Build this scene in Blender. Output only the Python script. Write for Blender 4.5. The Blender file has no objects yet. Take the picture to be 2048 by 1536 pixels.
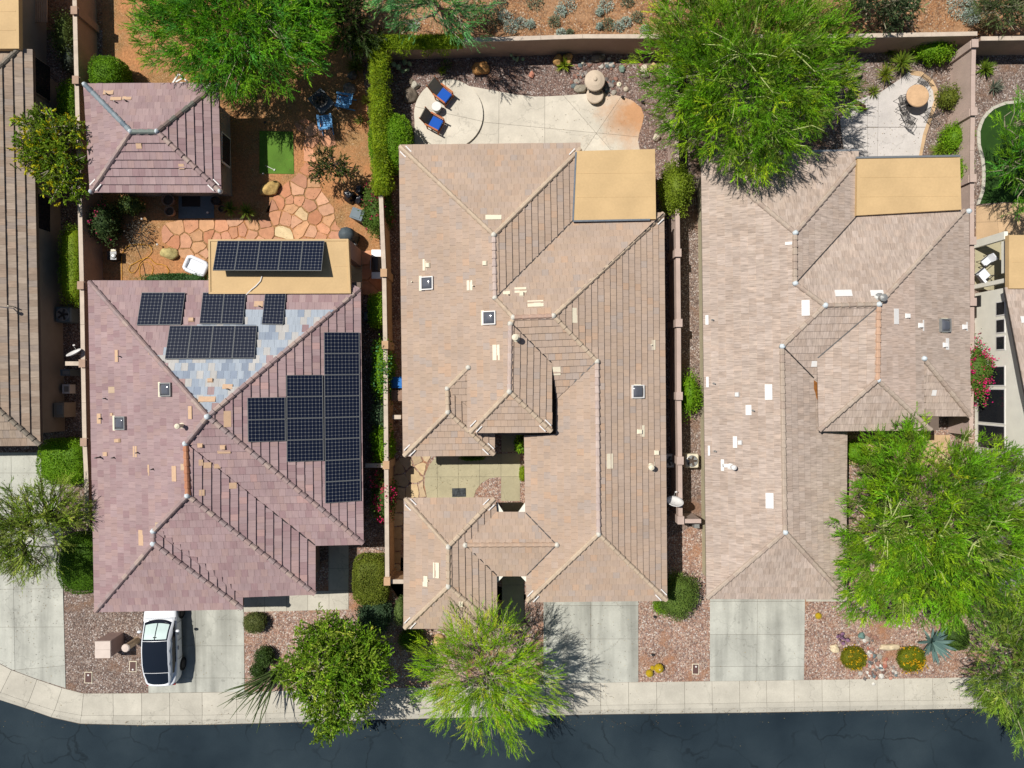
import bpy, bmesh, math, random
import numpy as np
from mathutils import Vector, Matrix, Euler

R = math.radians
random.seed(7)
rng = np.random.default_rng(11)

# ------------------------------------------------------------------ camera, light, exposure
sc = bpy.context.scene
CAM_H = 38.0          # drone height above the yards (m)
FPX = 1374.0          # focal length in pixels of the 2048 px wide photograph
cam_d = bpy.data.cameras.new('camera')
cam_d.sensor_width = 36.0
cam_d.lens = 36.0 * FPX / 2048.0
cam_d.clip_start = 0.5
cam_d.clip_end = 3000.0
cam = bpy.data.objects.new('camera', cam_d)
cam.location = (0, 0, CAM_H)
sc.collection.objects.link(cam)
sc.camera = cam

SUN = Vector((-0.53, 0.27, 1.0)).normalized()      # towards the sun
sun_d = bpy.data.lights.new('sun', 'SUN')
sun_d.energy = 4.9
sun_d.angle = R(0.53)
sun_d.color = (1.0, 0.968, 0.92)
sun = bpy.data.objects.new('sun', sun_d)
sun.rotation_euler = (-SUN).to_track_quat('-Z', 'Y').to_euler()
sun.location = (0, 0, 60)
sc.collection.objects.link(sun)

world = bpy.data.worlds.new('World')
sc.world = world
world.use_nodes = True
wt = world.node_tree
bg = wt.nodes['Background']
sky = wt.nodes.new('ShaderNodeTexSky')
sky.sky_type = 'NISHITA'
sky.sun_disc = False
sky.sun_elevation = math.asin(SUN.z)
sky.sun_rotation = math.atan2(SUN.x, SUN.y)
sky.altitude = 500
bg.inputs['Strength'].default_value = 0.06
wt.links.new(sky.outputs[0], bg.inputs['Color'])

sc.view_settings.view_transform = 'Standard'
sc.view_settings.look = 'None'
sc.view_settings.exposure = 0.0
sc.view_settings.gamma = 1.0
sc.view_settings.use_curve_mapping = False
sc.render.engine = 'CYCLES'
sc.cycles.max_bounces = 5
sc.cycles.diffuse_bounces = 2
sc.cycles.transparent_max_bounces = 4

# ------------------------------------------------------------------ helpers
COL = sc.collection
ROOT = {}            # world matrices of objects that parent others

def lin(c):
    c = c / 255.0
    return c / 12.92 if c <= 0.04045 else ((c + 0.055) / 1.055) ** 2.4

def S(r, g, b, k=0.80):
    """surface colour (linear) of something that shows as sRGB r,g,b in full sun"""
    return (min(lin(r) * k, .82), min(lin(g) * k, .82), min(lin(b) * k, .82), 1.0)

def W(px, py, z=0.0):
    """point at height z on the line of sight of photograph pixel px,py"""
    k = (CAM_H - z) / FPX
    return Vector(((px - 1024.0) * k, (768.0 - py) * k, z))

def W2(px, py, z=0.0):
    p = W(px, py, z)
    return (p.x, p.y)

def poly(pts, z=0.0):
    return [W2(a, b, z) for a, b in pts]

def tagp(o, label=None, cat=None, group=None, kind=None):
    if label: o['label'] = label
    if cat: o['category'] = cat
    if group: o['group'] = group
    if kind: o['kind'] = kind
    return o

def attach(o, p):
    if p is not None:
        o.parent = p
        o.matrix_parent_inverse = ROOT.get(p.name, Matrix.Identity(4)).inverted()

def thing(name, label, cat, loc=(0, 0, 0), group=None, rz=0.0):
    o = bpy.data.objects.new(name, None)
    o.empty_display_size = 0.3
    COL.objects.link(o)
    o.location = loc
    o.rotation_euler = (0, 0, rz)
    ROOT[o.name] = Matrix.Translation(Vector(loc)) @ Matrix.Rotation(rz, 4, 'Z')
    return tagp(o, label, cat, group)

def children_of(o):
    return [c for c in COL.objects if c.parent == o]

def copy_thing(root, kids, loc, rz, label=None, scale=None):
    """copy of a thing built at the origin; kids = list of (child, [grandchildren])"""
    r = root.copy(); COL.objects.link(r)
    r.location = loc; r.rotation_euler = (0, 0, rz)
    if scale: r.scale = scale
    if label: r['label'] = label
    for c, gs in kids:
        n = c.copy(); COL.objects.link(n); n.parent = r
        for g in gs:
            m = g.copy(); COL.objects.link(m); m.parent = n
    return r

class MB:
    def __init__(s):
        s.v = []; s.f = []; s.c = []; s.m = []
    def add(s, vs, fs, col=None, mi=0):
        o = len(s.v)
        s.v.extend([tuple(q) for q in vs])
        for f in fs:
            s.f.append(tuple(i + o for i in f)); s.c.append(col or (1, 1, 1, 1)); s.m.append(mi)
        return s
    def box(s, c, size, rz=0.0, col=None, mi=0, M=None):
        x, y, z = [q / 2 for q in size]
        vs = [Vector((a * x, b * y, d * z)) for a in (-1, 1) for b in (-1, 1) for d in (-1, 1)]
        if M is None:
            M = Matrix.Translation(Vector(c)) @ Matrix.Rotation(rz, 4, 'Z')
        vs = [M @ v for v in vs]
        return s.add(vs, [(0, 1, 3, 2), (4, 6, 7, 5), (0, 4, 5, 1), (2, 3, 7, 6), (0, 2, 6, 4), (1, 5, 7, 3)], col, mi)
    def prism(s, p, z0, z1, col=None, mi=0, top=True, bot=False):
        a = sum(p[i][0] * p[(i + 1) % len(p)][1] - p[(i + 1) % len(p)][0] * p[i][1] for i in range(len(p)))
        if a < 0: p = list(reversed(p))
        n = len(p)
        vs = [(x, y, z0) for x, y in p] + [(x, y, z1) for x, y in p]
        fs = [(i, (i + 1) % n, (i + 1) % n + n, i + n) for i in range(n)]
        if top: fs.append(tuple(range(n, 2 * n)))
        if bot: fs.append(tuple(range(n - 1, -1, -1)))
        return s.add(vs, fs, col, mi)
    def sheet(s, p, z, col=None, mi=0):
        a = sum(p[i][0] * p[(i + 1) % len(p)][1] - p[(i + 1) % len(p)][0] * p[i][1] for i in range(len(p)))
        if a < 0: p = list(reversed(p))
        return s.add([(x, y, z) for x, y in p], [tuple(range(len(p)))], col, mi)
    def tube(s, pts, rad, n=6, col=None, mi=0, cap=True):
        pts = [Vector(p) for p in pts]
        if not hasattr(rad, '__len__'): rad = [rad] * len(pts)
        vs = []; fs = []
        prev = None
        for i, p in enumerate(pts):
            d = (pts[min(i + 1, len(pts) - 1)] - pts[max(i - 1, 0)])
            if d.length < 1e-9: d = Vector((0, 0, 1))
            d.normalize()
            if prev is None:
                a = d.orthogonal().normalized()
            else:
                a = (prev - d * prev.dot(d))
                a = a.normalized() if a.length > 1e-6 else d.orthogonal().normalized()
            prev = a
            b = d.cross(a)
            for k in range(n):
                t = 2 * math.pi * k / n
                vs.append(p + (a * math.cos(t) + b * math.sin(t)) * rad[i])
        for i in range(len(pts) - 1):
            for k in range(n):
                k2 = (k + 1) % n
                fs.append((i * n + k, i * n + k2, (i + 1) * n + k2, (i + 1) * n + k))
        if cap:
            fs.append(tuple(range(n - 1, -1, -1)))
            fs.append(tuple(range((len(pts) - 1) * n, len(pts) * n)))
        return s.add(vs, fs, col, mi)
    def lathe(s, prof, c=(0, 0, 0), n=20, col=None, mi=0, sx=1.0, sy=1.0, rz=0.0):
        vs = []; fs = []
        for r, z in prof:
            for k in range(n):
                t = 2 * math.pi * k / n
                x = r * math.cos(t) * sx; y = r * math.sin(t) * sy
                vs.append((c[0] + x * math.cos(rz) - y * math.sin(rz), c[1] + x * math.sin(rz) + y * math.cos(rz), c[2] + z))
        for i in range(len(prof) - 1):
            for k in range(n):
                k2 = (k + 1) % n
                fs.append((i * n + k, i * n + k2, (i + 1) * n + k2, (i + 1) * n + k))
        fs.append(tuple(range(n - 1, -1, -1)))
        fs.append(tuple(range((len(prof) - 1) * n, len(prof) * n)))
        return s.add(vs, fs, col, mi)
    def build(s, name, mats, parent=None, smooth=False, recenter=True, **props):
        if not isinstance(mats, (list, tuple)): mats = [mats]
        me = bpy.data.meshes.new(name)
        loc = Vector((0, 0, 0))
        vs = s.v
        if recenter and vs:
            a = np.array(vs)
            loc = Vector(((a[:, 0].min() + a[:, 0].max()) / 2, (a[:, 1].min() + a[:, 1].max()) / 2, a[:, 2].min()))
            vs = (a - np.array(loc)).tolist()
        me.from_pydata(vs, [], s.f)
        if any(c != (1, 1, 1, 1) for c in s.c):
            at = me.color_attributes.new('Col', 'FLOAT_COLOR', 'CORNER')
            n = [len(f) for f in s.f]
            at.data.foreach_set('color', np.repeat(np.array(s.c, dtype=np.float32), n, axis=0).ravel())
        for m in mats: me.materials.append(m)
        if len(mats) > 1: me.polygons.foreach_set('material_index', s.m)
        if smooth:
            me.polygons.foreach_set('use_smooth', [True] * len(s.f))
        me.update()
        o = bpy.data.objects.new(name, me)
        o.location = loc
        COL.objects.link(o)
        ROOT[o.name] = Matrix.Translation(loc)
        attach(o, parent)
        return tagp(o, **props)

def link_mesh(name, me, M, parent, **props):
    o = bpy.data.objects.new(name, me)
    o.matrix_basis = M
    COL.objects.link(o)
    ROOT[o.name] = M.copy()
    attach(o, parent)
    return tagp(o, **props)

# ---- polygon tools (2D lists of (x,y))
def clip_half(p, a, b, c):
    """keep a*x+b*y <= c"""
    out = []
    n = len(p)
    for i in range(n):
        P, Q = p[i], p[(i + 1) % n]
        dp = a * P[0] + b * P[1] - c; dq = a * Q[0] + b * Q[1] - c
        if dp <= 0: out.append(P)
        if (dp < 0 < dq) or (dq < 0 < dp):
            t = dp / (dp - dq)
            out.append((P[0] + (Q[0] - P[0]) * t, P[1] + (Q[1] - P[1]) * t))
    return out

def clip_rect(p, x0, x1, y0, y1):
    for a, b, c in ((-1, 0, -x0), (1, 0, x1), (0, -1, -y0), (0, 1, y1)):
        if len(p) < 3: return []
        p = clip_half(p, a, b, c)
    return p if len(p) >= 3 else []

def area(p):
    return 0.5 * sum(p[i][0] * p[(i + 1) % len(p)][1] - p[(i + 1) % len(p)][0] * p[i][1] for i in range(len(p)))

def clean(p, eps=1e-4):
    out = []
    for q in p:
        if not out or (abs(q[0] - out[-1][0]) + abs(q[1] - out[-1][1])) > eps: out.append(q)
    if len(out) > 1 and (abs(out[0][0] - out[-1][0]) + abs(out[0][1] - out[-1][1])) < eps: out.pop()
    return out

def split_poly(p, lines, gap=0.012):
    """cut polygon by infinite lines ((x,y),(x,y)) leaving a joint of width gap"""
    pieces = [p]
    for (A, B) in lines:
        nx, ny = -(B[1] - A[1]), (B[0] - A[0])
        l = math.hypot(nx, ny); nx /= l; ny /= l
        c = nx * A[0] + ny * A[1]
        new = []
        for q in pieces:
            for sg in (1, -1):
                r = clean(clip_half(q, nx * sg, ny * sg, c * sg - gap / 2))
                if len(r) >= 3 and abs(area(r)) > 0.01: new.append(r)
        pieces = new
    return pieces

def inside(p, x, y):
    c = False
    n = len(p)
    j = n - 1
    for i in range(n):
        if (p[i][1] > y) != (p[j][1] > y) and x < (p[j][0] - p[i][0]) * (y - p[i][1]) / (p[j][1] - p[i][1]) + p[i][0]:
            c = not c
        j = i
    return c

def inset(p, d):
    if area(p) < 0: p = list(reversed(p))
    n = len(p); out = []
    for i in range(n):
        a, b, c = Vector(p[i - 1]), Vector(p[i]), Vector(p[(i + 1) % n])
        e1 = (b - a).normalized(); e2 = (c - b).normalized()
        n1 = Vector((-e1.y, e1.x)); n2 = Vector((-e2.y, e2.x))
        m = n1 + n2
        k = 1 + n1.dot(n2)
        if k < 0.2: out.append(tuple(b + n1 * d)); continue
        out.append(tuple(b + m * (d / k)))
    return out

# ------------------------------------------------------------------ materials
def newmat(name):
    m = bpy.data.materials.new(name); m.use_nodes = True
    nt = m.node_tree
    return m, nt, nt.nodes['Principled BSDF'], nt.nodes.new, nt.links.new

def mat(name, col=None, rough=0.85, nscale=6.0, namt=0.12, attr=False, bump=0.0, bscale=40.0,
        spec=0.25, metal=0.0, stretch=None, nscale2=None, namt2=0.0, hue=0.0):
    m, nt, b, N, L = newmat(name)
    geo = N('ShaderNodeNewGeometry')
    vec = geo.outputs['Position']
    if stretch:
        mp = N('ShaderNodeMapping'); mp.inputs['Scale'].default_value = stretch
        L(vec, mp.inputs[0]); vec2 = mp.outputs[0]
    else: vec2 = vec
    if attr:
        a = N('ShaderNodeAttribute'); a.attribute_name = 'Col'; base = a.outputs['Color']
    else:
        a = N('ShaderNodeRGB'); a.outputs[0].default_value = col; base = a.outputs[0]
    def vary(base, sc_, amt, v):
        n = N('ShaderNodeTexNoise'); n.inputs['Scale'].default_value = sc_; n.inputs['Detail'].default_value = 4
        L(v, n.inputs['Vector'])
        mr = N('ShaderNodeMapRange')
        mr.inputs[1].default_value = 0.25; mr.inputs[2].default_value = 0.75
        mr.inputs[3].default_value = 1 - amt; mr.inputs[4].default_value = 1 + amt
        L(n.outputs['Fac'], mr.inputs[0])
        h = N('ShaderNodeHueSaturation')
        L(base, h.inputs['Color']); L(mr.outputs[0], h.inputs['Value'])
        return h.outputs[0]
    if namt: base = vary(base, nscale, namt, vec2)
    if nscale2: base = vary(base, nscale2, namt2, vec)
    L(base, b.inputs['Base Color'])
    b.inputs['Roughness'].default_value = rough
    b.inputs['Specular IOR Level'].default_value = spec
    b.inputs['Metallic'].default_value = metal
    if bump:
        n = N('ShaderNodeTexNoise'); n.inputs['Scale'].default_value = bscale; n.inputs['Detail'].default_value = 5
        L(vec2, n.inputs['Vector'])
        bp = N('ShaderNodeBump'); bp.inputs['Strength'].default_value = bump; bp.inputs['Distance'].default_value = 0.03
        L(n.outputs['Fac'], bp.inputs['Height']); L(bp.outputs[0], b.inputs['Normal'])
    return m

def ramp(N, stops):
    r = N('ShaderNodeValToRGB')
    e = r.color_ramp.elements
    e[0].position = stops[0][0]; e[0].color = stops[0][1]
    e[1].position = stops[-1][0]; e[1].color = stops[-1][1]
    for p, c in stops[1:-1]:
        q = e.new(p); q.color = c
    return r

def gravel(name, stops, scale=17.0, dirt=None, dirt_amt=0.0, bump=0.7, dark=0.25):
    m, nt, b, N, L = newmat(name)
    geo = N('ShaderNodeNewGeometry')
    v = N('ShaderNodeTexVoronoi'); v.inputs['Scale'].default_value = scale
    L(geo.outputs['Position'], v.inputs['Vector'])
    sep = N('ShaderNodeSeparateColor'); L(v.outputs['Color'], sep.inputs[0])
    r = ramp(N, stops); r.color_ramp.interpolation = 'CONSTANT'
    L(sep.outputs[0], r.inputs[0])
    # second, finer layer
    v2 = N('ShaderNodeTexVoronoi'); v2.inputs['Scale'].default_value = scale * 2.1
    L(geo.outputs['Position'], v2.inputs['Vector'])
    sep2 = N('ShaderNodeSeparateColor'); L(v2.outputs['Color'], sep2.inputs[0])
    r2 = ramp(N, stops); L(sep2.outputs[1], r2.inputs[0])
    mx = N('ShaderNodeMix'); mx.data_type = 'RGBA'; mx.inputs[0].default_value = 0.4
    L(r.outputs[0], mx.inputs[6]); L(r2.outputs[0], mx.inputs[7])
    # value falls from each stone's centre towards the gaps
    mr = N('ShaderNodeMapRange'); mr.inputs[1].default_value = 0.25; mr.inputs[2].default_value = 0.75
    mr.inputs[3].default_value = 1.08; mr.inputs[4].default_value = 1 - dark
    L(v.outputs['Distance'], mr.inputs[0])
    n = N('ShaderNodeTexNoise'); n.inputs['Scale'].default_value = 0.9; n.inputs['Detail'].default_value = 6
    L(geo.outputs['Position'], n.inputs['Vector'])
    mr2 = N('ShaderNodeMapRange'); mr2.inputs[1].default_value = 0.3; mr2.inputs[2].default_value = 0.7
    mr2.inputs[3].default_value = 0.86; mr2.inputs[4].default_value = 1.14
    L(n.outputs['Fac'], mr2.inputs[0])
    mu = N('ShaderNodeMath'); mu.operation = 'MULTIPLY'; L(mr.outputs[0], mu.inputs[0]); L(mr2.outputs[0], mu.inputs[1])
    h = N('ShaderNodeHueSaturation'); L(mx.outputs[2], h.inputs['Color']); L(mu.outputs[0], h.inputs['Value'])
    out = h.outputs[0]
    if dirt:
        n3 = N('ShaderNodeTexNoise'); n3.inputs['Scale'].default_value = 0.55; n3.inputs['Detail'].default_value = 8
        n3.inputs['Roughness'].default_value = 0.65
        L(geo.outputs['Position'], n3.inputs['Vector'])
        m3 = N('ShaderNodeMapRange'); m3.inputs[1].default_value = 0.62 - dirt_amt * 0.35; m3.inputs[2].default_value = 0.70 - dirt_amt * 0.2
        L(n3.outputs['Fac'], m3.inputs[0])
        mx2 = N('ShaderNodeMix'); mx2.data_type = 'RGBA'
        L(m3.outputs[0], mx2.inputs[0]); L(out, mx2.inputs[6])
        n4 = N('ShaderNodeTexNoise'); n4.inputs['Scale'].default_value = 9; n4.inputs['Detail'].default_value = 8
        L(geo.outputs['Position'], n4.inputs['Vector'])
        r4 = ramp(N, [(0.3, tuple(q * 0.7 for q in dirt[:3]) + (1,)), (0.7, tuple(min(q * 1.25, 1) for q in dirt[:3]) + (1,))])
        L(n4.outputs['Fac'], r4.inputs[0])
        L(r4.outputs[0], mx2.inputs[7]); out = mx2.outputs[2]
    L(out, b.inputs['Base Color'])
    b.inputs['Roughness'].default_value = 0.9; b.inputs['Specular IOR Level'].default_value = 0.15
    bp = N('ShaderNodeBump'); bp.inputs['Strength'].default_value = bump; bp.inputs['Distance'].default_value = 0.04; bp.invert = True
    L(v.outputs['Distance'], bp.inputs['Height']); L(bp.outputs[0], b.inputs['Normal'])
    return m

def leafmat(name, trans=0.3, spec=0.2):
    m = bpy.data.materials.new(name); m.use_nodes = True
    nt = m.node_tree; N = nt.nodes.new; L = nt.links.new
    b = nt.nodes['Principled BSDF']; out = nt.nodes['Material Output']
    a = N('ShaderNodeAttribute'); a.attribute_name = 'Col'
    L(a.outputs['Color'], b.inputs['Base Color'])
    b.inputs['Roughness'].default_value = 0.6; b.inputs['Specular IOR Level'].default_value = spec
    t = N('ShaderNodeBsdfTranslucent')
    h = N('ShaderNodeHueSaturation'); h.inputs['Hue'].default_value = 0.49; h.inputs['Value'].default_value = 1.4
    L(a.outputs['Color'], h.inputs['Color']); L(h.outputs[0], t.inputs['Color'])
    mx = N('ShaderNodeMixShader'); mx.inputs[0].default_value = trans
    L(b.outputs[0], mx.inputs[1]); L(t.outputs[0], mx.inputs[2]); L(mx.outputs[0], out.inputs['Surface'])
    return m

def concrete(name, col, stain=None, streak=0.0):
    m, nt, b, N, L = newmat(name)
    geo = N('ShaderNodeNewGeometry')
    oi = N('ShaderNodeObjectInfo')
    def noise(s, d=6, r=0.6):
        n = N('ShaderNodeTexNoise'); n.inputs['Scale'].default_value = s; n.inputs['Detail'].default_value = d
        n.inputs['Roughness'].default_value = r; L(geo.outputs['Position'], n.inputs['Vector']); return n
    n1 = noise(0.8); n2 = noise(14, 8, 0.7)
    def mrg(src, a, b_, lo=0.3, hi=0.7):
        q = N('ShaderNodeMapRange'); q.inputs[1].default_value = lo; q.inputs[2].default_value = hi
        q.inputs[3].default_value = a; q.inputs[4].default_value = b_; L(src, q.inputs[0]); return q.outputs[0]
    f1 = mrg(n1.outputs['Fac'], 0.86, 1.12); f2 = mrg(n2.outputs['Fac'], 0.93, 1.07)
    f3 = mrg(oi.outputs['Random'], 0.94, 1.06, 0, 1)
    mu = N('ShaderNodeMath'); mu.operation = 'MULTIPLY'; L(f1, mu.inputs[0]); L(f2, mu.inputs[1])
    mu2 = N('ShaderNodeMath'); mu2.operation = 'MULTIPLY'; L(mu.outputs[0], mu2.inputs[0]); L(f3, mu2.inputs[1])
    rgb = N('ShaderNodeRGB'); rgb.outputs[0].default_value = col
    base = rgb.outputs[0]
    if stain:
        (sx, sy, r_, scol) = stain
        d = N('ShaderNodeVectorMath'); d.operation = 'DISTANCE'
        L(geo.outputs['Position'], d.inputs[0]); d.inputs[1].default_value = (sx, sy, 0)
        nn = noise(1.3, 6, 0.65)
        ad = N('ShaderNodeMath'); ad.operation = 'MULTIPLY_ADD'; L(nn.outputs['Fac'], ad.inputs[0]); ad.inputs[1].default_value = r_ * 1.3
        L(d.outputs['Value'], ad.inputs[2])
        mm = mrg(ad.outputs[0], 0.85, 0.0, r_ * 0.9, r_ * 1.9)
        mx = N('ShaderNodeMix'); mx.data_type = 'RGBA'; L(mm, mx.inputs[0]); L(base, mx.inputs[6]); mx.inputs[7].default_value = scol
        base = mx.outputs[2]
    if streak:
        mp = N('ShaderNodeMapping'); mp.inputs['Scale'].default_value = (1.3, 0.10, 1); L(geo.outputs['Position'], mp.inputs[0])
        ns = N('ShaderNodeTexNoise'); ns.inputs['Scale'].default_value = 1.0; ns.inputs['Detail'].default_value = 5; L(mp.outputs[0], ns.inputs['Vector'])
        q = mrg(ns.outputs['Fac'], 1.04, 1 - streak, 0.42, 0.68)
        mu3 = N('ShaderNodeMath'); mu3.operation = 'MULTIPLY'; L(mu2.outputs[0], mu3.inputs[0]); L(q, mu3.inputs[1]); mu2 = mu3
    # hairline cracks and a few old drips
    nw = noise(1.7, 4, .6); sv = N('ShaderNodeVectorMath'); sv.operation = 'SCALE'; sv.inputs['Scale'].default_value = .9; L(nw.outputs['Color'], sv.inputs[0])
    av = N('ShaderNodeVectorMath'); av.operation = 'ADD'; L(geo.outputs['Position'], av.inputs[0]); L(sv.outputs[0], av.inputs[1])
    vo = N('ShaderNodeTexVoronoi'); vo.feature = 'DISTANCE_TO_EDGE'; vo.inputs['Scale'].default_value = .33; L(av.outputs[0], vo.inputs['Vector'])
    ck = mrg(vo.outputs['Distance'], .80, 1.0, 0.0, 0.010)
    sp = noise(2.6, 2, .4); dr = mrg(sp.outputs['Fac'], 1.0, .80, .70, .76)
    for f_ in (ck, dr):
        m_ = N('ShaderNodeMath'); m_.operation = 'MULTIPLY'; L(mu2.outputs[0], m_.inputs[0]); L(f_, m_.inputs[1]); mu2 = m_
    h = N('ShaderNodeHueSaturation'); L(base, h.inputs['Color']); L(mu2.outputs[0], h.inputs['Value'])
    L(h.outputs[0], b.inputs['Base Color'])
    b.inputs['Roughness'].default_value = 0.85; b.inputs['Specular IOR Level'].default_value = 0.2
    bp = N('ShaderNodeBump'); bp.inputs['Strength'].default_value = 0.15; bp.inputs['Distance'].default_value = 0.01
    L(n2.outputs['Fac'], bp.inputs['Height']); L(bp.outputs[0], b.inputs['Normal'])
    return m

def asphalt(name):
    m, nt, b, N, L = newmat(name)
    geo = N('ShaderNodeNewGeometry')
    n0 = N('ShaderNodeTexNoise'); n0.inputs['Scale'].default_value = 0.7; n0.inputs['Detail'].default_value = 5
    L(geo.outputs['Position'], n0.inputs['Vector'])
    sc_ = N('ShaderNodeVectorMath'); sc_.operation = 'SCALE'; sc_.inputs['Scale'].default_value = 1.6
    L(n0.outputs['Color'], sc_.inputs[0])
    ad = N('ShaderNodeVectorMath'); ad.operation = 'ADD'; L(geo.outputs['Position'], ad.inputs[0]); L(sc_.outputs[0], ad.inputs[1])
    v = N('ShaderNodeTexVoronoi'); v.feature = 'DISTANCE_TO_EDGE'; v.inputs['Scale'].default_value = 0.42
    L(ad.outputs[0], v.inputs['Vector'])
    nm = N('ShaderNodeTexNoise'); nm.inputs['Scale'].default_value = 0.35; nm.inputs['Detail'].default_value = 3
    L(geo.outputs['Position'], nm.inputs['Vector'])
    mr = N('ShaderNodeMapRange'); mr.inputs[1].default_value = 0.0; mr.inputs[2].default_value = 0.028
    mr.inputs[3].default_value = 1.0; mr.inputs[4].default_value = 0.0; L(v.outputs['Distance'], mr.inputs[0])
    mk = N('ShaderNodeMapRange'); mk.inputs[1].default_value = 0.42; mk.inputs[2].default_value = 0.6; L(nm.outputs['Fac'], mk.inputs[0])
    mul = N('ShaderNodeMath'); mul.operation = 'MULTIPLY'; L(mr.outputs[0], mul.inputs[0]); L(mk.outputs[0], mul.inputs[1])
    mul2 = N('ShaderNodeMath'); mul2.operation = 'MULTIPLY'; L(mul.outputs[0], mul2.inputs[0]); mul2.inputs[1].default_value = 0.65
    fine = N('ShaderNodeTexNoise'); fine.inputs['Scale'].default_value = 45; fine.inputs['Detail'].default_value = 6
    L(geo.outputs['Position'], fine.inputs['Vector'])
    big = N('ShaderNodeTexNoise'); big.inputs['Scale'].default_value = 0.25; big.inputs['Detail'].default_value = 6
    L(geo.outputs['Position'], big.inputs['Vector'])
    r = ramp(N, [(0.28, (0.013, 0.022, 0.030, 1)), (0.5, (0.021, 0.033, 0.042, 1)), (0.66, (0.029, 0.043, 0.052, 1)), (0.76, (0.045, 0.058, 0.066, 1))])
    L(big.outputs['Fac'], r.inputs[0])
    mx = N('ShaderNodeMix'); mx.data_type = 'RGBA'; L(mul2.outputs[0], mx.inputs[0]); L(r.outputs[0], mx.inputs[6])
    mx.inputs[7].default_value = (0.008, 0.012, 0.015, 1)
    q = N('ShaderNodeMapRange'); q.inputs[1].default_value = 0.3; q.inputs[2].default_value = 0.7; q.inputs[3].default_value = 0.8; q.inputs[4].default_value = 1.25
    L(fine.outputs['Fac'], q.inputs[0])
    h = N('ShaderNodeHueSaturation'); L(mx.outputs[2], h.inputs['Color']); L(q.outputs[0], h.inputs['Value'])
    L(h.outputs[0], b.inputs['Base Color']); b.inputs['Roughness'].default_value = 0.9; b.inputs['Specular IOR Level'].default_value = 0.1
    return m

def solarmat():
    m, nt, b, N, L = newmat('solar_cells')
    uv = N('ShaderNodeUVMap')
    sep = N('ShaderNodeSeparateXYZ'); L(uv.outputs[0], sep.inputs[0])
    def tri(src):        # distance from the cell centre 0..0.5
        f = N('ShaderNodeMath'); f.operation = 'FRACT'; L(src, f.inputs[0])
        s_ = N('ShaderNodeMath'); s_.operation = 'SUBTRACT'; L(f.outputs[0], s_.inputs[0]); s_.inputs[1].default_value = 0.5
        a = N('ShaderNodeMath'); a.operation = 'ABSOLUTE'; L(s_.outputs[0], a.inputs[0]); return a.outputs[0]
    x = tri(sep.outputs[0]); y = tri(sep.outputs[1])
    mxm = N('ShaderNodeMath'); mxm.operation = 'MAXIMUM'; L(x, mxm.inputs[0]); L(y, mxm.inputs[1])
    g1 = N('ShaderNodeMath'); g1.operation = 'GREATER_THAN'; L(mxm.outputs[0], g1.inputs[0]); g1.inputs[1].default_value = 0.476
    sm = N('ShaderNodeMath'); sm.operation = 'ADD'; L(x, sm.inputs[0]); L(y, sm.inputs[1])
    g2 = N('ShaderNodeMath'); g2.operation = 'GREATER_THAN'; L(sm.outputs[0], g2.inputs[0]); g2.inputs[1].default_value = 0.80
    mm = N('ShaderNodeMath'); mm.operation = 'MAXIMUM'; L(g1.outputs[0], mm.inputs[0]); L(g2.outputs[0], mm.inputs[1])
    mx = N('ShaderNodeMix'); mx.data_type = 'RGBA'; L(mm.outputs[0], mx.inputs[0])
    mx.inputs[6].default_value = (0.005, 0.008, 0.022, 1); mx.inputs[7].default_value = (0.15, 0.155, 0.155, 1)
    L(mx.outputs[2], b.inputs['Base Color'])
    b.inputs['Roughness'].default_value = 0.25; b.inputs['Specular IOR Level'].default_value = 0.4
    return m

M = {}
M['conc'] = concrete('concrete_walk', S(206, 199, 182))
M['conc_drive'] = concrete('concrete_drive', S(196, 195, 182), streak=.34)
M['conc_patio'] = concrete('concrete_patio', S(224, 214, 195), stain=(6.8, 14.9, 1.9, S(212, 150, 96)))
M['conc_court'] = concrete('concrete_court', S(188, 178, 145))
M['conc_white'] = concrete('concrete_pale', S(218, 210, 202))
M['conc_tan'] = concrete('concrete_tan', S(214, 180, 140))
M['joint'] = mat('joint_dirt', S(110, 100, 88), namt=0.2)
M['asphalt'] = asphalt('asphalt')
stB = [(0.0, S(84, 66, 58)), (0.2, S(138, 112, 98)), (0.42, S(158, 134, 120)), (0.62, S(104, 90, 86)), (0.78, S(182, 162, 146)), (0.91, S(228, 218, 208))]
stP = [(0.0, S(120, 88, 76)), (0.2, S(178, 134, 112)), (0.42, S(196, 160, 138)), (0.62, S(140, 118, 112)), (0.78, S(206, 184, 164)), (0.93, S(235, 226, 214))]
stD = [(0.0, S(88, 68, 62)), (0.25, S(140, 110, 98)), (0.5, S(160, 132, 118)), (0.7, S(112, 94, 90)), (0.85, S(178, 160, 148)), (0.94, S(222, 212, 202))]
M['gravel_brown'] = gravel('gravel_brown', stB, dirt=S(142, 112, 92), dirt_amt=0.22)
M['gravel_pink'] = gravel('gravel_pink', stP, scale=14, dirt=S(176, 130, 100), dirt_amt=0.22)
M['gravel_dark'] = gravel('gravel_mauve', stD, scale=16, dirt=S(128, 96, 78), dirt_amt=0.15)
M['dirt_orange'] = gravel('dirt_orange', [(0.0, S(140, 104, 66)), (0.3, S(176, 132, 84)), (0.6, S(192, 150, 104)), (0.85, S(158, 122, 84)), (0.96, S(216, 186, 148))],
                          scale=22, dirt=S(196, 138, 92), dirt_amt=0.55, bump=0.4, dark=0.2)
M['dirt_desert'] = gravel('dirt_desert', [(0.0, S(120, 84, 60)), (0.3, S(176, 124, 84)), (0.6, S(192, 146, 104)), (0.85, S(150, 124, 96)), (0.96, S(220, 200, 175))],
                          scale=13, dirt=S(184, 142, 106), dirt_amt=0.35, bump=0.6)
M['turf'] = mat('turf', S(98, 136, 48), rough=0.9, nscale=60, namt=0.35, bump=0.6, bscale=120, nscale2=1.2, namt2=0.25)
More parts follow.
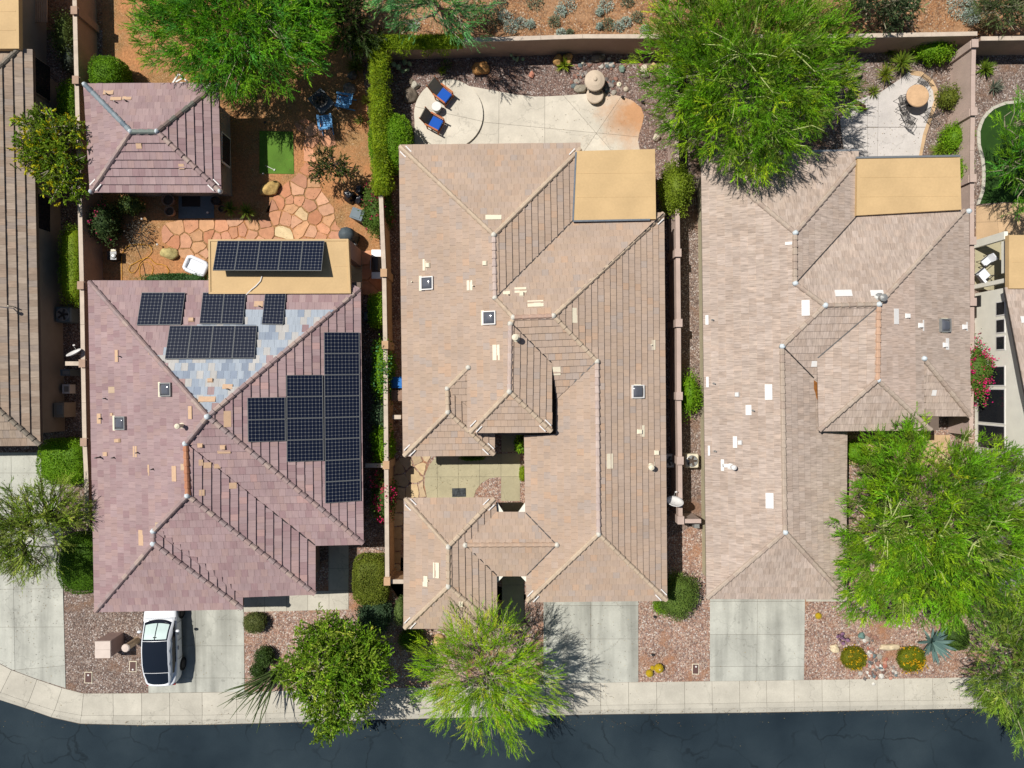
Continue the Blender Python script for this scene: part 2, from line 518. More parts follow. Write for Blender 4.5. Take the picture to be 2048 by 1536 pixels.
M['panel_frame'] = mat('panel_frame', S(150, 152, 150, .6), rough=.5, namt=.03)
M['turf_dark'] = mat('turf_dark', S(46, 78, 24), rough=0.9, nscale=60, namt=0.3, bump=0.6, bscale=120, nscale2=1.2, namt2=0.2)
M['flag'] = mat('flagstone', attr=True, nscale=3.5, namt=0.16, nscale2=22, namt2=0.09, bump=0.25, bscale=18)
M['flat_roof'] = mat('flat_roof_coating', S(218, 184, 134), rough=0.8, nscale=0.7, namt=0.10, nscale2=9, namt2=0.045, bump=0.12, bscale=30)
M['pale_pink'] = mat('pale_pink_cap', S(230, 212, 198), nscale=3, namt=.06)
M['stucco_mauve'] = mat('stucco_mauve', S(178, 150, 140), nscale=2, namt=0.08, bump=0.2, bscale=60)
M['stucco_tan'] = mat('stucco_tan', S(196, 170, 140), nscale=2, namt=0.08, bump=0.2, bscale=60)
M['stucco_olive'] = mat('stucco_olive', S(200, 190, 158), nscale=2, namt=0.08, bump=0.2, bscale=60)
M['stucco_cream'] = mat('stucco_cream', (.80, .77, .66, 1), nscale=2, namt=0.06, bump=0.2, bscale=60)
M['stucco_grey'] = mat('stucco_grey', S(172, 158, 140), nscale=2, namt=0.08, bump=0.2, bscale=60)
M['block_red'] = mat('wall_block_pink', S(204, 180, 166), nscale=1.5, namt=0.10, nscale2=20, namt2=0.08, bump=0.3, bscale=50)
M['block'] = mat('wall_block', S(184, 154, 132), nscale=1.5, namt=0.10, nscale2=20, namt2=0.08, bump=0.3, bscale=50)
M['block_tan'] = mat('wall_block_tan', S(206, 168, 130), nscale=1.5, namt=0.10, nscale2=20, namt2=0.08, bump=0.3, bscale=50)
M['cap'] = mat('wall_cap', S(214, 196, 176), nscale=2.5, namt=0.15, nscale2=20, namt2=0.08)
M['soffit'] = mat('soffit', S(120, 104, 92), namt=0.05)
M['deck'] = mat('roof_underlay', (0.05, 0.042, 0.038, 1), namt=0.1)
M['white_paint'] = mat('white_paint', S(236, 232, 226, 0.85), rough=0.5, namt=0.04)
M['cream_paint'] = mat('cream_paint', S(240, 228, 200, 0.85), rough=0.6, namt=0.05)
M['beige_paint'] = mat('beige_paint', S(216, 180, 146), rough=0.7, namt=0.08)
M['mortar'] = mat('mortar_cap', S(226, 220, 205), rough=0.9, nscale=12, namt=0.15, bump=0.5, bscale=25)
M['mortar_white'] = mat('mortar_cap_white', S(222, 230, 232), rough=0.9, nscale=12, namt=0.15, bump=0.5, bscale=25)
M['metal_dark'] = mat('metal_dark', (0.035, 0.033, 0.032, 1), rough=0.45, namt=0.1, spec=0.5)
M['black'] = mat('black_plastic', (0.012, 0.013, 0.015, 1), rough=0.4, namt=0.1, spec=0.5)
M['grey_metal'] = mat('grey_metal', S(165, 165, 160), rough=0.4, namt=0.06, spec=0.5, metal=0.3)
M['galv'] = mat('galvanised', S(190, 192, 190), rough=0.35, namt=0.05, metal=0.7)
M['glass_dark'] = mat('dark_glass', (0.018, 0.020, 0.024, 1), rough=0.08, namt=0.0, spec=0.6)
M['dome'] = mat('skylight_dome', (0.10, 0.105, 0.12, 1), rough=0.12, namt=0.08, spec=0.7)
M['solar'] = solarmat()
M['leaf'] = leafmat('leaves')
M['bark'] = mat('bark_grey', S(176, 168, 140), nscale=8, namt=0.2, bump=0.4, bscale=20)
M['bark_green'] = mat('bark_green', S(186, 196, 124), nscale=8, namt=0.15)
M['bark_dark'] = mat('bark_dark', S(92, 78, 66), nscale=8, namt=0.2, bump=0.4, bscale=20)
M['rock'] = mat('rock', attr=True, nscale=4, namt=0.28, nscale2=18, namt2=0.12, bump=0.6, bscale=10)
M['blue_cushion'] = mat('blue_cushion', S(28, 92, 190), rough=0.8, namt=0.06, nscale=30)
M['wood'] = mat('teak_wood', S(190, 110, 62), rough=0.6, nscale=10, namt=0.2)
M['blue_wood'] = mat('blue_painted_wood', S(110, 172, 222), rough=0.6, nscale=14, namt=0.15)
M['white_cloth'] = mat('white_cloth', S(240, 242, 246, 0.85), rough=0.9, namt=0.03, bump=0.2, bscale=15)
M['grey_cloth'] = mat('grey_cloth', S(118, 112, 100), rough=0.9, namt=0.08)
M['hose'] = mat('hose_yellow', S(225, 165, 55), rough=0.5, namt=0.08)
M['terracotta'] = mat('terracotta', S(160, 130, 110), rough=0.8, namt=0.15)
M['bin_blue'] = mat('bin_blue', S(30, 120, 200), rough=0.45, namt=0.08)
M['bin_grey'] = mat('bin_grey', S(112, 126, 132), rough=0.5, namt=0.1)
M['purple'] = mat('cactus_purple', S(140, 104, 130), rough=0.7, namt=0.15)
M['cactus'] = mat('cactus_green', S(150, 172, 130), rough=0.7, nscale=20, namt=0.2)
M['valve_brown'] = mat('valve_box_brown', S(104, 78, 72), rough=0.7, namt=0.06)
M['car_white'] = mat('car_paint_white', (0.78, 0.80, 0.82, 1), rough=0.22, namt=0.0, spec=0.6)
M['car_glass'] = mat('car_glass', (0.010, 0.014, 0.022, 1), rough=0.05, namt=0.0, spec=0.5)
M['shade'] = mat('windscreen_shade', S(212, 232, 226), rough=0.35, namt=0.05, nscale=5)
M['tyre'] = mat('tyre_rubber', (0.012, 0.012, 0.013, 1), rough=0.8, namt=0.1)
M['metal_flash'] = mat('flashing_grey', S(120, 128, 136), rough=0.4, namt=0.15, nscale=8)
# ------------------------------------------------------------------ ground, road, walks
top_edge = [(-400, 1180), (-150, 1245), (-30, 1312), (23, 1340), (74, 1359), (124, 1376), (167, 1387), (283, 1386.5), (405, 1385), (489, 1383.5),
            (700, 1378), (1000, 1371), (1217, 1365), (1488, 1361.6), (1608, 1360), (1918, 1355), (2200, 1351), (2500, 1347)]
curb_edge = [(-430, 1240), (-180, 1305), (-48, 1370), (8, 1388), (58, 1406), (110, 1422), (163, 1431), (283, 1431), (405, 1430.5), (489, 1428.5),
             (700, 1421.5), (1000, 1414.5), (1217, 1410.5), (1488, 1406), (1608, 1404), (1918, 1400), (2200, 1396), (2500, 1392)]
road_edge = [(-445, 1262), (-195, 1327), (-60, 1389), (0, 1400), (54, 1418), (105, 1436), (160, 1448), (283, 1451), (405, 1450), (489, 1448),
             (700, 1442), (1000, 1433.5), (1217, 1429), (1488, 1426), (1608, 1424), (1918, 1418), (2200, 1414), (2500, 1410)]

def yat(edge, px):
    for (a, b) in zip(edge[:-1], edge[1:]):
        if a[0] <= px <= b[0]:
            t = (px - a[0]) / (b[0] - a[0]); return a[1] + (b[1] - a[1]) * t
    return edge[-1][1]

g = MB()
far = 400
up = [W2(a, b) for a, b in curb_edge]
north = [(-far, far)] + [(-far, up[0][1])] + up + [(far, up[-1][1]), (far, far)]
g.sheet(north, -0.012)
# quarter where the road lies and the far side of the road
g.sheet([(-far, -30.5), (far, -30.5), (far, -far), (-far, -far)], 0.0)
g.build('ground', M['gravel_brown'], kind='structure', recenter=False)

r = MB()
rp = [W2(a, b, -0.13) for a, b in road_edge]
r.sheet([(-far, rp[0][1])] + rp + [(far, rp[-1][1]), (far, -31.5), (-far, -31.5)], -0.13)
r.build('road', M['asphalt'], kind='structure', recenter=False)
k = MB()
for y0, y1, z in ((-30.6, -30.35, 0.0), (-30.35, -29.95, -0.05)):
    k.box((0, (y0 + y1) / 2, z - 0.06), (800, y1 - y0, 0.12))
k.build('far_kerb', M['conc'], kind='structure', recenter=False)

def area_sheet(name, pts, m, z=0.0, kind='structure'):
    return MB().sheet(poly(pts, z), z).build(name, M[m], kind=kind, recenter=False)

area_sheet('desert_ground', [(-300, -300), (2400, -300), (2400, 76), (1957, 74), (1000, 84), (740, 92), (690, 60), (-300, 60)], 'dirt_desert', 0.004)
area_sheet('yard_dirt', [(205, -60), (700, -60), (720, 85), (735, 230), (762, 520), (768, 600), (740, 590), (205, 590)], 'dirt_orange', 0.008)
area_sheet('yard_gravel', [(776, 96), (1330, 90), (1350, 330), (1345, 620), (1000, 640), (776, 640)], 'gravel_dark', 0.004)
area_sheet('patio_side_gravel', [(1352, 90), (1950, 90), (1950, 860), (1352, 860)], 'gravel_brown', 0.004)
area_sheet('front_gravel_pink', [(1086, 1195), (1430, 1030), (1430, 1362), (1086, 1368)], 'gravel_pink', 0.004)
area_sheet('front_gravel_tan', [(1600, 860), (2200, 860), (2200, 1352), (1600, 1361)], 'gravel_pink', 0.005)
area_sheet('front_gravel_rose', [(487, 1190), (720, 1090), (1090, 1200), (1090, 1369), (487, 1384)], 'gravel_pink', 0.006)
area_sheet('front_gravel', [(124, 960), (300, 960), (300, 1387), (167, 1387), (131, 1378)], 'gravel_brown', 0.004)
area_sheet('lawn_border_gravel', [(1955, 90), (2300, 90), (2300, 420), (1955, 420)], 'gravel_brown', 0.006)

def paving(name, pts, lines, m, z=0.03, gap=0.014, jm='joint', base=True, piece='slab', z0=0.0, wave=None):
    """a paved area: a bedding sheet with separate slabs on it; lines in pixels"""
    p = poly(pts, z)
    b = MB()
    b.sheet(p, z - 0.012)
    root = b.build(name, M[jm], kind='structure', recenter=False)
    L_ = [(W2(*a, z), W2(*c, z)) for a, c in lines]
    for q in split_poly(p, L_, gap):
        MB().prism(q, z0 - 0.02, z).build(piece, M[m], parent=root)
    return root

# sidewalk with rolled kerb
xs = [-330, -230, -130, -55]
joints = [((-300, 1205), (-330, 1265)), ((-190, 1232), (-218, 1290)), ((-100, 1275), (-125, 1330)), ((-28, 1313), (-52, 1368)), ((23, 1340), (1, 1385)),
          ((74, 1359), (57, 1405)), ((124, 1376), (109, 1421)), ((167, 1387), (163, 1431))]
jx = [226, 283, 339, 404, 473, 531, 588, 644, 701, 757, 813, 868, 924, 980, 1035, 1091, 1146, 1201, 1257, 1313, 1369, 1424, 1479,
      1533, 1588, 1644, 1699, 1754, 1808, 1865, 1919, 1975, 2030, 2090, 2150, 2210, 2270]
joints += [((x, yat(top_edge, x)), (x + 0.5, yat(curb_edge, x))) for x in jx]
sb = MB()
pts_ = top_edge + list(reversed(curb_edge))
sb.sheet(poly(pts_, 0.0), 0.0)
walk = sb.build('sidewalk', M['joint'], kind='structure', recenter=False)
kroot = MB().sheet(poly(curb_edge + list(reversed(road_edge)), -0.135), -0.135).build('kerb', M['joint'], kind='structure', recenter=False)
for (a, b) in zip(joints[:-1], joints[1:]):
    q = [a[0], b[0], b[1], a[1]]
    p = inset([W2(*c, 0.02) for c in q], 0.009)
    MB().prism(p, -0.03, 0.02).build('slab', M['conc'], parent=walk)
    # kerb piece: slopes down to the road, slight lip
    xa, xb = a[1][0], b[1][0]
    def edge_pt(edge, pxx, t0):
        return (pxx, yat(edge, pxx))
    sha = -7 if a[0][0] < 160 else (-3 if a[0][0] < 200 else 0); shb = -7 if b[0][0] < 160 else (-3 if b[0][0] < 200 else 0)
    A0 = W(xa, a[1][1], 0.02); B0 = W(xb, b[1][1], 0.02)
    A1 = W(xa + sha, yat(road_edge, xa + sha) - 1, -0.125); B1 = W(xb + shb, yat(road_edge, xb + shb) - 1, -0.125)
    d = (B0 - A0).normalized() * 0.008
    A0 += d; A1 += d; B0 -= d; B1 -= d
    Am = A0.lerp(A1, .45); Bm = B0.lerp(B1, .45); Am.z = -0.005; Bm.z = -0.005
    low = Vector((0, 0, -0.3))
    kb = MB()
    kb.add([A0, B0, Am, Bm, A1, B1, A0 + low, B0 + low, A1 + low, B1 + low],
           [(0, 2, 3, 1), (2, 4, 5, 3), (4, 8, 9, 5), (0, 6, 8, 4, 2), (1, 3, 5, 9, 7)])
    kb.build('kerb_piece', M['conc'], parent=kroot)

# driveways
def hl(y, x0=0, x1=2048, dy=0): return ((x0, y), (x1, y + dy))
def vl(x, dx=0): return ((x, 600), (x + dx, 1400))
paving('driveway', [(-60, 905), (116, 905), (121, 1010), (126, 1190), (131, 1376), (74, 1358), (23, 1339), (-28, 1312), (-60, 1298)],
       [((22, 905), (30, 1340)), hl(946), hl(1062), hl(1178.5, dy=-18), hl(1254.5, dy=-12), ((30, 1340), (131, 1331))], 'conc_drive')
paving('driveway', [(293, 1205), (487, 1205), (489, 1383.5), (297, 1386)], [((390, 1200), (392, 1390)), hl(1292, dy=-2), hl(1356, dy=0)], 'conc_drive')
paving('driveway', [(1087, 1190), (1276.5, 1190), (1276.5, 1364), (1087, 1368)], [((1181.5, 1190), (1181.5, 1370)), hl(1211), hl(1278)], 'conc_drive')
paving('driveway', [(1420, 1185), (1610, 1185), (1608, 1360), (1420, 1362.5)], [((1515, 1185), (1513.5, 1370)), hl(1203), hl(1269), hl(1333)], 'conc_drive')
paving('step_pad', [(1612, 1190), (1692, 1190), (1692, 1203), (1612, 1203)], [], 'conc')
paving('front_walk', [(486, 1182), (657, 1182), (657, 1078), (697, 1078), (697, 1219), (486, 1224)],
       [((529, 1100), (529, 1300)), ((573, 1100), (573, 1300)), ((615.5, 1100), (615.5, 1300)), ((658, 1181), (658, 1300)), hl(1181, 655, 700), hl(1137)], 'conc')
# H3 entry walk and right-hand drive beyond the big tree
paving('entry_walk', [(1698, 870), (1900, 870), (1900, 930), (1698, 930)], [((1760, 800), (1760, 960)), ((1830, 800), (1830, 960))], 'conc_tan', z=0.02)
paving('driveway', [(1990, 1000), (2200, 1000), (2200, 1185), (1990, 1195)], [((2080, 900), (2080, 1300))], 'conc_white')

# back patio of the middle house, its round platform and joints
patio_pts = [(829, 310), (829, 228), (833, 205), (845, 182), (866, 165), (898, 158), (923, 169), (960, 176), (999, 183), (1031, 189), (1068, 193), (1089, 193),
             (1127, 191), (1167, 188), (1209, 185.5), (1242, 192.6), (1265, 201), (1282, 215), (1288, 231), (1284, 250), (1278, 269), (1276, 283), (1280, 300),
             (1282, 470), (1140, 470), (1140, 310)]
paving('patio', patio_pts, [((999, 100), (997, 310)), ((1089.5, 100), (1089.5, 310)), ((965, 244), (1185, 265)), ((1127, 191), (1222, 300)), ((1242, 194), (1163, 310))], 'conc_patio')
circ = [(897 + 69 * math.cos(t * math.pi / 24), 228 + 69.5 * math.sin(t * math.pi / 24)) for t in range(48)]
croot = paving('patio_platform', circ, [((892, 100), (892, 310)), ((829, 213), (966, 243))], 'conc_patio', z=0.15, z0=0.0)

# courtyard of the middle house
court = [(808, 905), (1045, 905), (1045, 1004), (808, 1004)]
area_sheet('courtyard_gravel', [(776, 640), (812, 640), (812, 905), (1050, 860), (1056, 1200), (800, 1200), (776, 1165)], 'gravel_pink', 0.006)
cp = [(874, 912), (1040, 906), (1040, 1002), (1002, 1002), (1002, 954), (980, 956), (963, 966), (952, 980), (947, 996), (854, 996), (849, 970), (850, 950), (858, 930)]
paving('courtyard_paving', cp, [((874, 880), (875, 1000)), ((916, 880), (917, 1000)), ((959, 880), (959, 1000)), ((1002, 880), (1002, 1001)), ((840, 954), (1050, 953))], 'conc_court', z=0.025)
paving('entry_passage', [(1003, 860), (1038, 860), (1038, 904), (1003, 904)], [], 'conc_court', z=0.025)
paving('entry_passage', [(1004, 1005), (1046, 1005), (1048, 1250), (1004, 1250)], [((990, 1090), (1060, 1090)), ((990, 1170), (1060, 1170))], 'conc_court', z=0.025)

# tiled patio of the right house
rp_ = [(1690, 320), (1840, 320), (1850, 270), (1862, 235), (1874, 200), (1873, 180), (1862, 160), (1842, 146), (1818, 143), (1800, 158), (1760, 185), (1700, 205), (1680, 240)]
paving('paved_patio', rp_, [((1757, 190), (1755, 320)), ((1640, 255), (1757, 255)), ((1757, 254), (1860, 254)), ((1735, 235), (1735, 260))], 'conc_white', z=0.03)
edge_band = [(1836, 322), (1846, 268), (1858, 233), (1868, 200), (1866, 182), (1856, 165), (1840, 153), (1822, 150)]
edge_out = [(1842, 322), (1853, 270), (1865, 235), (1877, 201), (1876, 180), (1865, 158), (1844, 143), (1818, 140)]
for i in range(len(edge_band) - 1):
    q = [edge_band[i], edge_band[i + 1], edge_out[i + 1], edge_out[i]]
    if i == 0: eb = MB().sheet(poly(edge_band + edge_out[::-1], 0.02), 0.02).build('patio_edging', M['joint'], kind='structure', recenter=False)
    MB().prism(inset([W2(*c, 0.04) for c in q], 0.006), 0, 0.042).build('paver', M['conc_tan'], parent=eb)

# putting green, lawn, service pad, casita pad
MB().prism(poly([(519, 262), (586, 263.5), (588, 348), (519, 347)], 0.02), -0.01, 0.035).build('putting_green', M['turf'], kind='structure', recenter=False)
lawn = [(2200, 215), (2040, 206), (2010, 209), (1985, 220), (1968, 240), (1961, 262), (1962, 290), (1969, 315), (1972, 345), (1970, 380), (1960, 408), (2010, 404), (2200, 410)]
MB().prism(poly(lawn, 0.03), -0.01, 0.03).build('lawn', M['turf_dark'], kind='structure', recenter=False)
lo = [(2080, 203), (2040, 206), (2010, 209), (1985, 220), (1968, 240), (1961, 262), (1962, 290), (1969, 315), (1972, 345), (1970, 380), (1960, 408)]
out_ = [(2080, 197), (2040, 200), (2008, 203), (1981, 215), (1962, 237), (1954, 262), (1955, 291), (1962, 316), (1965, 345), (1963, 380), (1953, 410)]
kerbroot = MB().sheet(poly(lo + out_[::-1], 0.02), 0.02).build('lawn_edging', M['joint'], kind='structure', recenter=False)
def along(path, n):
    P = [Vector(p + (0,)) for p in path]; d = [0]
    for a, b in zip(P[:-1], P[1:]): d.append(d[-1] + (b - a).length)
    res = []
    for i in range(n + 1):
        t = d[-1] * i / n
        for j in range(len(P) - 1):
            if d[j] <= t <= d[j + 1] + 1e-6:
                q = P[j].lerp(P[j + 1], (t - d[j]) / max(d[j + 1] - d[j], 1e-6)); res.append((q.x, q.y)); break
    return res
ia, oa = along(lo, 22), along(out_, 22)
for i in range(22):
    MB().prism(inset([W2(*c, 0.06) for c in (ia[i], ia[i + 1], oa[i + 1], oa[i])], 0.006), 0, 0.06).build('edging_block', M['conc'], parent=kerbroot)
paving('pool_side_paving', [(1953, 412), (2010, 406), (2200, 412), (2200, 470), (2010, 470), (1952, 500)], [((1990, 380), (2000, 500)), ((2035, 380), (2030, 500)), ((1940, 445), (2100, 440))], 'conc_tan', z=0.02)
paving('covered_patio_floor', [(1950, 480), (2120, 480), (2120, 580), (1950, 580)], [((2010, 400), (2010, 600))], 'conc_court', z=0.02)
paving('doorstep_pad', [(357, 380), (428, 380), (428, 436), (357, 437)], [], 'bin_grey', z=0.03)

# flagstone patio of the left house: irregular stones, each its own
stones = [(597,254),(621,262),(623,284),(655,282),(618,309),(617,339),(604,362),(626,364),(572,385),(593,382),(626,387),(559,404),(594,400),(581,400),
 (583,416),(619,411),(644,399),(651,419),(550,433),(572,438),(601,429),(593,441),(631,434),(658,443),(604,456),(648,458),(565,467),(623,466),(532,466),
 (502,470),(484,463),(671,471),(351,456),(384,452),(413,452),(444,453),(469,465),(467,443),(395,472),(418,472),(452,474),(348,483),
 (371,484),(397,494),(373,510),(408,510),(402,518),(432,478),(596,272),(606,240),(672,452),(545,412),(335,470),(507,450),(528,445),(640,474),(690,478),
 (430,500),(480,485),(560,485),(620,485),(660,490),(520,485),(640,300),(650,262)]
region = [(588, 246), (612, 236), (640, 250), (668, 262), (672, 290), (632, 300), (632, 340), (645, 385), (668, 415), (672, 450), (700, 478), (700, 500), (425, 500), (412, 520), (396, 525),
          (362, 515), (345, 495), (325, 485), (322, 462), (330, 446), (360, 440), (480, 436), (537, 440), (539, 405), (556, 380), (590, 352), (608, 330), (606, 290)]
flag_root = MB().sheet(poly(region, 0.012), 0.012).build('flagstone_path', M['dirt_orange'], kind='structure', recenter=False)
FC = [S(222, 160, 122), S(226, 168, 132), S(214, 148, 110), S(230, 176, 140), S(210, 152, 120), S(226, 172, 128)]
def flagstones(stones, region, root, z=0.045, gap=2.0, cols=FC, special={}):
    rnd = random.Random(5)
    for i, (x, y) in enumerate(stones):
        if not inside(region, x, y): continue
        p = list(region)
        for j, (a, b) in enumerate(stones):
            if i == j or (a - x) ** 2 + (b - y) ** 2 > 90 ** 2: continue
            nx, ny = a - x, b - y; l = math.hypot(nx, ny); nx /= l; ny /= l
            p = clip_half(p, nx, ny, nx * x + ny * y + l / 2 - gap / 2)
            if len(p) < 3: break
        if len(p) < 3: continue
        # keep within reach of the seed, then roughen the outline
        q = []
        p = clean(p, 0.5)
        for a, b in zip(p, p[1:] + p[:1]):
            l = math.hypot(b[0] - a[0], b[1] - a[1])
            n = max(1, int(l / 7))
            for t in range(n):
                s = t / n
                jx_, jy_ = rnd.uniform(-1.3, 1.3), rnd.uniform(-1.3, 1.3)
                if t == 0:      # round the corner
                    cx, cy = x, y
                    q.append((a[0] + (cx - a[0]) * .045 + jx_ * .6, a[1] + (cy - a[1]) * .045 + jy_ * .6))
                else: q.append((a[0] + (b[0] - a[0]) * s + jx_, a[1] + (b[1] - a[1]) * s + jy_))
        w = [W2(u, v, z) for u, v in q]
        if abs(area(w)) < 0.02: continue
        c = special.get(i, rnd.choice(cols)); f = rnd.uniform(.80, 1.08)
        MB().prism(w, 0.0, z + rnd.uniform(-.006, .006), col=(c[0] * f, c[1] * f, c[2] * f, 1)).build('flagstone', M['flag'], parent=root)
flagstones(stones, region, flag_root, special={26: S(232, 206, 160), 20: S(230, 196, 150)})
# flagstones in the side yard and courtyard of the middle house
reg2 = [(812, 905), (862, 912), (852, 930), (846, 955), (846, 975), (852, 994), (806, 997), (800, 1160), (785, 1160), (786, 960), (790, 925)]
st2 = [(796, 935), (815, 905), (835, 918), (852, 912), (828, 948), (800, 962), (797, 985), (826, 985), (848, 982), (795, 1010), (794, 1040), (796, 1065), (793, 1090), (795, 1115), (793, 1140), (843, 935), (812, 925)]
f2 = MB().sheet(poly(reg2, 0.010), 0.010).build('side_path', M['gravel_pink'], kind='structure', recenter=False)
flagstones(st2, reg2, f2, cols=[S(222, 194, 150), S(212, 186, 150), S(226, 204, 164)])
reg3 = [(722, 500), (768, 500), (765, 590), (722, 590)]
f3 = MB().sheet(poly(reg3, 0.013), 0.013).build('side_path', M['dirt_orange'], kind='structure', recenter=False)
flagstones([(730, 515), (733, 545), (735, 575), (752, 520), (750, 560)], reg3, f3)

# ------------------------------------------------------------------ block walls
def block_wall(label, path, z, m='block', th=0.2, pil=(), steps=None, cap='cap', pcap=None, joint=0.40, group='block walls between the yards'):
    """path in pixels of the wall's centre line at cap height z"""
    P = [W(a, b, z) for a, b in path]
    root = thing('block_wall', label, 'wall', (P[0].x, P[0].y, 0), group)
    for a, b in zip(P[:-1], P[1:]):
        d = (b - a); L_ = d.length; ang = math.atan2(d.y, d.x); mid = (a + b) / 2
        wb = MB()
        wb.box((mid.x, mid.y, (z - 0.05) / 2 - 0.1), (L_, th - 0.04, z - 0.05 + 0.2), ang)
        wb.build('wall_face', M[m], parent=root)
        n = max(1, round(L_ / 2.6))
        for i in range(n):
            c = a + d * ((i + .5) / n)
            MB().box((c.x, c.y, z - 0.0235), (L_ / n - 0.012, th + 0.02, 0.05), ang).build('cap_stone', M[cap], parent=root)
    for (a, b) in pil:
        c = W(a, b, z + 0.08)
        pb = MB(); pb.box((c.x, c.y, (z + 0.02) / 2 - .1), (0.32, 0.40, z + 0.22)); pb.build('pillar', M[m], parent=root)
        MB().box((c.x, c.y, z + 0.15), (0.34, 0.42, 0.06)).build('pillar_cap', M[pcap or m], parent=root)
    return root
block_wall('long tan block wall left of the mauve roofed house', [(148, -60), (149, 0), (153, 160), (157, 300), (160, 427), (163.5, 571), (166, 727), (169, 884), (172, 944), (175, 1045)], 1.8,
           'block', pil=[(150, 22), (153, 161), (163, 571), (166, 727), (169, 884)])
block_wall('tan block wall between the mauve roofed and the middle house', [(748, 92), (760, 350), (764, 450), (768, 546), (770.5, 690), (772.5, 930), (774.5, 1162)], 1.8,
           'block_tan', pil=[(768, 546), (770.5, 690), (772.7, 930), (774.6, 1162)])
block_wall('rear block wall with pale cap behind the patios', [(690, 90), (760, 85), (998, 78), (1165, 72.5), (1280, 72.5), (1680, 72), (1955, 67)], 1.8, 'block')
block_wall('short lower rear wall at the top right corner', [(1962, 77), (2048, 76), (2200, 75)], 1.75, 'block')
block_wall('reddish block wall between the middle and right house', [(1350, 80), (1353, 250), (1356, 506), (1357.5, 646), (1358, 792), (1360, 921), (1361, 1040)], 1.75,
           'block_red', cap='block_red', pil=[(1355.5, 506), (1357.5, 646), (1358, 792), (1360, 921), (1361, 1040)])
block_wall('reddish block wall right of the right hand patio', [(1948, 88), (1946.5, 150), (1946, 219), (1944.5, 301), (1944, 410), (1944.5, 569), (1944.5, 682), (1942, 870)], 1.8,
           'block_red', cap='block_red', pil=[(1948, 88), (1946, 224), (1944.4, 357), (1944, 482), (1944.5, 604)])
def return_wall(label, a, b, z, m='block'):
    A, B = W(*a, z), W(*b, z); d = B - A
    root = thing('return_wall', label, 'wall', (A.x, A.y, 0))
    MB().box(((A.x + B.x) / 2, (A.y + B.y) / 2, z / 2 - .1), (d.length, 0.18, z), math.atan2(d.y, d.x)).build('wall_face', M[m], parent=root)
    MB().box(((A.x + B.x) / 2, (A.y + B.y) / 2, z + .0), (d.length, 0.22, 0.05), math.atan2(d.y, d.x)).build('cap_stone', M[m if m == 'block_red' else 'cap'], parent=root)
return_wall('stub wall closing the side yard at the lower end of the middle house', (780, 1163), (808, 1163), 1.75, 'block_tan')
return_wall('stub wall from the pillar to the right house', (1366, 1042), (1402, 1042), 1.75, 'block_red')
return_wall('thin gate wall left of the mauve roofed house', (131, 727), (160, 727), 1.7, 'block_tan')
return_wall('thin side yard gate wall beside the hedge row', (731, 931), (768, 931), 1.5, 'block_tan')
return_wall('thin side yard gate wall left of the middle house', (785, 834), (802, 834), 1.3, 'block_tan')
# ------------------------------------------------------------------ tiled roofs
DIRS = {'N': (0, 1), 'S': (0, -1), 'E': (1, 0), 'W': (-1, 0)}
SLOPE = 0.333

class Facet:
    def __init__(s, level, z, facing, pts, slope=SLOPE):
        A = W(*level[0], z); B = W(*level[1], z)
        u = (B - A); u.z = 0; u.normalize()
        d = Vector((-u.y, u.x, 0))
        if d.dot(Vector(DIRS[facing] + (0,))) < 0: d = -d
        s.d = d; s.A = A; s.z = z; s.slope = slope; s.facing = facing
        v = Vector((-d.x, -d.y, slope)).normalized()
        n = u.cross(v)
        if n.z < 0: u = -u; n = u.cross(v)
        s.u, s.v, s.n = u, v, n
        s.M = Matrix(((u.x, v.x, n.x, A.x), (u.y, v.y, n.y, A.y), (u.z, v.z, n.z, A.z), (0, 0, 0, 1)))
        s.px = pts
        s.P = [s.hit(*p) for p in pts]
        s.uv = [s.to_uv(p) for p in s.P]
        if area(s.uv) < 0:
            s.uv.reverse(); s.P.reverse()
    def hit(s, px, py):
        D = Vector(((px - 1024) / FPX, (768 - py) / FPX, -1))
        t = (CAM_H - s.z - s.slope * s.A.dot(s.d)) / (1 - s.slope * (D.x * s.d.x + D.y * s.d.y))
        return Vector((t * D.x, t * D.y, CAM_H - t))
    def to_uv(s, P):
        q = P - s.A
        return (q.dot(s.u), q.dot(s.v))
    def frame(s, px, py, h=0.0):
        P = s.hit(px, py) + s.n * h
        m = s.M.copy(); m.translation = P
        return m

def tile_wedge(p, v0, e, lo, hi):
    """tile outline p in facet uv; butt end raised. returns verts, faces"""
    n = len(p)
    top = [(x, y, hi + (lo - hi) * min(max((y - v0) / e, 0), 1)) for x, y in p]
    bot = [(x, y, -0.005) for x, y in p]
    fs = [tuple(range(n))] + [((i + 1) % n, i, i + n, (i + 1) % n + n) for i in range(n)]
    return top + bot, fs

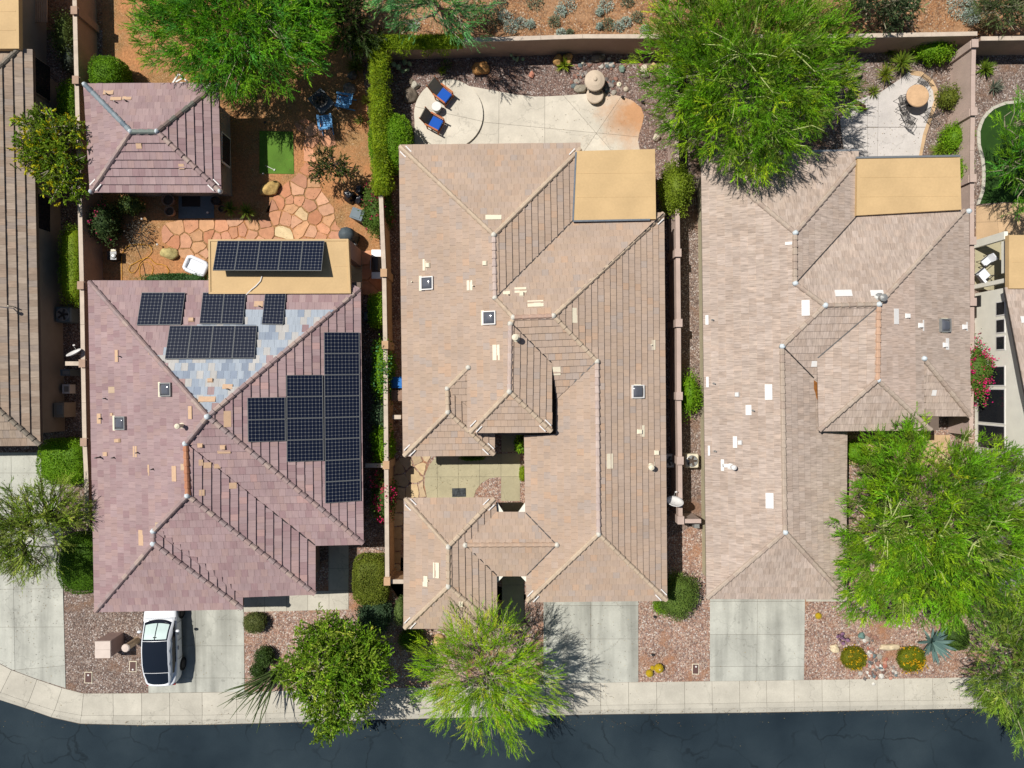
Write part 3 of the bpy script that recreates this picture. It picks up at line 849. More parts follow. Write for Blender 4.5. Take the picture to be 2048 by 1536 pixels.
def tile_facets(house, facets, palette, mats, w=0.33, e=0.38, pick=None, seed=1, limit=300, tile_h=0.05, band=None):
    rnd = random.Random(seed)
    cells = []
    for name, f in facets.items():
        us = [q[0] for q in f.uv]; vs = [q[1] for q in f.uv]
        v0 = min(vs)
        j = 0
        while v0 + j * e < max(vs):
            off = (j % 2) * w * 0.5 + rnd.uniform(-.03, .03)
            i0 = int((min(us) - off) / w) - 1; i1 = int((max(us) - off) / w) + 1
            for i in range(i0, i1 + 1):
                x0 = i * w + off; y0 = v0 + j * e
                c = clean(clip_rect(f.uv, x0 + 0.003, x0 + w - 0.003, y0, y0 + e + 0.03))
                if len(c) < 3 or abs(area(c)) < 0.004: continue
                full = abs(area(c)) > (w - 0.008) * (e + 0.029) * 0.97
                wp = f.M @ Vector((x0 + w / 2, y0 + e / 2, 0))
                key = pick(name, f, wp, rnd) if pick else rnd.randrange(len(palette))
                cells.append((full, wp, f, x0, y0, c, key))
            j += 1
    fulls = [c for c in cells if c[0]]
    fulls.sort(key=lambda c: c[1].x ** 2 + c[1].y ** 2 - 30 * c[1].z)
    chosen = set(id(c) for c in fulls[:limit])
    cache = {}
    stuff = {}
    for c in cells:
        full, wp, f, x0, y0, pl, key = c
        ax = 'x' if f.facing in 'EW' else 'y'
        m = mats[ax] if isinstance(mats, dict) else mats
        col = palette[key]
        jit = rnd.uniform(-.006, .006)
        if id(c) in chosen:
            var = rnd.randrange(3)
            k = (key, ax, var)
            if k not in cache:
                fct = (0.96, 1.0, 1.035)[var]
                mb = MB()
                rect = [(0.003, 0), (w - .003, 0), (w - .003, e + .03), (0.003, e + .03)]
                vs, fs = tile_wedge(rect, 0, e, 0.012, tile_h + (-.005, 0, .006)[var])
                mb.add(vs, fs, (col[0] * fct, col[1] * fct, col[2] * fct, 1))
                me = bpy.data.meshes.new('roof_tile')
                me.from_pydata(mb.v, [], mb.f)
                at = me.color_attributes.new('Col', 'FLOAT_COLOR', 'CORNER')
                at.data.foreach_set('color', np.tile(np.array(mb.c[0], dtype=np.float32), len(at.data)))
                me.materials.append(m); me.update(); cache[k] = me
            mt = f.M.copy(); mt.translation = f.M @ Vector((x0, y0, 0))
            link_mesh('roof_tile', cache[k], mt, house)
        else:
            fct = rnd.uniform(.95, 1.045)
            vs, fs = tile_wedge(pl, y0, e, 0.012, tile_h + jit)
            vs = [f.M @ Vector(v) for v in vs]
            stuff.setdefault(ax, MB()).add(vs, fs, (col[0] * fct, col[1] * fct, col[2] * fct, 1))
    for ax, mb in stuff.items():
        mb.build('roof_tiling', mats[ax] if isinstance(mats, dict) else mats, parent=house, kind='stuff')
    dk = MB()
    for f in facets.values():
        top = [p - f.n * 0.004 for p in f.P]
        bot = [p - f.n * 0.12 for p in f.P]
        n = len(top)
        dk.add(top + bot, [tuple(range(n)), tuple(range(2 * n - 1, n - 1, -1))] + [((i + 1) % n, i, i + n, (i + 1) % n + n) for i in range(n)])
    dk.build('roof_deck', M['deck'], parent=house)

def ridge_run(house, P0, P1, m, cols, seed=0, step=0.38, w=0.27, h=0.14, lift=0.0):
    """overlapping ridge tiles from low end P0 to high end P1; each an object"""
    rnd = random.Random(seed)
    d = P1 - P0; L_ = d.length
    n = max(1, round(L_ / step)); st = L_ / n
    dd = d.normalized(); side = dd.cross(Vector((0, 0, 1))).normalized(); upv = side.cross(dd).normalized()
    cache = {}
    for i in range(n):
        ci = rnd.randrange(len(cols))
        if (ci, n) not in cache:
            prof0 = [(-w / 2, -.04), (-w / 2 * .8, h * .55), (-w * .2, h), (w * .2, h), (w / 2 * .8, h * .55), (w / 2, -.04)]
            mb = MB()
            k = len(prof0)
            vs = [(0, x * 1.12, z + .03) for x, z in prof0] + [(st + .04, x * .90, z - .02) for x, z in prof0]
            fs = [(j, j + 1, j + 1 + k, j + k) for j in range(k - 1)] + [tuple(range(k - 1, -1, -1)), tuple(range(k, 2 * k))]
            mb.add(vs, fs, cols[ci])
            me = bpy.data.meshes.new('ridge_tile'); me.from_pydata(mb.v, [], mb.f)
            at = me.color_attributes.new('Col', 'FLOAT_COLOR', 'CORNER')
            at.data.foreach_set('color', np.tile(np.array(cols[ci], dtype=np.float32), len(at.data)))
            me.materials.append(m); me.update(); cache[(ci, n)] = me
        o = P0 + dd * (st * i) + Vector((0, 0, lift)) + upv * rnd.uniform(-.004, .004)
        mt = Matrix(((dd.x, side.x * -1, upv.x, o.x), (dd.y, side.y * -1, upv.y, o.y), (dd.z, side.z * -1, upv.z, o.z), (0, 0, 0, 1)))
        link_mesh('ridge_tile', cache[(ci, n)], mt, house)

def node_cap(house, P, m, s=0.17):
    s *= .85
    rnd = random.Random(int(P.x * 100))
    mb = MB()
    mb.lathe([(s * 1.1, -.02), (s, .10), (s * .75, .17), (s * .3, .21)], (P.x, P.y, P.z), n=10)
    mb.v = [(x + rnd.uniform(-.02, .02), y + rnd.uniform(-.02, .02), z) for x, y, z in mb.v]
    mb.build('mortar_cap', m, parent=house, smooth=True)

def house_body(house, outline, z, m, name='wall', ins=0.55, top=2.45, fascia=True):
    p = [W2(a, b, z) for a, b in outline]
    q = inset(p, ins)
    MB().prism(q, -0.1, z - .12).build(name, M[m], parent=house)
    e = MB(); e.prism(inset(p, 0.03), z - 0.20, z - 0.05, bot=True); e.build('eave', M['soffit'], parent=house)

def patch(house, f, px, py, w, h, m='beige_paint', hh=0.045, name='vent_flashing', **kw):
    """raised sheet on the roof; w,h in px as seen"""
    F_ = f.frame(px, py, 0)
    k = (CAM_H - F_.translation.z) / FPX
    if f.facing in 'EW': du, dv = h * k, w * k
    else: du, dv = w * k, h * k
    mb = MB(); mb.box((0, 0, 0), (du, dv, 0.02), M=F_ @ Matrix.Translation((0, 0, hh + .02)))
    return mb.build(name, M[m], parent=house, **kw)

def vent(house, f, px, py, w=9, h=11, m='beige_paint', hh=0.12, hood=True):
    F_ = f.frame(px, py, 0); k = (CAM_H - F_.translation.z) / FPX
    du, dv = (h * k, w * k) if f.facing in 'EW' else (w * k, h * k)
    mb = MB()
    t = F_ @ Matrix.Translation((0, 0, .05))
    a, b = du / 2, dv / 2
    vs = [(-a, -b, 0), (a, -b, 0), (a, b, 0), (-a, b, 0), (-a * .8, -b * .9, hh), (a * .8, -b * .9, hh), (a * .8, b * .6, hh * .6), (-a * .8, b * .6, hh * .6)]
    mb.add([t @ Vector(v) for v in vs], [(4, 5, 6, 7), (0, 1, 5, 4), (1, 2, 6, 5), (2, 3, 7, 6), (3, 0, 4, 7)])
    mb.build('roof_vent', M[m], parent=house)

def pipe(house, f, px, py, r=0.04, h=0.3, m='beige_paint', cap=False):
    P = f.hit(px, py)
    mb = MB(); mb.lathe([(r * 2.2, 0), (r * 1.6, .05), (r, .08), (r, h), (r * .7, h)], (P.x, P.y, P.z), n=10)
    if cap: mb.lathe([(r * .8, h + .02), (r * 1.5, h + .05), (r * 1.4, h + .12), (r * .3, h + .17)], (P.x, P.y, P.z), n=12)
    mb.build('vent_pipe', M[m], parent=house, smooth=False)

def skylight(house, f, px, py, s=0.62, label=None, fm='white_paint'):
    t = f.frame(px, py, 0)
    mb = MB()
    for dx, dy, a, b in ((0, s / 2, s + .05, .05), (0, -s / 2, s + .05, .05), (s / 2, 0, .05, s - .05), (-s / 2, 0, .05, s - .05)):
        mb.box((0, 0, 0), (a, b, 0.16), M=t @ Matrix.Translation((dx, dy, .09)))
    fr = mb.build('skylight', M[fm], parent=house)
    n = 8; vs = []; fs = []
    for i in range(n + 1):
        for j in range(n + 1):
            x, y = i / n * 2 - 1, j / n * 2 - 1
            z = .10 + .13 * ((1 - x ** 4) * (1 - y ** 4)) ** .6
            vs.append(t @ Vector((x * s * .475, y * s * .475, z)))
    for i in range(n):
        for j in range(n):
            a = i * (n + 1) + j; fs.append((a, a + n + 1, a + n + 2, a + 1))
    MB().add(vs, fs).build('dome', M['dome'], parent=fr, smooth=True)
    patch(house, f, px - (14 if f.facing == 'W' else 0), py, 6 if f.facing == 'W' else 16, 30, 'cream_paint')

def tilemat(name, stretch=None, **k):
    return mat(name, attr=True, rough=0.85, stretch=stretch, spec=0.15, **k)
TM1 = {'x': tilemat('mauve_tile', (2.2, 14, 1), nscale=1.0, namt=.10, nscale2=.45, namt2=.10), 'y': tilemat('mauve_tile_down', (14, 2.2, 1), nscale=1.0, namt=.10, nscale2=.45, namt2=.10)}
TM2 = {'x': tilemat('tan_tile', (5, 16, 1), nscale=1.0, namt=.07, nscale2=.5, namt2=.08), 'y': tilemat('tan_tile_down', (16, 5, 1), nscale=1.0, namt=.07, nscale2=.5, namt2=.08)}
TM3 = {'x': tilemat('streaked_tile', (2.6, 17, 1), nscale=1.0, namt=.26, nscale2=.5, namt2=.06), 'y': tilemat('streaked_tile_down', (17, 2.6, 1), nscale=1.0, namt=.26, nscale2=.5, namt2=.06)}
RM = tilemat('ridge_tile_mat', None, nscale=6, namt=.12)

P1 = [S(174, 148, 146), S(169, 142, 141), S(178, 152, 149), S(171, 145, 144), S(164, 135, 135), S(173, 148, 147), S(176, 148, 143),
      S(160, 170, 182), S(196, 192, 186), S(178, 186, 194), S(148, 158, 172), S(204, 178, 150), S(186, 152, 146)]
def pick1(name, f, wp, rnd):
    k = FPX / (CAM_H - wp.z); px = 1024 + wp.x * k; py = 768 - wp.y * k
    if name == 'N':
        # weathered blue-grey tiles cover the lower middle of this slope
        edge = 600 + max(0, (470 - px)) * .75 + (14 if px > 470 else 0)
        if py > edge and rnd.random() < .92 and px > 290 and not (py < 625 and px < 640 and rnd.random() < .3):
            return rnd.choice([7, 8, 9, 10, 9, 8])
    if rnd.random() < .004: return 11
    if name in ('E', 'E2', 'S1') and rnd.random() < .05: return 12
    return rnd.randrange(7)

# ---- left mauve house
h1 = thing('house', 'single storey house with mauve tile roof and solar panels, white car on its drive', 'house', W(450, 900))
F1 = {
 'W': Facet(((178, 562), (191, 1223)), 2.75, 'W', [(178, 562), (416, 833), (372, 887), (376, 991), (308, 1062), (308, 1087), (191, 1223)]),
 'N': Facet(((178, 562), (722, 562.5)), 2.75, 'N', [(178, 562), (690, 562), (721, 577), (416, 833)]),
 'E': Facet(((721, 577), (727, 1088)), 2.75, 'E', [(721, 577), (727, 1088), (416, 833)]),
 'S1': Facet(((631, 1090), (727, 1088)), 2.75, 'S', [(416, 833), (727, 1088), (631, 1090), (372, 887)]),
 'E2': Facet(((631, 1090), (631, 1188)), 2.75, 'E', [(372, 887), (631, 1090), (631, 1188), (376, 991)]),
 'S2': Facet(((486, 1192), (631, 1189)), 2.75, 'S', [(376, 991), (631, 1188), (486, 1193), (308, 1062)]),
 'E3': Facet(((486, 1193), (486, 1217)), 2.75, 'E', [(308, 1062), (486, 1193), (486, 1217), (308, 1087)]),
 'S3': Facet(((191, 1223), (486, 1217)), 2.75, 'S', [(308, 1087), (486, 1217), (191, 1223)]),
}
tile_facets(h1, F1, P1, TM1, w=0.33, e=0.41, pick=pick1, seed=3, tile_h=.075)
RC1 = [S(176, 152, 146), S(166, 142, 138), S(188, 166, 154), S(172, 152, 148), S(180, 154, 146)]
def rr(house_, f, a, b, cols, seed, m=RM, **k):
    ridge_run(house_, f.hit(*a), f.hit(*b), m, cols, seed, **k)
rr(h1, F1['W'], (181, 565), (416, 833), RC1, 1)
rr(h1, F1['E'], (719, 578), (416, 833), RC1, 2)
rr(h1, F1['E'], (726, 1086), (416, 833), RC1, 3)
rr(h1, F1['W'], (372, 887), (416, 833), RC1, 4)
rr(h1, F1['W'], (376, 991), (372, 887), [S(196, 136, 104), S(202, 144, 110)], 5)
rr(h1, F1['E2'], (630, 1187), (376, 991), RC1, 6)
rr(h1, F1['W'], (308, 1062), (376, 991), RC1, 7)
rr(h1, F1['W'], (308, 1087), (308, 1062), RC1, 8)
rr(h1, F1['E3'], (485, 1216), (308, 1087), RC1, 9)
rr(h1, F1['W'], (193, 1221), (308, 1087), RC1, 10)
for p in ((416, 833), (372, 887), (376, 991), (308, 1062), (308, 1087)): node_cap(h1, F1['W'].hit(*p), M['mortar_white'])
house_body(h1, [(178, 562), (722, 563), (727, 1089), (631, 1090), (631, 1189), (486, 1192), (486, 1217), (191, 1223)], 2.75, 'stucco_mauve')
# raised course beside the garage valley
for i in range(9):
    t = i / 9
    a = F1['S2'].frame(322 + 150 * t, 1068 + 116 * t, 0.05)
    MB().box((0, 0, 0), (.36, .36, .05), M=a @ Matrix.Rotation(R(0), 4, 'Z'), col=P1[i % 6]).build('valley_tile', TM1['y'], parent=h1)
for (fx, px, py, w, h) in [('W', 235, 712, 8, 24), ('W', 200, 837, 10, 20), ('W', 225, 829, 6, 6), ('W', 272, 903, 10, 22), ('W', 299, 940, 4, 22), ('W', 350, 947, 11, 31), ('W', 284, 1075, 12, 31),
                           ('W', 382, 825, 9, 26), ('W', 212, 908, 11, 8), ('N', 518, 609, 18, 12), ('N', 456, 774, 20, 10), ('N', 415, 799, 34, 11), ('E', 455, 838, 14, 32), ('S1', 449, 903, 26, 6),
                           ('E2', 402, 925, 8, 12), ('E2', 415, 930, 14, 11), ('E2', 435, 932, 12, 9), ('E2', 466, 971, 14, 12), ('E2', 404, 985, 10, 12), ('W', 303, 705, 10, 8)]:
    patch(h1, F1[fx], px, py, w, h)
for fx, px, py in [('W', 238, 881), ('N', 384, 641), ('N', 422, 762), ('S1', 402, 889), ('S1', 447, 893)]: vent(h1, F1[fx], px, py, 12, 8)
for fx, px, py in [('W', 242, 713), ('W', 204, 837), ('W', 277, 905), ('W', 307, 938), ('N', 521, 613), ('N', 457, 778), ('W', 212, 797), ('W', 229, 915)]: pipe(h1, F1[fx], px, py, .03, .28, 'metal_dark')
pipe(h1, F1['W'], 366, 851, .09, .5, 'cream_paint', cap=True); pipe(h1, F1['W'], 202, 914, .04, .5, 'metal_dark')
skylight(h1, F1['W'], 244, 846, fm='grey_metal'); skylight(h1, F1['W'], 335, 779, fm='grey_metal')
# flat patio roof with parapet
def flat_roof(house, pts, z, m='flat_roof', th=0.28, lip=0.0):
    p = [W2(a, b, z) for a, b in pts]
    MB().prism(p, z - th, z, bot=True).build('patio_roof', M[m], parent=house)
    xs_ = [q[0] for q in p]; ys_ = [q[1] for q in p]
    ns_ = max(2, int((max(ys_) - min(ys_)) / 0.95))
    for i in range(1, ns_):
        y = min(ys_) + (max(ys_) - min(ys_)) * i / ns_
        MB().box(((min(xs_) + max(xs_)) / 2, y, z + .004), (max(xs_) - min(xs_) - .35, .05, .010), R(.4)).build('membrane_seam', M[m], parent=house)
    if lip:
        e = MB()
        q = inset(p, 0.10)
        if area(p) < 0: p = p[::-1]
        n = len(p)
        for i in range(n):
            j = (i + 1) % n
            e.add([(p[i][0], p[i][1], z + lip), (p[j][0], p[j][1], z + lip), (q[j][0], q[j][1], z + lip), (q[i][0], q[i][1], z + lip),
                   (p[i][0], p[i][1], z), (p[j][0], p[j][1], z), (q[j][0], q[j][1], z), (q[i][0], q[i][1], z)],
                  [(0, 1, 2, 3), (4, 5, 1, 0), (6, 7, 3, 2)])
        e.build('parapet', M[m], parent=house)
flat_roof(h1, [(417, 479), (697, 478), (702, 587), (418, 588)], 3.1, lip=.04)
for a, b in ((691, 497), (693, 577), (426, 497)):
    c = W(a, b, 2.9)
    MB().box((c.x, c.y, 1.4), (.40, .9, 2.8)).build('porch_column', M['stucco_mauve'], parent=h1)
paving('covered_patio_floor', [(430, 500), (724, 500), (724, 590), (430, 590)], [((575, 400), (575, 600))], 'conc_court', z=0.05)

# ---- small casita at the back
hc = thing('casita', 'small square guest house with mauve hipped roof beside the yellow-flowering tree', 'guest house', W(310, 300))
FCs = {
 'N': Facet(((169, 169), (437, 167)), 2.75, 'N', [(169, 169), (437, 167), (315, 264), (263, 264)]),
 'S': Facet(((182, 385), (443, 385)), 2.75, 'S', [(182, 385), (443, 385), (315, 264), (263, 264)]),
 'W': Facet(((169, 169), (182, 385)), 2.75, 'W', [(169, 169), (182, 385), (263, 264)]),
 'E': Facet(((437, 167), (443, 385)), 2.75, 'E', [(437, 167), (443, 385), (315, 264)]),
}
tile_facets(hc, FCs, P1[:7], TM1, w=0.33, e=0.40, seed=5, tile_h=.08)
RCc = [S(138, 118, 108), S(128, 112, 104), S(120, 118, 108)]
rr(hc, FCs['N'], (171, 170), (263, 264), [S(138, 150, 156), S(122, 134, 142), S(150, 160, 164)], 11)
rr(hc, FCs['E'], (436, 169), (315, 264), RCc, 12); rr(hc, FCs['E'], (441, 383), (315, 264), RC1, 13); rr(hc, FCs['W'], (184, 383), (263, 264), RC1, 14)
rr(hc, FCs['N'], (263, 264), (315, 264), [S(138, 146, 138), S(126, 136, 130)], 15)
for p in ((263, 264), (315, 264), (171, 170), (436, 169), (184, 383), (441, 383)): node_cap(hc, FCs['N'].hit(*p) if p[1] < 300 else FCs['S'].hit(*p), M['mortar_white'], .14)
house_body(hc, [(169, 169), (437, 167), (443, 385), (182, 385)], 2.75, 'stucco_grey')
for px, py, w, h in ((218, 186, 20, 11), (233, 199, 22, 8), (255, 198, 18, 8)): patch(hc, FCs['N'], px, py, w, h)
for px, py in ((217, 190), (234, 206), (254, 203)): pipe(hc, FCs['N'], px, py, .03, .28, 'metal_dark')
patch(hc, FCs['S'], 279, 292, 11, 10); patch(hc, FCs['S'], 364, 333, 11, 10)
w0 = W(463, 285, 0); wx = w0.x + .0
win = MB().box((W(455, 0, 1.2).x + .02, W(0, 300, 1.5).y, 1.5), (.06, 1.6, 1.1)).build('window', M['white_paint'], parent=hc)
MB().box((W(455, 0, 1.2).x + .05, W(0, 300, 1.5).y, 1.5), (.04, 1.45, .95)).build('pane', M['glass_dark'], parent=win)

# ---- middle house
h2 = thing('house', 'middle house with brown tan tile roof and enclosed front courtyard', 'house', W(1070, 800))
P2 = [S(193, 169, 149), S(192, 168, 147), S(195, 171, 151), S(191, 168, 149), S(194, 168, 146), S(191, 169, 151), S(195, 170, 148), S(200, 169, 143), S(187, 169, 155)]
def pick2(name, f, wp, rnd):
    q = rnd.random()
    return 7 if q < .04 else (8 if q < .09 else rnd.randrange(7))
F2 = {
 'WA': Facet(((799, 292), (806, 912)), 2.75, 'W', [(799, 292), (988, 470), (990, 596), (1027, 635), (1021, 646), (1019, 783), (938, 865), (935, 858), (935, 736), (895, 777), (896, 824), (807, 912)]),
 'NA': Facet(((799, 291), (1161, 287)), 2.75, 'N', [(799, 291), (1161, 287), (1161, 298), (988, 470)]),
 'EA': Facet(((988, 470), (990, 596)), 4.40, 'E', [(988, 470), (1161, 298), (1160, 430), (1146, 443), (990, 596)]),
 'NB': Facet(((1027, 635), (1107, 632)), 4.72, 'N', [(990, 596), (1146, 442), (1168, 428), (1327, 426), (1107, 632), (1027, 635)]),
 'EB': Facet(((1327, 426), (1333, 1200)), 2.75, 'E', [(1107, 632), (1327, 426), (1333, 1200), (1197, 1068), (1194, 723)]),
 'SB': Facet(((1027, 635), (1107, 632)), 4.72, 'S', [(1023, 644), (1030, 636), (1107, 632), (1194, 723), (1112, 798), (1103, 726)]),
 'EM': Facet(((1021, 646), (1019, 783)), 4.64, 'E', [(1021, 646), (1103, 726), (1103, 863), (1019, 783)]),
 'SM': Facet(((941, 865), (1103, 864)), 3.93, 'S', [(1019, 783), (1103, 864), (940, 865)]),
 'WB': Facet(((1194, 723), (1197, 1068)), 3.98, 'W', [(1194, 723), (1197, 1068), (1053, 1203), (1053, 1151), (1114, 1089), (1051, 1024), (1049, 871), (1095, 869), (1112, 868), (1112, 798)]),
 'SG': Facet(((1053, 1203), (1333, 1200)), 2.75, 'S', [(1197, 1068), (1333, 1200), (1053, 1203)]),
 'ES': Facet(((895, 777), (896, 824)), 3.56, 'E', [(895, 777), (937, 815), (989, 868), (989, 909), (896, 824)]),
 'SS': Facet(((930, 735), (944, 735)), 3.96, 'S', [(937, 735), (937, 814), (896, 778)]),
 'ST': Facet(((807, 912), (989, 910)), 2.75, 'S', [(896, 824), (989, 910), (807, 912)]),
 'CN': Facet(((931, 1090), (1114, 1089)), 3.30, 'N', [(931, 1090), (993, 1024), (1051, 1024), (1114, 1089)]),
 'CS': Facet(((931, 1090), (1114, 1089)), 3.30, 'S', [(931, 1090), (1114, 1089), (1053, 1151), (993, 1151)]),
 'GN': Facet(((809, 996), (990, 995)), 2.75, 'N', [(809, 996), (990, 995), (897, 1093)]),
 'GW': Facet(((809, 996), (808, 1256)), 2.75, 'W', [(809, 996), (897, 1093), (897, 1172), (808, 1256)]),
 'GE': Facet(((990, 995), (994, 1254)), 2.75, 'E', [(897, 1093), (990, 996), (993, 1024), (931, 1090), (993, 1151), (994, 1254), (897, 1172)]),
 'GS': Facet(((808, 1256), (994, 1254)), 2.75, 'S', [(897, 1172), (994, 1254), (808, 1256)]),
}
tile_facets(h2, F2, P2, TM2, w=0.335, e=0.345, pick=pick2, seed=8, tile_h=0.075)
RC2 = [S(206, 184, 158), S(200, 178, 154), S(210, 188, 162)]
RC2p = [S(206, 184, 170), S(200, 180, 170), S(210, 190, 178)]
for i, (f, a, b, c) in enumerate([('WA', (801, 294), (988, 470), RC2), ('EA', (1160, 299), (988, 470), RC2), ('WA', (990, 596), (988, 470), RC2p), ('WA', (990, 596), (1027, 635), RC2),
      ('NB', (1029, 635), (1107, 632), [S(204, 172, 152), S(196, 164, 144)]), ('EB', (1326, 428), (1107, 632), RC2), ('EB', (1194, 723), (1107, 632), RC2), ('EB', (1197, 1068), (1194, 723), RC2p),
      ('EB', (1332, 1199), (1197, 1068), RC2), ('WB', (1055, 1202), (1197, 1068), RC2), ('WA', (1022, 648), (1027, 637), RC2), ('EM', (1021, 646), (1019, 783), RC2p),
      ('EM', (1102, 862), (1019, 783), RC2), ('SM', (941, 864), (1019, 783), RC2), ('WA', (895, 777), (937, 735), RC2), ('ES', (896, 824), (895, 777), RC2), ('ES', (988, 908), (896, 824), RC2),
      ('WA', (809, 911), (896, 824), RC2), ('CS', (932, 1090), (1113, 1089), [S(204, 176, 152)]), ('GN', (811, 997), (897, 1093), RC2), ('GE', (989, 997), (897, 1093), RC2), ('GW', (897, 1093), (897, 1172), RC2),
      ('GW', (810, 1255), (897, 1172), RC2), ('GE', (993, 1253), (897, 1172), RC2)]):
    rr(h2, F2[f], a, b, c, 20 + i, w=.25, h=.13)
for f, p in [('WA', (988, 470)), ('WA', (990, 596)), ('WA', (1027, 635)), ('WA', (1021, 648)), ('EB', (1107, 632)), ('EB', (1194, 723)), ('EB', (1197, 1068)), ('EM', (1019, 783)), ('WA', (937, 735)), ('WA', (895, 777)),
             ('WA', (896, 824)), ('CS', (931, 1090)), ('WB', (1114, 1089)), ('GN', (897, 1093)), ('GW', (897, 1172))]: node_cap(h2, F2[f].hit(*p), M['mortar'], .16)
house_body(h2, [(799, 292), (1161, 287), (1160, 428), (1327, 426), (1333, 1200), (1053, 1203), (1049, 871), (989, 871), (989, 909), (807, 912)], 2.75, 'stucco_tan')
tw = MB(); tw.prism(inset([W2(a, b, 3.93) for a, b in ((941, 700), (1103, 700), (1103, 864), (941, 865))], .35), 2.6, 3.8); tw.build('tower_wall', M['stucco_tan'], parent=h2)
house_body(h2, [(809, 996), (990, 995), (994, 1254), (808, 1256)], 2.75, 'stucco_tan')
flat_roof(h2, [(1153, 302), (1310, 298), (1312, 438), (1146, 441)], 3.32)
fl = MB(); 
for a, b in (((1146, 442), (1300, 439)), ((1152, 304), (1146, 441))):
    A, B = W(*a, 3.34), W(*b, 3.34); d = B - A
    fl.box(((A.x + B.x) / 2, (A.y + B.y) / 2, 3.30), (d.length, .08, .08), math.atan2(d.y, d.x))
fl.build('flashing', M['metal_flash'], parent=h2)
for a, b in ((1303, 318), (1303, 420), (1163, 314)):
    c = W(a, b, 3.0); MB().box((c.x, c.y, 1.5), (.40, .45, 3.0)).build('porch_column', M['stucco_tan'], parent=h2)
# passage arch corbels
for pts in ([(994, 1004), (994, 1024), (1007, 1024)], [(1051, 1004), (1051, 1024), (1037, 1024)], [(994, 1151), (1008, 1151), (994, 1166)], [(1054, 1151), (1040, 1151), (1054, 1166)]):
    MB().prism([W2(a, b, 2.6) for a, b in pts], 2.45, 2.6, bot=True).build('corner_soffit', M['stucco_cream'], parent=h2)
for (fx, px, py, w, h) in [('NA', 987, 435, 32, 12), ('WA', 850, 530, 8, 23), ('WA', 940, 571, 12, 20), ('WA', 815, 564, 2, 18), ('NB', 1013, 585, 14, 10), ('NB', 1041, 581, 24, 12), ('NB', 1071, 608, 32, 14),
    ('EB', 1150, 631, 13, 30), ('WA', 993, 705, 15, 31), ('SB', 1113, 741, 16, 18), ('EB', 1306, 690, 8, 20), ('EB', 1284, 862, 9, 23), ('EB', 1219, 922, 13, 30), ('EB', 1307, 934, 3, 22),
    ('GW', 873, 1140, 13, 31), ('GW', 851, 1162, 11, 21)]:
    patch(h2, F2[fx], px, py, w, h, 'cream_paint', hh=.035)
for fx, px, py in [('WA', 857, 531), ('WA', 971, 527), ('NB', 1043, 590), ('EB', 1277, 863), ('EB', 1311, 905), ('GS', 922, 1206)]: vent(h2, F2[fx], px, py, 9, 10, 'cream_paint')
for fx, px, py in [('WA', 946, 572), ('NB', 1016, 589), ('WA', 824, 564), ('EB', 1302, 690), ('GW', 856, 1160)]: pipe(h2, F2[fx], px, py, .03, .2, 'cream_paint')
pipe(h2, F2['EM'], 1030, 676, .11, .45, 'cream_paint', cap=True); pipe(h2, F2['EB'], 1299, 933, .10, .4, 'cream_paint', cap=True)
skylight(h2, F2['WA'], 856, 567); skylight(h2, F2['WA'], 980, 636); skylight(h2, F2['EB'], 1274, 783)

# ---- right house
h3 = thing('house', 'right hand house with pale streaked shake tile roof and flat tan patio roof', 'house', W(1660, 780))
P3 = [S(195, 176, 160), S(190, 171, 156), S(199, 180, 165), S(193, 174, 159), S(186, 166, 150), S(196, 175, 158)]
P3b = P3 + [S(200, 177, 160), S(204, 182, 166)]
def pick3(name, f, wp, rnd):
    if name == 'EB':
        k = FPX / (CAM_H - wp.z); px = 1024 + wp.x * k
        if px < 1832: return rnd.choice([6, 7])
        return rnd.choice([1, 3, 4])
    return rnd.randrange(6)
F3 = {
 'WA': Facet(((1402, 310), (1413, 1197)), 2.75, 'W', [(1402, 310), (1590, 466), (1590, 567), (1650, 611), (1564, 693), (1570, 1064), (1413, 1197)]),
 'NA': Facet(((1402, 310), (1717, 303)), 2.75, 'N', [(1402, 310), (1717, 303), (1717, 318), (1590, 466)]),
 'EA': Facet(((1590, 466), (1590, 567)), 4.18, 'E', [(1590, 466), (1717, 318), (1722, 425), (1713, 433), (1590, 567)]),
 'NB': Facet(((1652, 611), (1757, 609)), 4.60, 'N', [(1590, 567), (1713, 433), (1725, 424), (1925, 421), (1757, 609), (1650, 611)]),
 'SB': Facet(((1652, 611), (1757, 609)), 4.60, 'S', [(1650, 611), (1757, 609), (1634, 718), (1634, 762), (1564, 694)]),
 'WB': Facet(((1757, 609), (1755, 760)), 4.60, 'W', [(1757, 609), (1755, 760), (1637, 862), (1634, 717)]),
 'EC': Facet(((1564, 694), (1570, 1064)), 4.0, 'E', [(1564, 694), (1634, 762), (1640, 790), (1700, 840), (1694, 864), (1692, 1198), (1570, 1064)]),
 'SG': Facet(((1413, 1197), (1692, 1198)), 2.75, 'S', [(1570, 1064), (1692, 1198), (1413, 1197)]),
 'EB': Facet(((1936, 421), (1941, 833)), 2.75, 'E', [(1757, 609), (1925, 421), (1936, 421), (1940, 833), (1847, 717), (1847, 832), (1828, 832), (1755, 760)]),
 'SH': Facet(((1846, 832), (1940, 832)), 2.75, 'S', [(1847, 717), (1940, 832), (1846, 832)]),
 'SC': Facet(((1638, 862), (1862, 860)), 3.70, 'S', [(1755, 760), (1862, 860), (1638, 862)]),
}
tile_facets(h3, F3, P3b, TM3, w=0.30, e=0.37, pick=pick3, seed=12, tile_h=0.05)
RC3 = [S(188, 170, 152), S(182, 162, 146), S(194, 176, 158)]
RC3o = [S(208, 170, 142), S(200, 164, 138)]
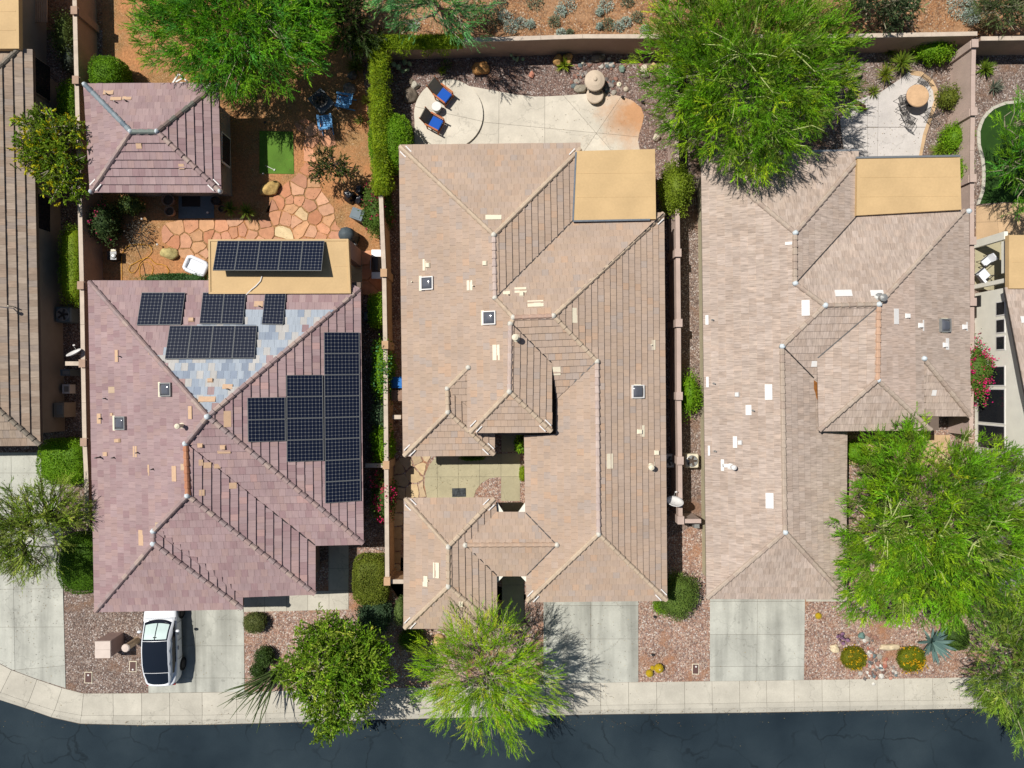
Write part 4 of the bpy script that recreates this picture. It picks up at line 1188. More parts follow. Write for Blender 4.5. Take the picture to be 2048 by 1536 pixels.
for i, (f, a, b, c) in enumerate([('WA', (1404, 312), (1590, 466), RC3), ('EA', (1716, 319), (1590, 466), RC3), ('WA', (1590, 567), (1590, 466), RC3), ('WA', (1590, 567), (1650, 611), RC3),
      ('NB', (1652, 611), (1757, 609), RC3), ('EB', (1927, 422), (1757, 609), RC3), ('WA', (1564, 693), (1650, 611), RC3), ('WA', (1570, 1064), (1564, 694), RC3), ('WA', (1414, 1196), (1570, 1064), RC3),
      ('EC', (1691, 1196), (1570, 1064), RC3), ('WB', (1755, 760), (1757, 609), RC3o), ('WB', (1638, 861), (1755, 760), RC3), ('SC', (1860, 859), (1755, 760), RC3), ('EB', (1939, 831), (1847, 717), RC3)]):
    rr(h3, F3[f], a, b, c, 60 + i, w=.25, h=.12)
for f, p in [('WA', (1590, 466)), ('WA', (1590, 567)), ('WA', (1650, 611)), ('EB', (1757, 609)), ('WA', (1564, 693)), ('WA', (1570, 1064)), ('SC', (1755, 760)), ('EB', (1847, 717)), ('EB', (1936, 423))]:
    node_cap(h3, F3[f].hit(*p), M['mortar_white'], .16)
house_body(h3, [(1402, 310), (1717, 303), (1717, 424), (1936, 421), (1941, 833), (1880, 833), (1880, 862), (1694, 864), (1692, 1198), (1413, 1197)], 2.75, 'stucco_olive')
tw = MB(); tw.prism(inset([W2(a, b, 3.70) for a, b in ((1650, 800), (1850, 800), (1850, 862), (1640, 863))], .3), 2.6, 3.55); tw.build('tower_wall', M['stucco_olive'], parent=h3)
flat_roof(h3, [(1715, 318), (1920, 315), (1923, 419), (1713, 431)], 3.25, lip=0.0)
gt = MB()
for a, b in (((1402, 308), (1717, 301)), ((1713, 316), (1921, 312.5))):
    A, B = W(*a, 2.8 if b[0] < 1800 else 3.25), W(*b, 2.8 if b[0] < 1800 else 3.25); d = B - A
    gt.box(((A.x + B.x) / 2, (A.y + B.y) / 2 + .03, A.z - .06), (d.length, .10, .10), math.atan2(d.y, d.x))
gt.build('gutter', M['galv'], parent=h3)
for a, b in ((1726, 328), (1908, 326)):
    c = W(a, b, 2.9); MB().box((c.x, c.y, 1.48), (.40, .40, 2.9)).build('porch_column', M['stucco_olive'], parent=h3)
for (fx, px, py, w, h) in [('NB', 1686, 587, 34, 14), ('NB', 1753, 587, 26, 13), ('WA', 1611, 616, 15, 31), ('EB', 1791, 633, 12, 31), ('EB', 1845, 651, 3, 22), ('EB', 1932, 653, 3, 18), ('EB', 1893, 688, 8, 23),
    ('WA', 1414, 640, 6, 19), ('WA', 1415, 764, 5, 21), ('WA', 1497, 820, 11, 20), ('WA', 1537, 784, 14, 31), ('WA', 1470, 884, 8, 23), ('WA', 1418, 901, 4, 20), ('WA', 1445, 930, 6, 23), ('WA', 1539, 1001, 15, 31),
    ('WA', 1577, 487, 13, 6), ('SH', 1867, 785, 9, 12), ('WA', 1452, 931, 14, 7), ('SB', 1630, 727, 16, 12)]:
    patch(h3, F3[fx], px, py, w, h, 'white_paint', hh=.035)
for fx, px, py in [('EB', 1838, 651), ('EB', 1887, 690), ('WA', 1474, 789), ('WA', 1480, 885), ('EB', 1812, 632), ('EB', 1926, 654)]: vent(h3, F3[fx], px, py, 9, 10, 'white_paint')
for fx, px, py in [('WA', 1424, 640), ('WA', 1427, 767), ('WA', 1505, 821), ('WA', 1429, 902)]: pipe(h3, F3[fx], px, py, .035, .22, 'grey_metal')
pipe(h3, F3['WA'], 1462, 933, .09, .4, 'white_paint', cap=True); pipe(h3, F3['NB'], 1759, 597, .13, .3, 'grey_metal', cap=True)
skylight(h3, F3['EB'], 1887, 651, fm='grey_metal')
# bare felt where valley tiles are missing
for pts in ([(1626, 760), (1634, 766), (1635, 803), (1631, 796), (1629, 786), (1626, 778)],):
    f = F3['EC']; vs = [f.hit(*p) + f.n * .06 for p in pts]
    MB().add(vs, [tuple(range(len(vs)))][::1]).build('bare_underlay', mat('rust_felt', S(168, 108, 52), nscale=8, namt=.3), parent=h3, label='exposed rusty brown underlay where valley tiles are missing')

def valley(house, f, a, b, w=.05):
    P, Q = f.hit(*a), f.hit(*b); d = (Q - P); up = f.n * .075
    s_ = d.cross(f.n).normalized() * w / 2
    MB().add([P + s_ + up, P - s_ + up, Q - s_ + up, Q + s_ + up, P + s_ - f.n * .02, P - s_ - f.n * .02, Q - s_ - f.n * .02, Q + s_ - f.n * .02],
             [(0, 1, 2, 3), (4, 5, 1, 0), (5, 6, 2, 1), (6, 7, 3, 2), (7, 4, 0, 3)]).build('valley_flashing', M['metal_dark'], parent=house)
valley(h1, F1['S1'], (631, 1089), (375, 889))
for f, a, b in (('NB', (1146, 442), (992, 596)), ('EM', (1026, 650), (1102, 725)), ('WB', (1192, 724), (1112, 797)), ('WB', (1052, 1025), (1112, 1087)), ('WB', (1112, 1091), (1054, 1150)),
                ('GE', (993, 1025), (933, 1088)), ('GE', (933, 1092), (993, 1150)), ('ES', (900, 780), (936, 814))): valley(h2, F2[f], a, b)
for f, a, b in (('NB', (1713, 433), (1593, 565)), ('WB', (1753, 615), (1635, 716)), ('EC', (1566, 695), (1626, 756))): valley(h3, F3[f], a, b)
def hip_end(house, f, end, top, m='white_paint'):
    P, Q = f.hit(*end), f.hit(*top); d = (Q - P).normalized(); s_ = d.cross(Vector((0, 0, 1))).normalized()
    for sg in (-1, 1):
        c = P + d * .42 + s_ * sg * .20 + Vector((0, 0, .07)); t = Matrix.Translation(c) @ Matrix.Rotation(math.atan2(d.y, d.x), 4, 'Z')
        MB().box((0, 0, 0), (.42, .055, .03), M=t).build('hip_flashing', M[m], parent=house)
for f, a, b in (('WA', (801, 294), (988, 470)), ('EB', (1326, 428), (1107, 632)), ('EB', (1332, 1199), (1197, 1068)), ('WB', (1055, 1202), (1197, 1068)), ('EM', (1102, 862), (1019, 783)), ('SM', (941, 864), (1019, 783)),
                ('ES', (988, 908), (896, 824)), ('WA', (809, 911), (896, 824)), ('GN', (811, 997), (897, 1093)), ('GE', (989, 997), (897, 1093)), ('GW', (810, 1255), (897, 1172)), ('EA', (1160, 299), (988, 470))): hip_end(h2, F2[f], a, b)
for f, a, b in (('E', (441, 383), (315, 264)), ('W', (184, 383), (263, 264)), ('E', (436, 169), (315, 264))): hip_end(hc, FCs[f], a, b)

# ---- far left house
h0 = thing('house', 'grey brown tiled house cut off by the left picture edge', 'house', W(-40, 500))
F0 = {
 'E': Facet(((66, 100), (82, 890)), 2.75, 'E', [(38, 97), (66, 100), (82, 890), (0, 821), (-90, 745), (-90, 215)]),
 'S': Facet(((-200, 893), (82, 890)), 2.75, 'S', [(-90, 744), (82, 890), (-200, 893), (-200, 744)]),
 'N': Facet(((-200, 98), (40, 97)), 2.75, 'N', [(-200, 98), (40, 97), (-90, 216), (-200, 216)]),
}
P0 = [S(168, 150, 132), S(160, 140, 122), S(176, 158, 140), S(164, 148, 134), S(172, 150, 130)]
TM0 = {'x': tilemat('grey_tile', (2.6, 15, 1), nscale=1.0, namt=.2, nscale2=.5, namt2=.05), 'y': tilemat('grey_tile_down', (15, 2.6, 1), nscale=1.0, namt=.2, nscale2=.5, namt2=.05)}
tile_facets(h0, F0, P0, TM0, w=0.33, e=0.445, seed=15, tile_h=.09)
RC0 = [S(150, 138, 122), S(140, 130, 116)]
rr(h0, F0['E'], (81, 889), (-90, 745), RC0, 80); rr(h0, F0['E'], (40, 98), (-90, 215), RC0, 81)
house_body(h0, [(-200, 98), (66, 98), (82, 890), (-200, 893)], 2.75, 'stucco_grey')
flat_roof(h0, [(-150, -90), (36, -90), (38, 97), (-150, 98)], 3.2)
MB().box((W(50, 45, 1.4).x, W(0, 20, 1.4).y, 1.5), (.4, 5.5, 3.0)).build('porch_wall', M['stucco_grey'], parent=h0)
for i in range(14):
    a = W(58 + i * 4.4, 0, 0)
    MB().box((a.x, W(0, 22, 0).y, 0.9), (.07, 2.2 , .06)).build('slat', M['beige_paint'], parent=h0)
for y in (158, 425, 520):
    x = W(72, y, 2.75).x - .6 + .02
    wf = MB().box((x + .0, W(0, y, 1.5).y, 1.5), (.05, 1.9, 1.3)).build('window', M['stucco_grey'], parent=h0)
    MB().box((x + .05, W(0, y, 1.5).y, 1.5), (.03, 1.8, 1.2)).build('pane', M['glass_dark'], parent=wf)
pipe(h0, F0['E'], 30, 614, .03, .5, 'cream_paint')
pm = MB(); b0 = F0['E'].hit(30, 617); pm.tube([b0, b0 + Vector((-.25, .0, .9))], .025, 6); pm.lathe([(.03, 0), (.09, .05), (.09, .1), (.02, .15)], b0 + Vector((-.25, 0, .88)), 10)
pm.build('antenna_mast', M['white_paint'], parent=h0)

# ---- far right house (gable end)
h4 = thing('house', 'cream stucco house with dark windows at the right picture edge', 'house', W(2100, 750))
wx = 25.6
ye = lambda py, z: (768 - py) / FPX * (CAM_H - z)
gable = [(5.0, 0), (5.0, 2.75), (-.2, 4.1), (-4.5, 4.9), (-8.5, 3.8), (-8.5, 0)]
gb = MB()
vs = [(wx, y, z) for y, z in gable] + [(wx + 8, y, z) for y, z in gable]
n = len(gable)
gb.add(vs, [tuple(range(n)), tuple(range(2 * n - 1, n - 1, -1))] + [((i + 1) % n, i, i + n, (i + 1) % n + n) for i in range(n)])
gb.build('wall', M['stucco_cream'], parent=h4)
F4 = {'N': Facet(((2010, 575), (2120, 575)), 2.85, 'N', [(2009, 575), (2200, 575), (2200, 930), (2082, 930), (2048, 776)], slope=.265)}
tile_facets(h4, F4, P3, TM3, w=0.30, e=0.37, seed=18, tile_h=.04, limit=100)
patch(h4, F4['N'], 2047, 640, 14, 14, 'white_paint')
flat_roof(h4, [(2018, 470), (2160, 470), (2160, 577), (2018, 577)], 3.0)
for py, h, z0, z1 in ((617, .64, 1.75, 2.3), (652, .64, 1.75, 2.3), (686, .64, 1.75, 2.3), (752, .95, .7, 2.3), (812, 1.75, .35, 2.3), (874, 1.2, .35, 2.3)):
    y = ye(py, (z0 + z1) / 2)
    fr = MB()
    fr.box((wx - .005, y, (z0 + z1) / 2), (.05, h + .12, z1 - z0 + .1)); fr = fr.build('window', M['white_paint'], parent=h4)
    MB().box((wx - .022, y, (z0 + z1) / 2), (.04, h, z1 - z0)).build('pane', M['glass_dark'], parent=fr)
# patio side wall with a low opening
ow = MB()
y0, y1 = ye(482, 0), ye(578, 0)
ow.box((wx, (y0 + ye(497, 0)) / 2, 1.2), (.2, y0 - ye(497, 0), 2.4)); ow.box((wx, (y1 + ye(570, 0)) / 2, 1.2), (.2, ye(570, 0) - y1, 2.4)); ow.box((wx, (y0 + y1) / 2, 2.35), (.2, (y0 - y1) - 1.0, .3))
ow.build('patio_side_wall', M['stucco_cream'], parent=h4)

# ------------------------------------------------------------------ solar arrays
def solar(label, quad, nx, ny, plane=None, zs=None, cells=(6, 10), hh=.14):
    """quad TL,TR,BR,BL in px on a roof plane (or with given heights)"""
    if plane is not None: C4 = [plane.hit(*p) + plane.n * hh for p in quad]
    else: C4 = [W(p[0], p[1], z) for p, z in zip(quad, zs)]
    cen = sum(C4, Vector()) / 4
    root = thing('solar_array', label, 'solar panels', tuple(cen), 'solar panels on the mauve roofed house')
    TL, TR, BR, BL = C4
    nrm = (TR - TL).cross(TL - BL).normalized()
    if nrm.z < 0: nrm = -nrm
    def pt(s, t): return (TL.lerp(TR, s)).lerp(BL.lerp(BR, s), t)
    for i in range(nx):
        for j in range(ny):
            g = 0.006
            a, b = pt(i / nx + g / nx, j / ny + g / ny), pt((i + 1) / nx - g / nx, j / ny + g / ny)
            c, d = pt((i + 1) / nx - g / nx, (j + 1) / ny - g / ny), pt(i / nx + g / nx, (j + 1) / ny - g / ny)
            me = bpy.data.meshes.new('panel')
            low = nrm * -.035
            vs = [a, b, c, d, a + low, b + low, c + low, d + low]
            me.from_pydata([tuple(v) for v in vs], [], [(0, 3, 2, 1), (4, 5, 6, 7), (0, 1, 5, 4), (1, 2, 6, 5), (2, 3, 7, 6), (3, 0, 4, 7)])
            uvl = me.uv_layers.new(name='UVMap')
            cx_, cy_ = cells
            uvs = [(0, cy_), (0, 0), (cx_, 0), (cx_, cy_)] + [(.5, .5)] * 20
            uvs = [(0, 0), (0, cy_), (cx_, cy_), (cx_, 0)] + [(.5, .5)] * 20
            uvl.data.foreach_set('uv', np.array(uvs[:24], dtype=np.float32).ravel())
            me.materials.append(M['solar']); me.update()
            o = link_mesh('panel', me, Matrix.Identity(4), root)
            fr = MB(); up = nrm * .006
            mid = (a + b + c + d) / 4
            for p, q in ((a, b), (b, c), (c, d), (d, a)):
                e1 = (mid - p).normalized() * .035; e2 = (mid - q).normalized() * .035
                fr.add([p + up, q + up, q + e2 + up, p + e1 + up, p + low, q + low], [(0, 1, 2, 3), (4, 5, 1, 0)])
            fr.build('frame', M['panel_frame'], parent=o)
    return root
sN, sE = F1['N'], F1['E']
solar('pair of panels nearest the left end of the mauve roof', [(286, 587), (373, 587), (364.5, 652), (276, 653)], 2, 1, sN)
solar('pair of panels between two other small arrays just below the flat tan roof', [(408, 587), (494, 587), (488, 651), (401, 650)], 2, 1, sN)
solar('single small panel standing alone near the ridge below the flat roof', [(532, 587), (574, 587), (568, 652), (525, 651)], 1, 1, sN)
solar('row of four panels over the blue-grey tiles', [(342, 653), (516, 653), (511, 719), (332, 720.5)], 4, 1, sN)
ar = solar('row of five tilted panels standing on the flat tan patio roof', [(435, 481), (649, 481), (643, 542), (425, 541)], 5, 1, None, (3.22, 3.22, 3.85, 3.85))
for px in (445, 530, 635):
    A = W(px, 538, 3.78); MB().tube([A, (A.x, A.y + .15, 3.1)], .02, 5).build('support_leg', M['galv'], parent=ar)
    B = W(px + 5, 485, 3.18); MB().tube([B, (B.x, B.y, 3.1)], .02, 5).build('support_leg', M['galv'], parent=ar)
solar('tall column of eight panels along the right eave', [(647, 664.7), (718.6, 665), (721.3, 1001), (649.7, 1006)], 1, 8, sE, cells=(10, 6))
solar('column of four panels beside the tall column of eight', [(572.3, 750), (645.6, 749.5), (647.5, 921), (573, 923.5)], 1, 4, sE, cells=(10, 6))
solar('two stacked panels lowest and leftmost on the right slope', [(494.3, 795), (571, 794), (571.7, 881.7), (495.7, 884)], 1, 2, sE, cells=(10, 6))
cd = MB(); A = W(524, 552, 3.14); pts = [A, W(521, 562, 3.14), W(512, 572, 3.14), W(503, 579, 3.14), W(496, 586, 3.13), sN.hit(494, 590) + Vector((0, 0, .1))]
cd.tube(pts, .03, 6).build('conduit', M['white_paint'], label='white conduit pipe curving across the flat tan roof', cat='pipe')
# ------------------------------------------------------------------ vegetation
def unit(a):
    return a / np.maximum(np.linalg.norm(a, axis=-1, keepdims=True), 1e-9)

def leaf_object(name, P, D, L_, Wd, cols, parent=None, quad=False, kind=None, upbias=0.8, extra=None, **props):
    """thin leaf faces: base P, direction D, length L_, width Wd, one colour each; extra = MB joined (core)"""
    n = len(P)
    up = rng.normal(size=(n, 3)) * 0.55 + np.array([0, 0, upbias])
    side = unit(np.cross(D, up)) * (Wd[:, None] / 2)
    tip = P + D * L_[:, None]
    if quad:
        mid = P + D * (L_ * 0.45)[:, None]
        V = np.stack([P, mid + side, tip, mid - side], 1).reshape(-1, 3); m = 4
    else:
        V = np.stack([P - side, P + side, tip], 1).reshape(-1, 3); m = 3
    loc = np.array([(P[:, 0].min() + P[:, 0].max()) / 2, (P[:, 1].min() + P[:, 1].max()) / 2, max(P[:, 2].min(), 0)])
    C = np.repeat(np.concatenate([cols[:, :3], np.ones((n, 1))], 1), m, 0).astype(np.float32)
    idx = np.arange(n * m, dtype=np.int32)
    starts = np.arange(0, n * m, m, dtype=np.int32)
    if extra is not None and extra.f:
        ev = np.array(extra.v, dtype=float); o = len(V)
        V = np.concatenate([V, ev])
        tot = [len(f) for f in extra.f]
        ei = np.array([i + o for f in extra.f for i in f], dtype=np.int32)
        es = len(idx) + np.concatenate([[0], np.cumsum(tot)[:-1]]).astype(np.int32)
        idx = np.concatenate([idx, ei]); starts = np.concatenate([starts, es])
        C = np.concatenate([C, np.repeat(np.array(extra.c, dtype=np.float32), tot, 0)])
    me = bpy.data.meshes.new(name)
    me.vertices.add(len(V)); me.vertices.foreach_set('co', (V - loc).astype(np.float32).ravel())
    me.loops.add(len(idx)); me.loops.foreach_set('vertex_index', idx)
    me.polygons.add(len(starts)); me.polygons.foreach_set('loop_start', starts)
    at = me.color_attributes.new('Col', 'FLOAT_COLOR', 'CORNER')
    at.data.foreach_set('color', C.ravel())
    me.materials.append(M['leaf'])
    me.update(calc_edges=True)
    o = bpy.data.objects.new(name, me); o.location = loc.tolist(); COL.objects.link(o)
    ROOT[o.name] = Matrix.Translation(Vector(loc.tolist())); attach(o, parent)
    return tagp(o, kind=kind, **props)

def palette_cols(n, pal, clump, jit=0.18):
    pal = np.array([p[:3] for p in pal])
    c = pal[clump % len(pal)]
    f = 1 + rng.normal(size=(n, 1)) * jit
    return np.clip(c * f, 0.004, 0.7)

def lobes_points(lobes, n, top=0.35, pw=0.45):
    """points in ellipsoids (px,py,z,rx,ry,rz), crowded towards the upper surface"""
    vol = np.array([l[3] * l[4] for l in lobes]); pick = rng.choice(len(lobes), n, p=vol / vol.sum())
    d = unit(rng.normal(size=(n, 3)))
    d[:, 2] = np.where(rng.random(n) < top, np.abs(d[:, 2]), d[:, 2]); d = unit(d)
    r = rng.random(n) ** pw
    L_ = np.array([[*W(l[0], l[1], l[2]), l[3], l[4], l[5]] for l in lobes])[pick]
    rad = d * r[:, None]
    P = L_[:, :3] + rad * L_[:, 3:6]
    return P, rad, pick

def tree(name, label, base, lobes, nclump, nblade, L_=0.22, Wd=0.03, pal=None, twig=0.7, spread=0.42, droop=-0.05, barkm='bark', trunk_r=0.16, group=None,
         quad=False, cat='tree', radial=0.8, nlimb=9, jit=.2, stems=1, shadow_core=False, vis_twigs=90):
    b = W(base[0], base[1], 0)
    if not quad: nclump = int(nclump * .85); nblade = int(nblade * 1.2); twig *= 1.12
    root = thing(name, label, cat, tuple(b), group)
    P, rad, pick = lobes_points(lobes, nclump)
    P[:, 2] = np.maximum(P[:, 2], 0.3)
    cen = np.mean([list(W(l[0], l[1], l[2])) for l in lobes], axis=0)
    # skeleton
    tr = MB()
    fork = Vector((b.x * .85 + cen[0] * .15, b.y * .85 + cen[1] * .15, max(0.5, cen[2] * 0.35)))
    tr.tube([b + Vector((0, 0, -.1)), b.lerp(fork, .5) + Vector((.04, -.03, 0)), fork], [trunk_r * 1.25, trunk_r, trunk_r * .85], 8)
    tr.build('trunk', M[barkm], parent=root)
    nodes = [np.array(fork)]
    br = MB()
    far_i = rng.choice(nclump, min(nlimb, nclump), replace=False)
    for i in far_i:
        tgt = P[i] * 0.85 + np.array(fork) * 0.15
        pts = []; k = 6
        wob = rng.normal(size=3) * .25
        for t in range(k + 1):
            s = t / k
            q = np.array(fork) * (1 - s) + tgt * s + wob * math.sin(s * math.pi) + np.array([0, 0, .25 * math.sin(s * math.pi)])
            pts.append(q); 
            if t > 0: nodes.append(q)
        br.tube([tuple(q) for q in pts], [trunk_r * .6 * (1 - .8 * t / k) for t in range(k + 1)], 5)
    nd = np.array(nodes)
    order = rng.permutation(nclump)[:vis_twigs]
    for i in order:
        j = np.argmin(((nd - P[i]) ** 2).sum(1))
        a = nd[j]; m = (a + P[i]) / 2 + rng.normal(size=3) * .12
        o_ = unit(P[i] - cen) * twig * .8
        br.tube([tuple(a), tuple(m), tuple(P[i]), tuple(P[i] + o_ * 1.1 + np.array([0, 0, .22]))], [.034, .026, .020, .006], 4, cap=False)
    br.build('branches', M[barkm], parent=root)
    # twigs: several per clump, leaf blades along each
    nt = max(1, nblade // 14); per = nblade // nt
    outd = unit(P - np.array([cen[0], cen[1], cen[2] - 1.0]))
    T = unit(np.repeat(outd, nt, 0) * radial + rng.normal(size=(nclump * nt, 3)) * spread + np.array([0, 0, droop]))
    S0 = np.repeat(P, nt, 0) + rng.normal(size=(nclump * nt, 3)) * .06
    tl = twig * (.6 + .7 * rng.random(nclump * nt))
    s = np.tile(np.linspace(0.08, 1, per), nclump * nt)
    T2 = np.repeat(T, per, 0); B = np.repeat(S0, per, 0) + T2 * (np.repeat(tl, per) * s)[:, None]
    B[:, 2] -= (np.repeat(tl, per) * s) ** 2 * .12
    sd = unit(np.cross(T2, rng.normal(size=B.shape)))
    D = unit(T2 * 1.0 + sd * .55 + rng.normal(size=B.shape) * .12)
    n = len(B)
    clump = np.repeat(np.arange(nclump), nt * per)
    hsh = (clump * 7919) % 97
    cols = palette_cols(n, pal, hsh, jit)
    cf_ = np.exp(rng.normal(size=nclump) * .34)
    cols = np.clip(cols * cf_[clump][:, None], .005, .6)
    leaf_object('crown', B, D, L_ * (.6 + .8 * rng.random(n)), Wd * (.7 + .6 * rng.random(n)), cols, root, quad=quad)
    return root

G_MESQ = [(.09, .26, .008), (.12, .31, .010), (.065, .20, .008), (.17, .35, .012), (.08, .27, .03)]
G_PV = [(.12, .27, .006), (.165, .32, .008), (.09, .22, .006), (.23, .37, .012), (.13, .28, .012), (.16, .22, .03), (.10, .24, .008)]
G_LIME = [(.23, .45, .008), (.29, .51, .012), (.18, .38, .008), (.34, .54, .03)]
G_BROAD = [(.14, .26, .010), (.20, .32, .02), (.09, .19, .008), (.28, .38, .04), (.14, .27, .015)]
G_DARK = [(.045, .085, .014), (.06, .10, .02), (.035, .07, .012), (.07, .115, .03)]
G_BLUE = [(.09, .26, .08), (.12, .31, .09), (.07, .20, .06), (.14, .32, .07)]
G_SPARSE = [(.20, .30, .03), (.25, .35, .04), (.14, .24, .02), (.30, .38, .06)]
G_HEDGE = [(.13, .27, .008), (.17, .32, .012), (.10, .22, .008), (.21, .34, .015)]
G_HEDGE_Y = [(.21, .29, .012), (.26, .33, .02), (.15, .24, .01), (.30, .34, .04)]
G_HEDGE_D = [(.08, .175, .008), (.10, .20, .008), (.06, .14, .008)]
SAGE = [(.40, .50, .42), (.32, .42, .35), (.50, .57, .50)]

tree('mesquite_tree', 'huge feathery green mesquite behind the small guest house', (500, 60),
     [(475, 45, 3.8, 4.9, 3.7, 1.4), (365, 20, 3.5, 2.5, 3.1, 1.2), (580, 60, 3.5, 2.4, 2.6, 1.1), (470, 118, 3.4, 2.5, 2.0, 1.0), (420, -70, 3.8, 4.5, 3.0, 1.4)], 1450, 100, pal=G_MESQ, twig=.58, L_=.14, Wd=.034)
tree('acacia_tree', 'blue green tree above the hedge covered corner of the rear wall', (850, -10),
     [(880, 5, 4.0, 2.6, 1.7, 1.0), (800, 5, 3.8, 1.6, 1.2, .8), (850, -50, 4.4, 3.0, 2.0, 1.2), (930, 40, 3.8, 1.2, 1.4, .8)], 260, 70, pal=G_BLUE, twig=.55, L_=.15, Wd=.03, trunk_r=.12, barkm='bark')
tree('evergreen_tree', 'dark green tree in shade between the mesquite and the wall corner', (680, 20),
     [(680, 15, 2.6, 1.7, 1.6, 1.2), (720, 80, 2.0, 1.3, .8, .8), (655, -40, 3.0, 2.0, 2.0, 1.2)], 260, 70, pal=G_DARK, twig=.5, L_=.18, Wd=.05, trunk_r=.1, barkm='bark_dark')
tree('palo_verde_tree', 'biggest bright green palo verde, spreading over the wall between two patios', (1500, 110),
     [(1500, 150, 5.2, 4.9, 4.3, 1.9), (1380, 110, 4.8, 2.6, 3.6, 1.4), (1608, 120, 4.8, 2.7, 2.9, 1.4), (1420, 240, 4.6, 2.4, 1.6, 1.2), (1580, 225, 4.5, 1.7, 1.4, 1.1), (1515, 300, 4.6, 1.7, 1.3, .8), (1500, -40, 5.0, 5.4, 3.0, 1.6)],
     1450, 112, pal=G_PV, twig=.62, L_=.155, Wd=.032, barkm='bark_green', trunk_r=.2, vis_twigs=160, nlimb=14)
tree('palo_verde_tree', 'dense green round palo verde in front of the right house entry', (1860, 1040),
     [(1850, 1060, 4.4, 4.3, 4.6, 1.7), (1780, 930, 3.9, 1.9, 1.8, 1.1), (1950, 960, 4.1, 2.6, 2.2, 1.2), (1760, 1160, 4.0, 2.0, 2.2, 1.2), (1880, 1160, 4.2, 2.6, 2.2, 1.2), (1815, 865, 3.8, 1.0, .9, .7), (2020, 1080, 4.2, 2.1, 3.2, 1.2)],
     1400, 108, pal=G_PV, twig=.52, L_=.14, Wd=.034, barkm='bark_green', trunk_r=.18, vis_twigs=120, nlimb=14)
tree('mesquite_tree', 'grey green feathery mesquite overhanging the street in the lower right corner', (2050, 1320),
     [(2030, 1300, 3.8, 2.0, 2.6, 1.2), (2060, 1240, 3.8, 2.4, 1.6, 1.1), (2060, 1400, 3.6, 1.9, 2.0, 1.0), (1985, 1385, 3.0, 1.1, .9, .7)], 430, 80, pal=[(.15, .27, .03), (.20, .32, .03), (.11, .21, .035), (.26, .36, .05)], twig=.7, L_=.22, Wd=.03)
tree('mesquite_tree', 'green tree casting shade over the curved lawn at the right edge', (2040, 290),
     [(2070, 270, 3.6, 1.8, 1.9, 1.0), (2045, 330, 3.2, 1.1, 1.2, .8), (2070, 390, 3.4, 1.1, 1.0, .7)], 200, 70, pal=G_MESQ, twig=.6, L_=.2, Wd=.03, trunk_r=.1)
tree('palo_verde_tree', 'airy lime green palo verde over the sidewalk in front of the middle house', (975, 1335),
     [(985, 1345, 4.2, 2.6, 2.4, 1.3), (900, 1330, 3.5, 1.7, 2.0, 1.0), (1040, 1370, 4.0, 1.8, 1.9, 1.0), (960, 1270, 4.2, 1.9, 1.4, .9), (990, 1420, 3.9, 2.2, 1.5, .9), (915, 1410, 3.4, 1.6, 1.0, .7)],
     400, 76, pal=G_LIME, twig=.75, L_=.18, Wd=.026, barkm='bark', trunk_r=.13, vis_twigs=90, nlimb=12, spread=.34, radial=1.1)
tree('shade_tree', 'leafy olive green tree over the sidewalk in front of the mauve roofed house', (675, 1325),
     [(670, 1335, 3.8, 2.5, 2.2, 1.3), (725, 1330, 3.4, 1.5, 2.1, 1.0), (600, 1350, 3.2, 1.3, 1.0, .9), (655, 1270, 3.6, 1.8, 1.1, .8), (675, 1415, 3.5, 1.6, 1.3, .8), (655, 1460, 3.2, .55, .6, .5)],
     900, 84, pal=G_BROAD, twig=.36, L_=.095, Wd=.058, quad=True, barkm='bark', trunk_r=.13, spread=.9, radial=.5, jit=.25)
tree('mesquite_tree', 'sparse thin-leaved tree over the driveway at the left edge', (75, 1030),
     [(40, 1050, 3.4, 2.3, 1.9, 1.0), (100, 1010, 3.2, 1.8, 1.2, .8), (0, 1090, 3.4, 1.6, 1.4, .8), (60, 1120, 3.0, 1.4, .8, .6), (140, 1030, 2.8, 1.2, .8, .6)],
     400, 70, pal=G_SPARSE, twig=.6, L_=.15, Wd=.03, barkm='bark_dark', trunk_r=.1, vis_twigs=220, nlimb=12)
YF = [(.14, .24, .010), (.18, .28, .012), (.10, .19, .01), (.62, .50, .012), (.20, .28, .02), (.13, .22, .012)]
tree('cassia_tree', 'bushy tree with yellow flowers leaning over the grey brown roof edge', (120, 310),
     [(110, 290, 2.9, 1.9, 1.9, 1.0), (80, 260, 3.0, 1.2, 1.1, .8), (130, 360, 2.8, 1.2, 1.3, .8), (65, 315, 3.0, 1.0, .9, .6)], 420, 56, pal=YF, twig=.3, L_=.10, Wd=.055, quad=True, trunk_r=.09, spread=.9, radial=.5)
tree('young_tree', 'small loose tree beside the flagstone path', (668, 330), [(650, 325, 1.7, .8, .75, .5), (685, 340, 1.5, .8, .6, .45), (640, 345, 1.5, .6, .5, .4)], 95, 42, pal=G_DARK + [(.14, .15, .04)], twig=.3, L_=.09, Wd=.045,
     quad=True, trunk_r=.05, barkm='bark_dark', nlimb=7, vis_twigs=60)
tree('desert_tree', 'dark green rounded tree behind the rear wall near the top right', (1770, 0), [(1770, -5, 2.4, 1.9, 1.6, 1.2), (1800, 25, 1.9, 1.1, .9, .8), (1720, -20, 2.0, 1.2, 1.2, .9)], 330, 56,
     pal=[(.06, .10, .035), (.08, .12, .045), (.045, .075, .03)], twig=.3, L_=.10, Wd=.04, quad=True, trunk_r=.08, spread=.9)
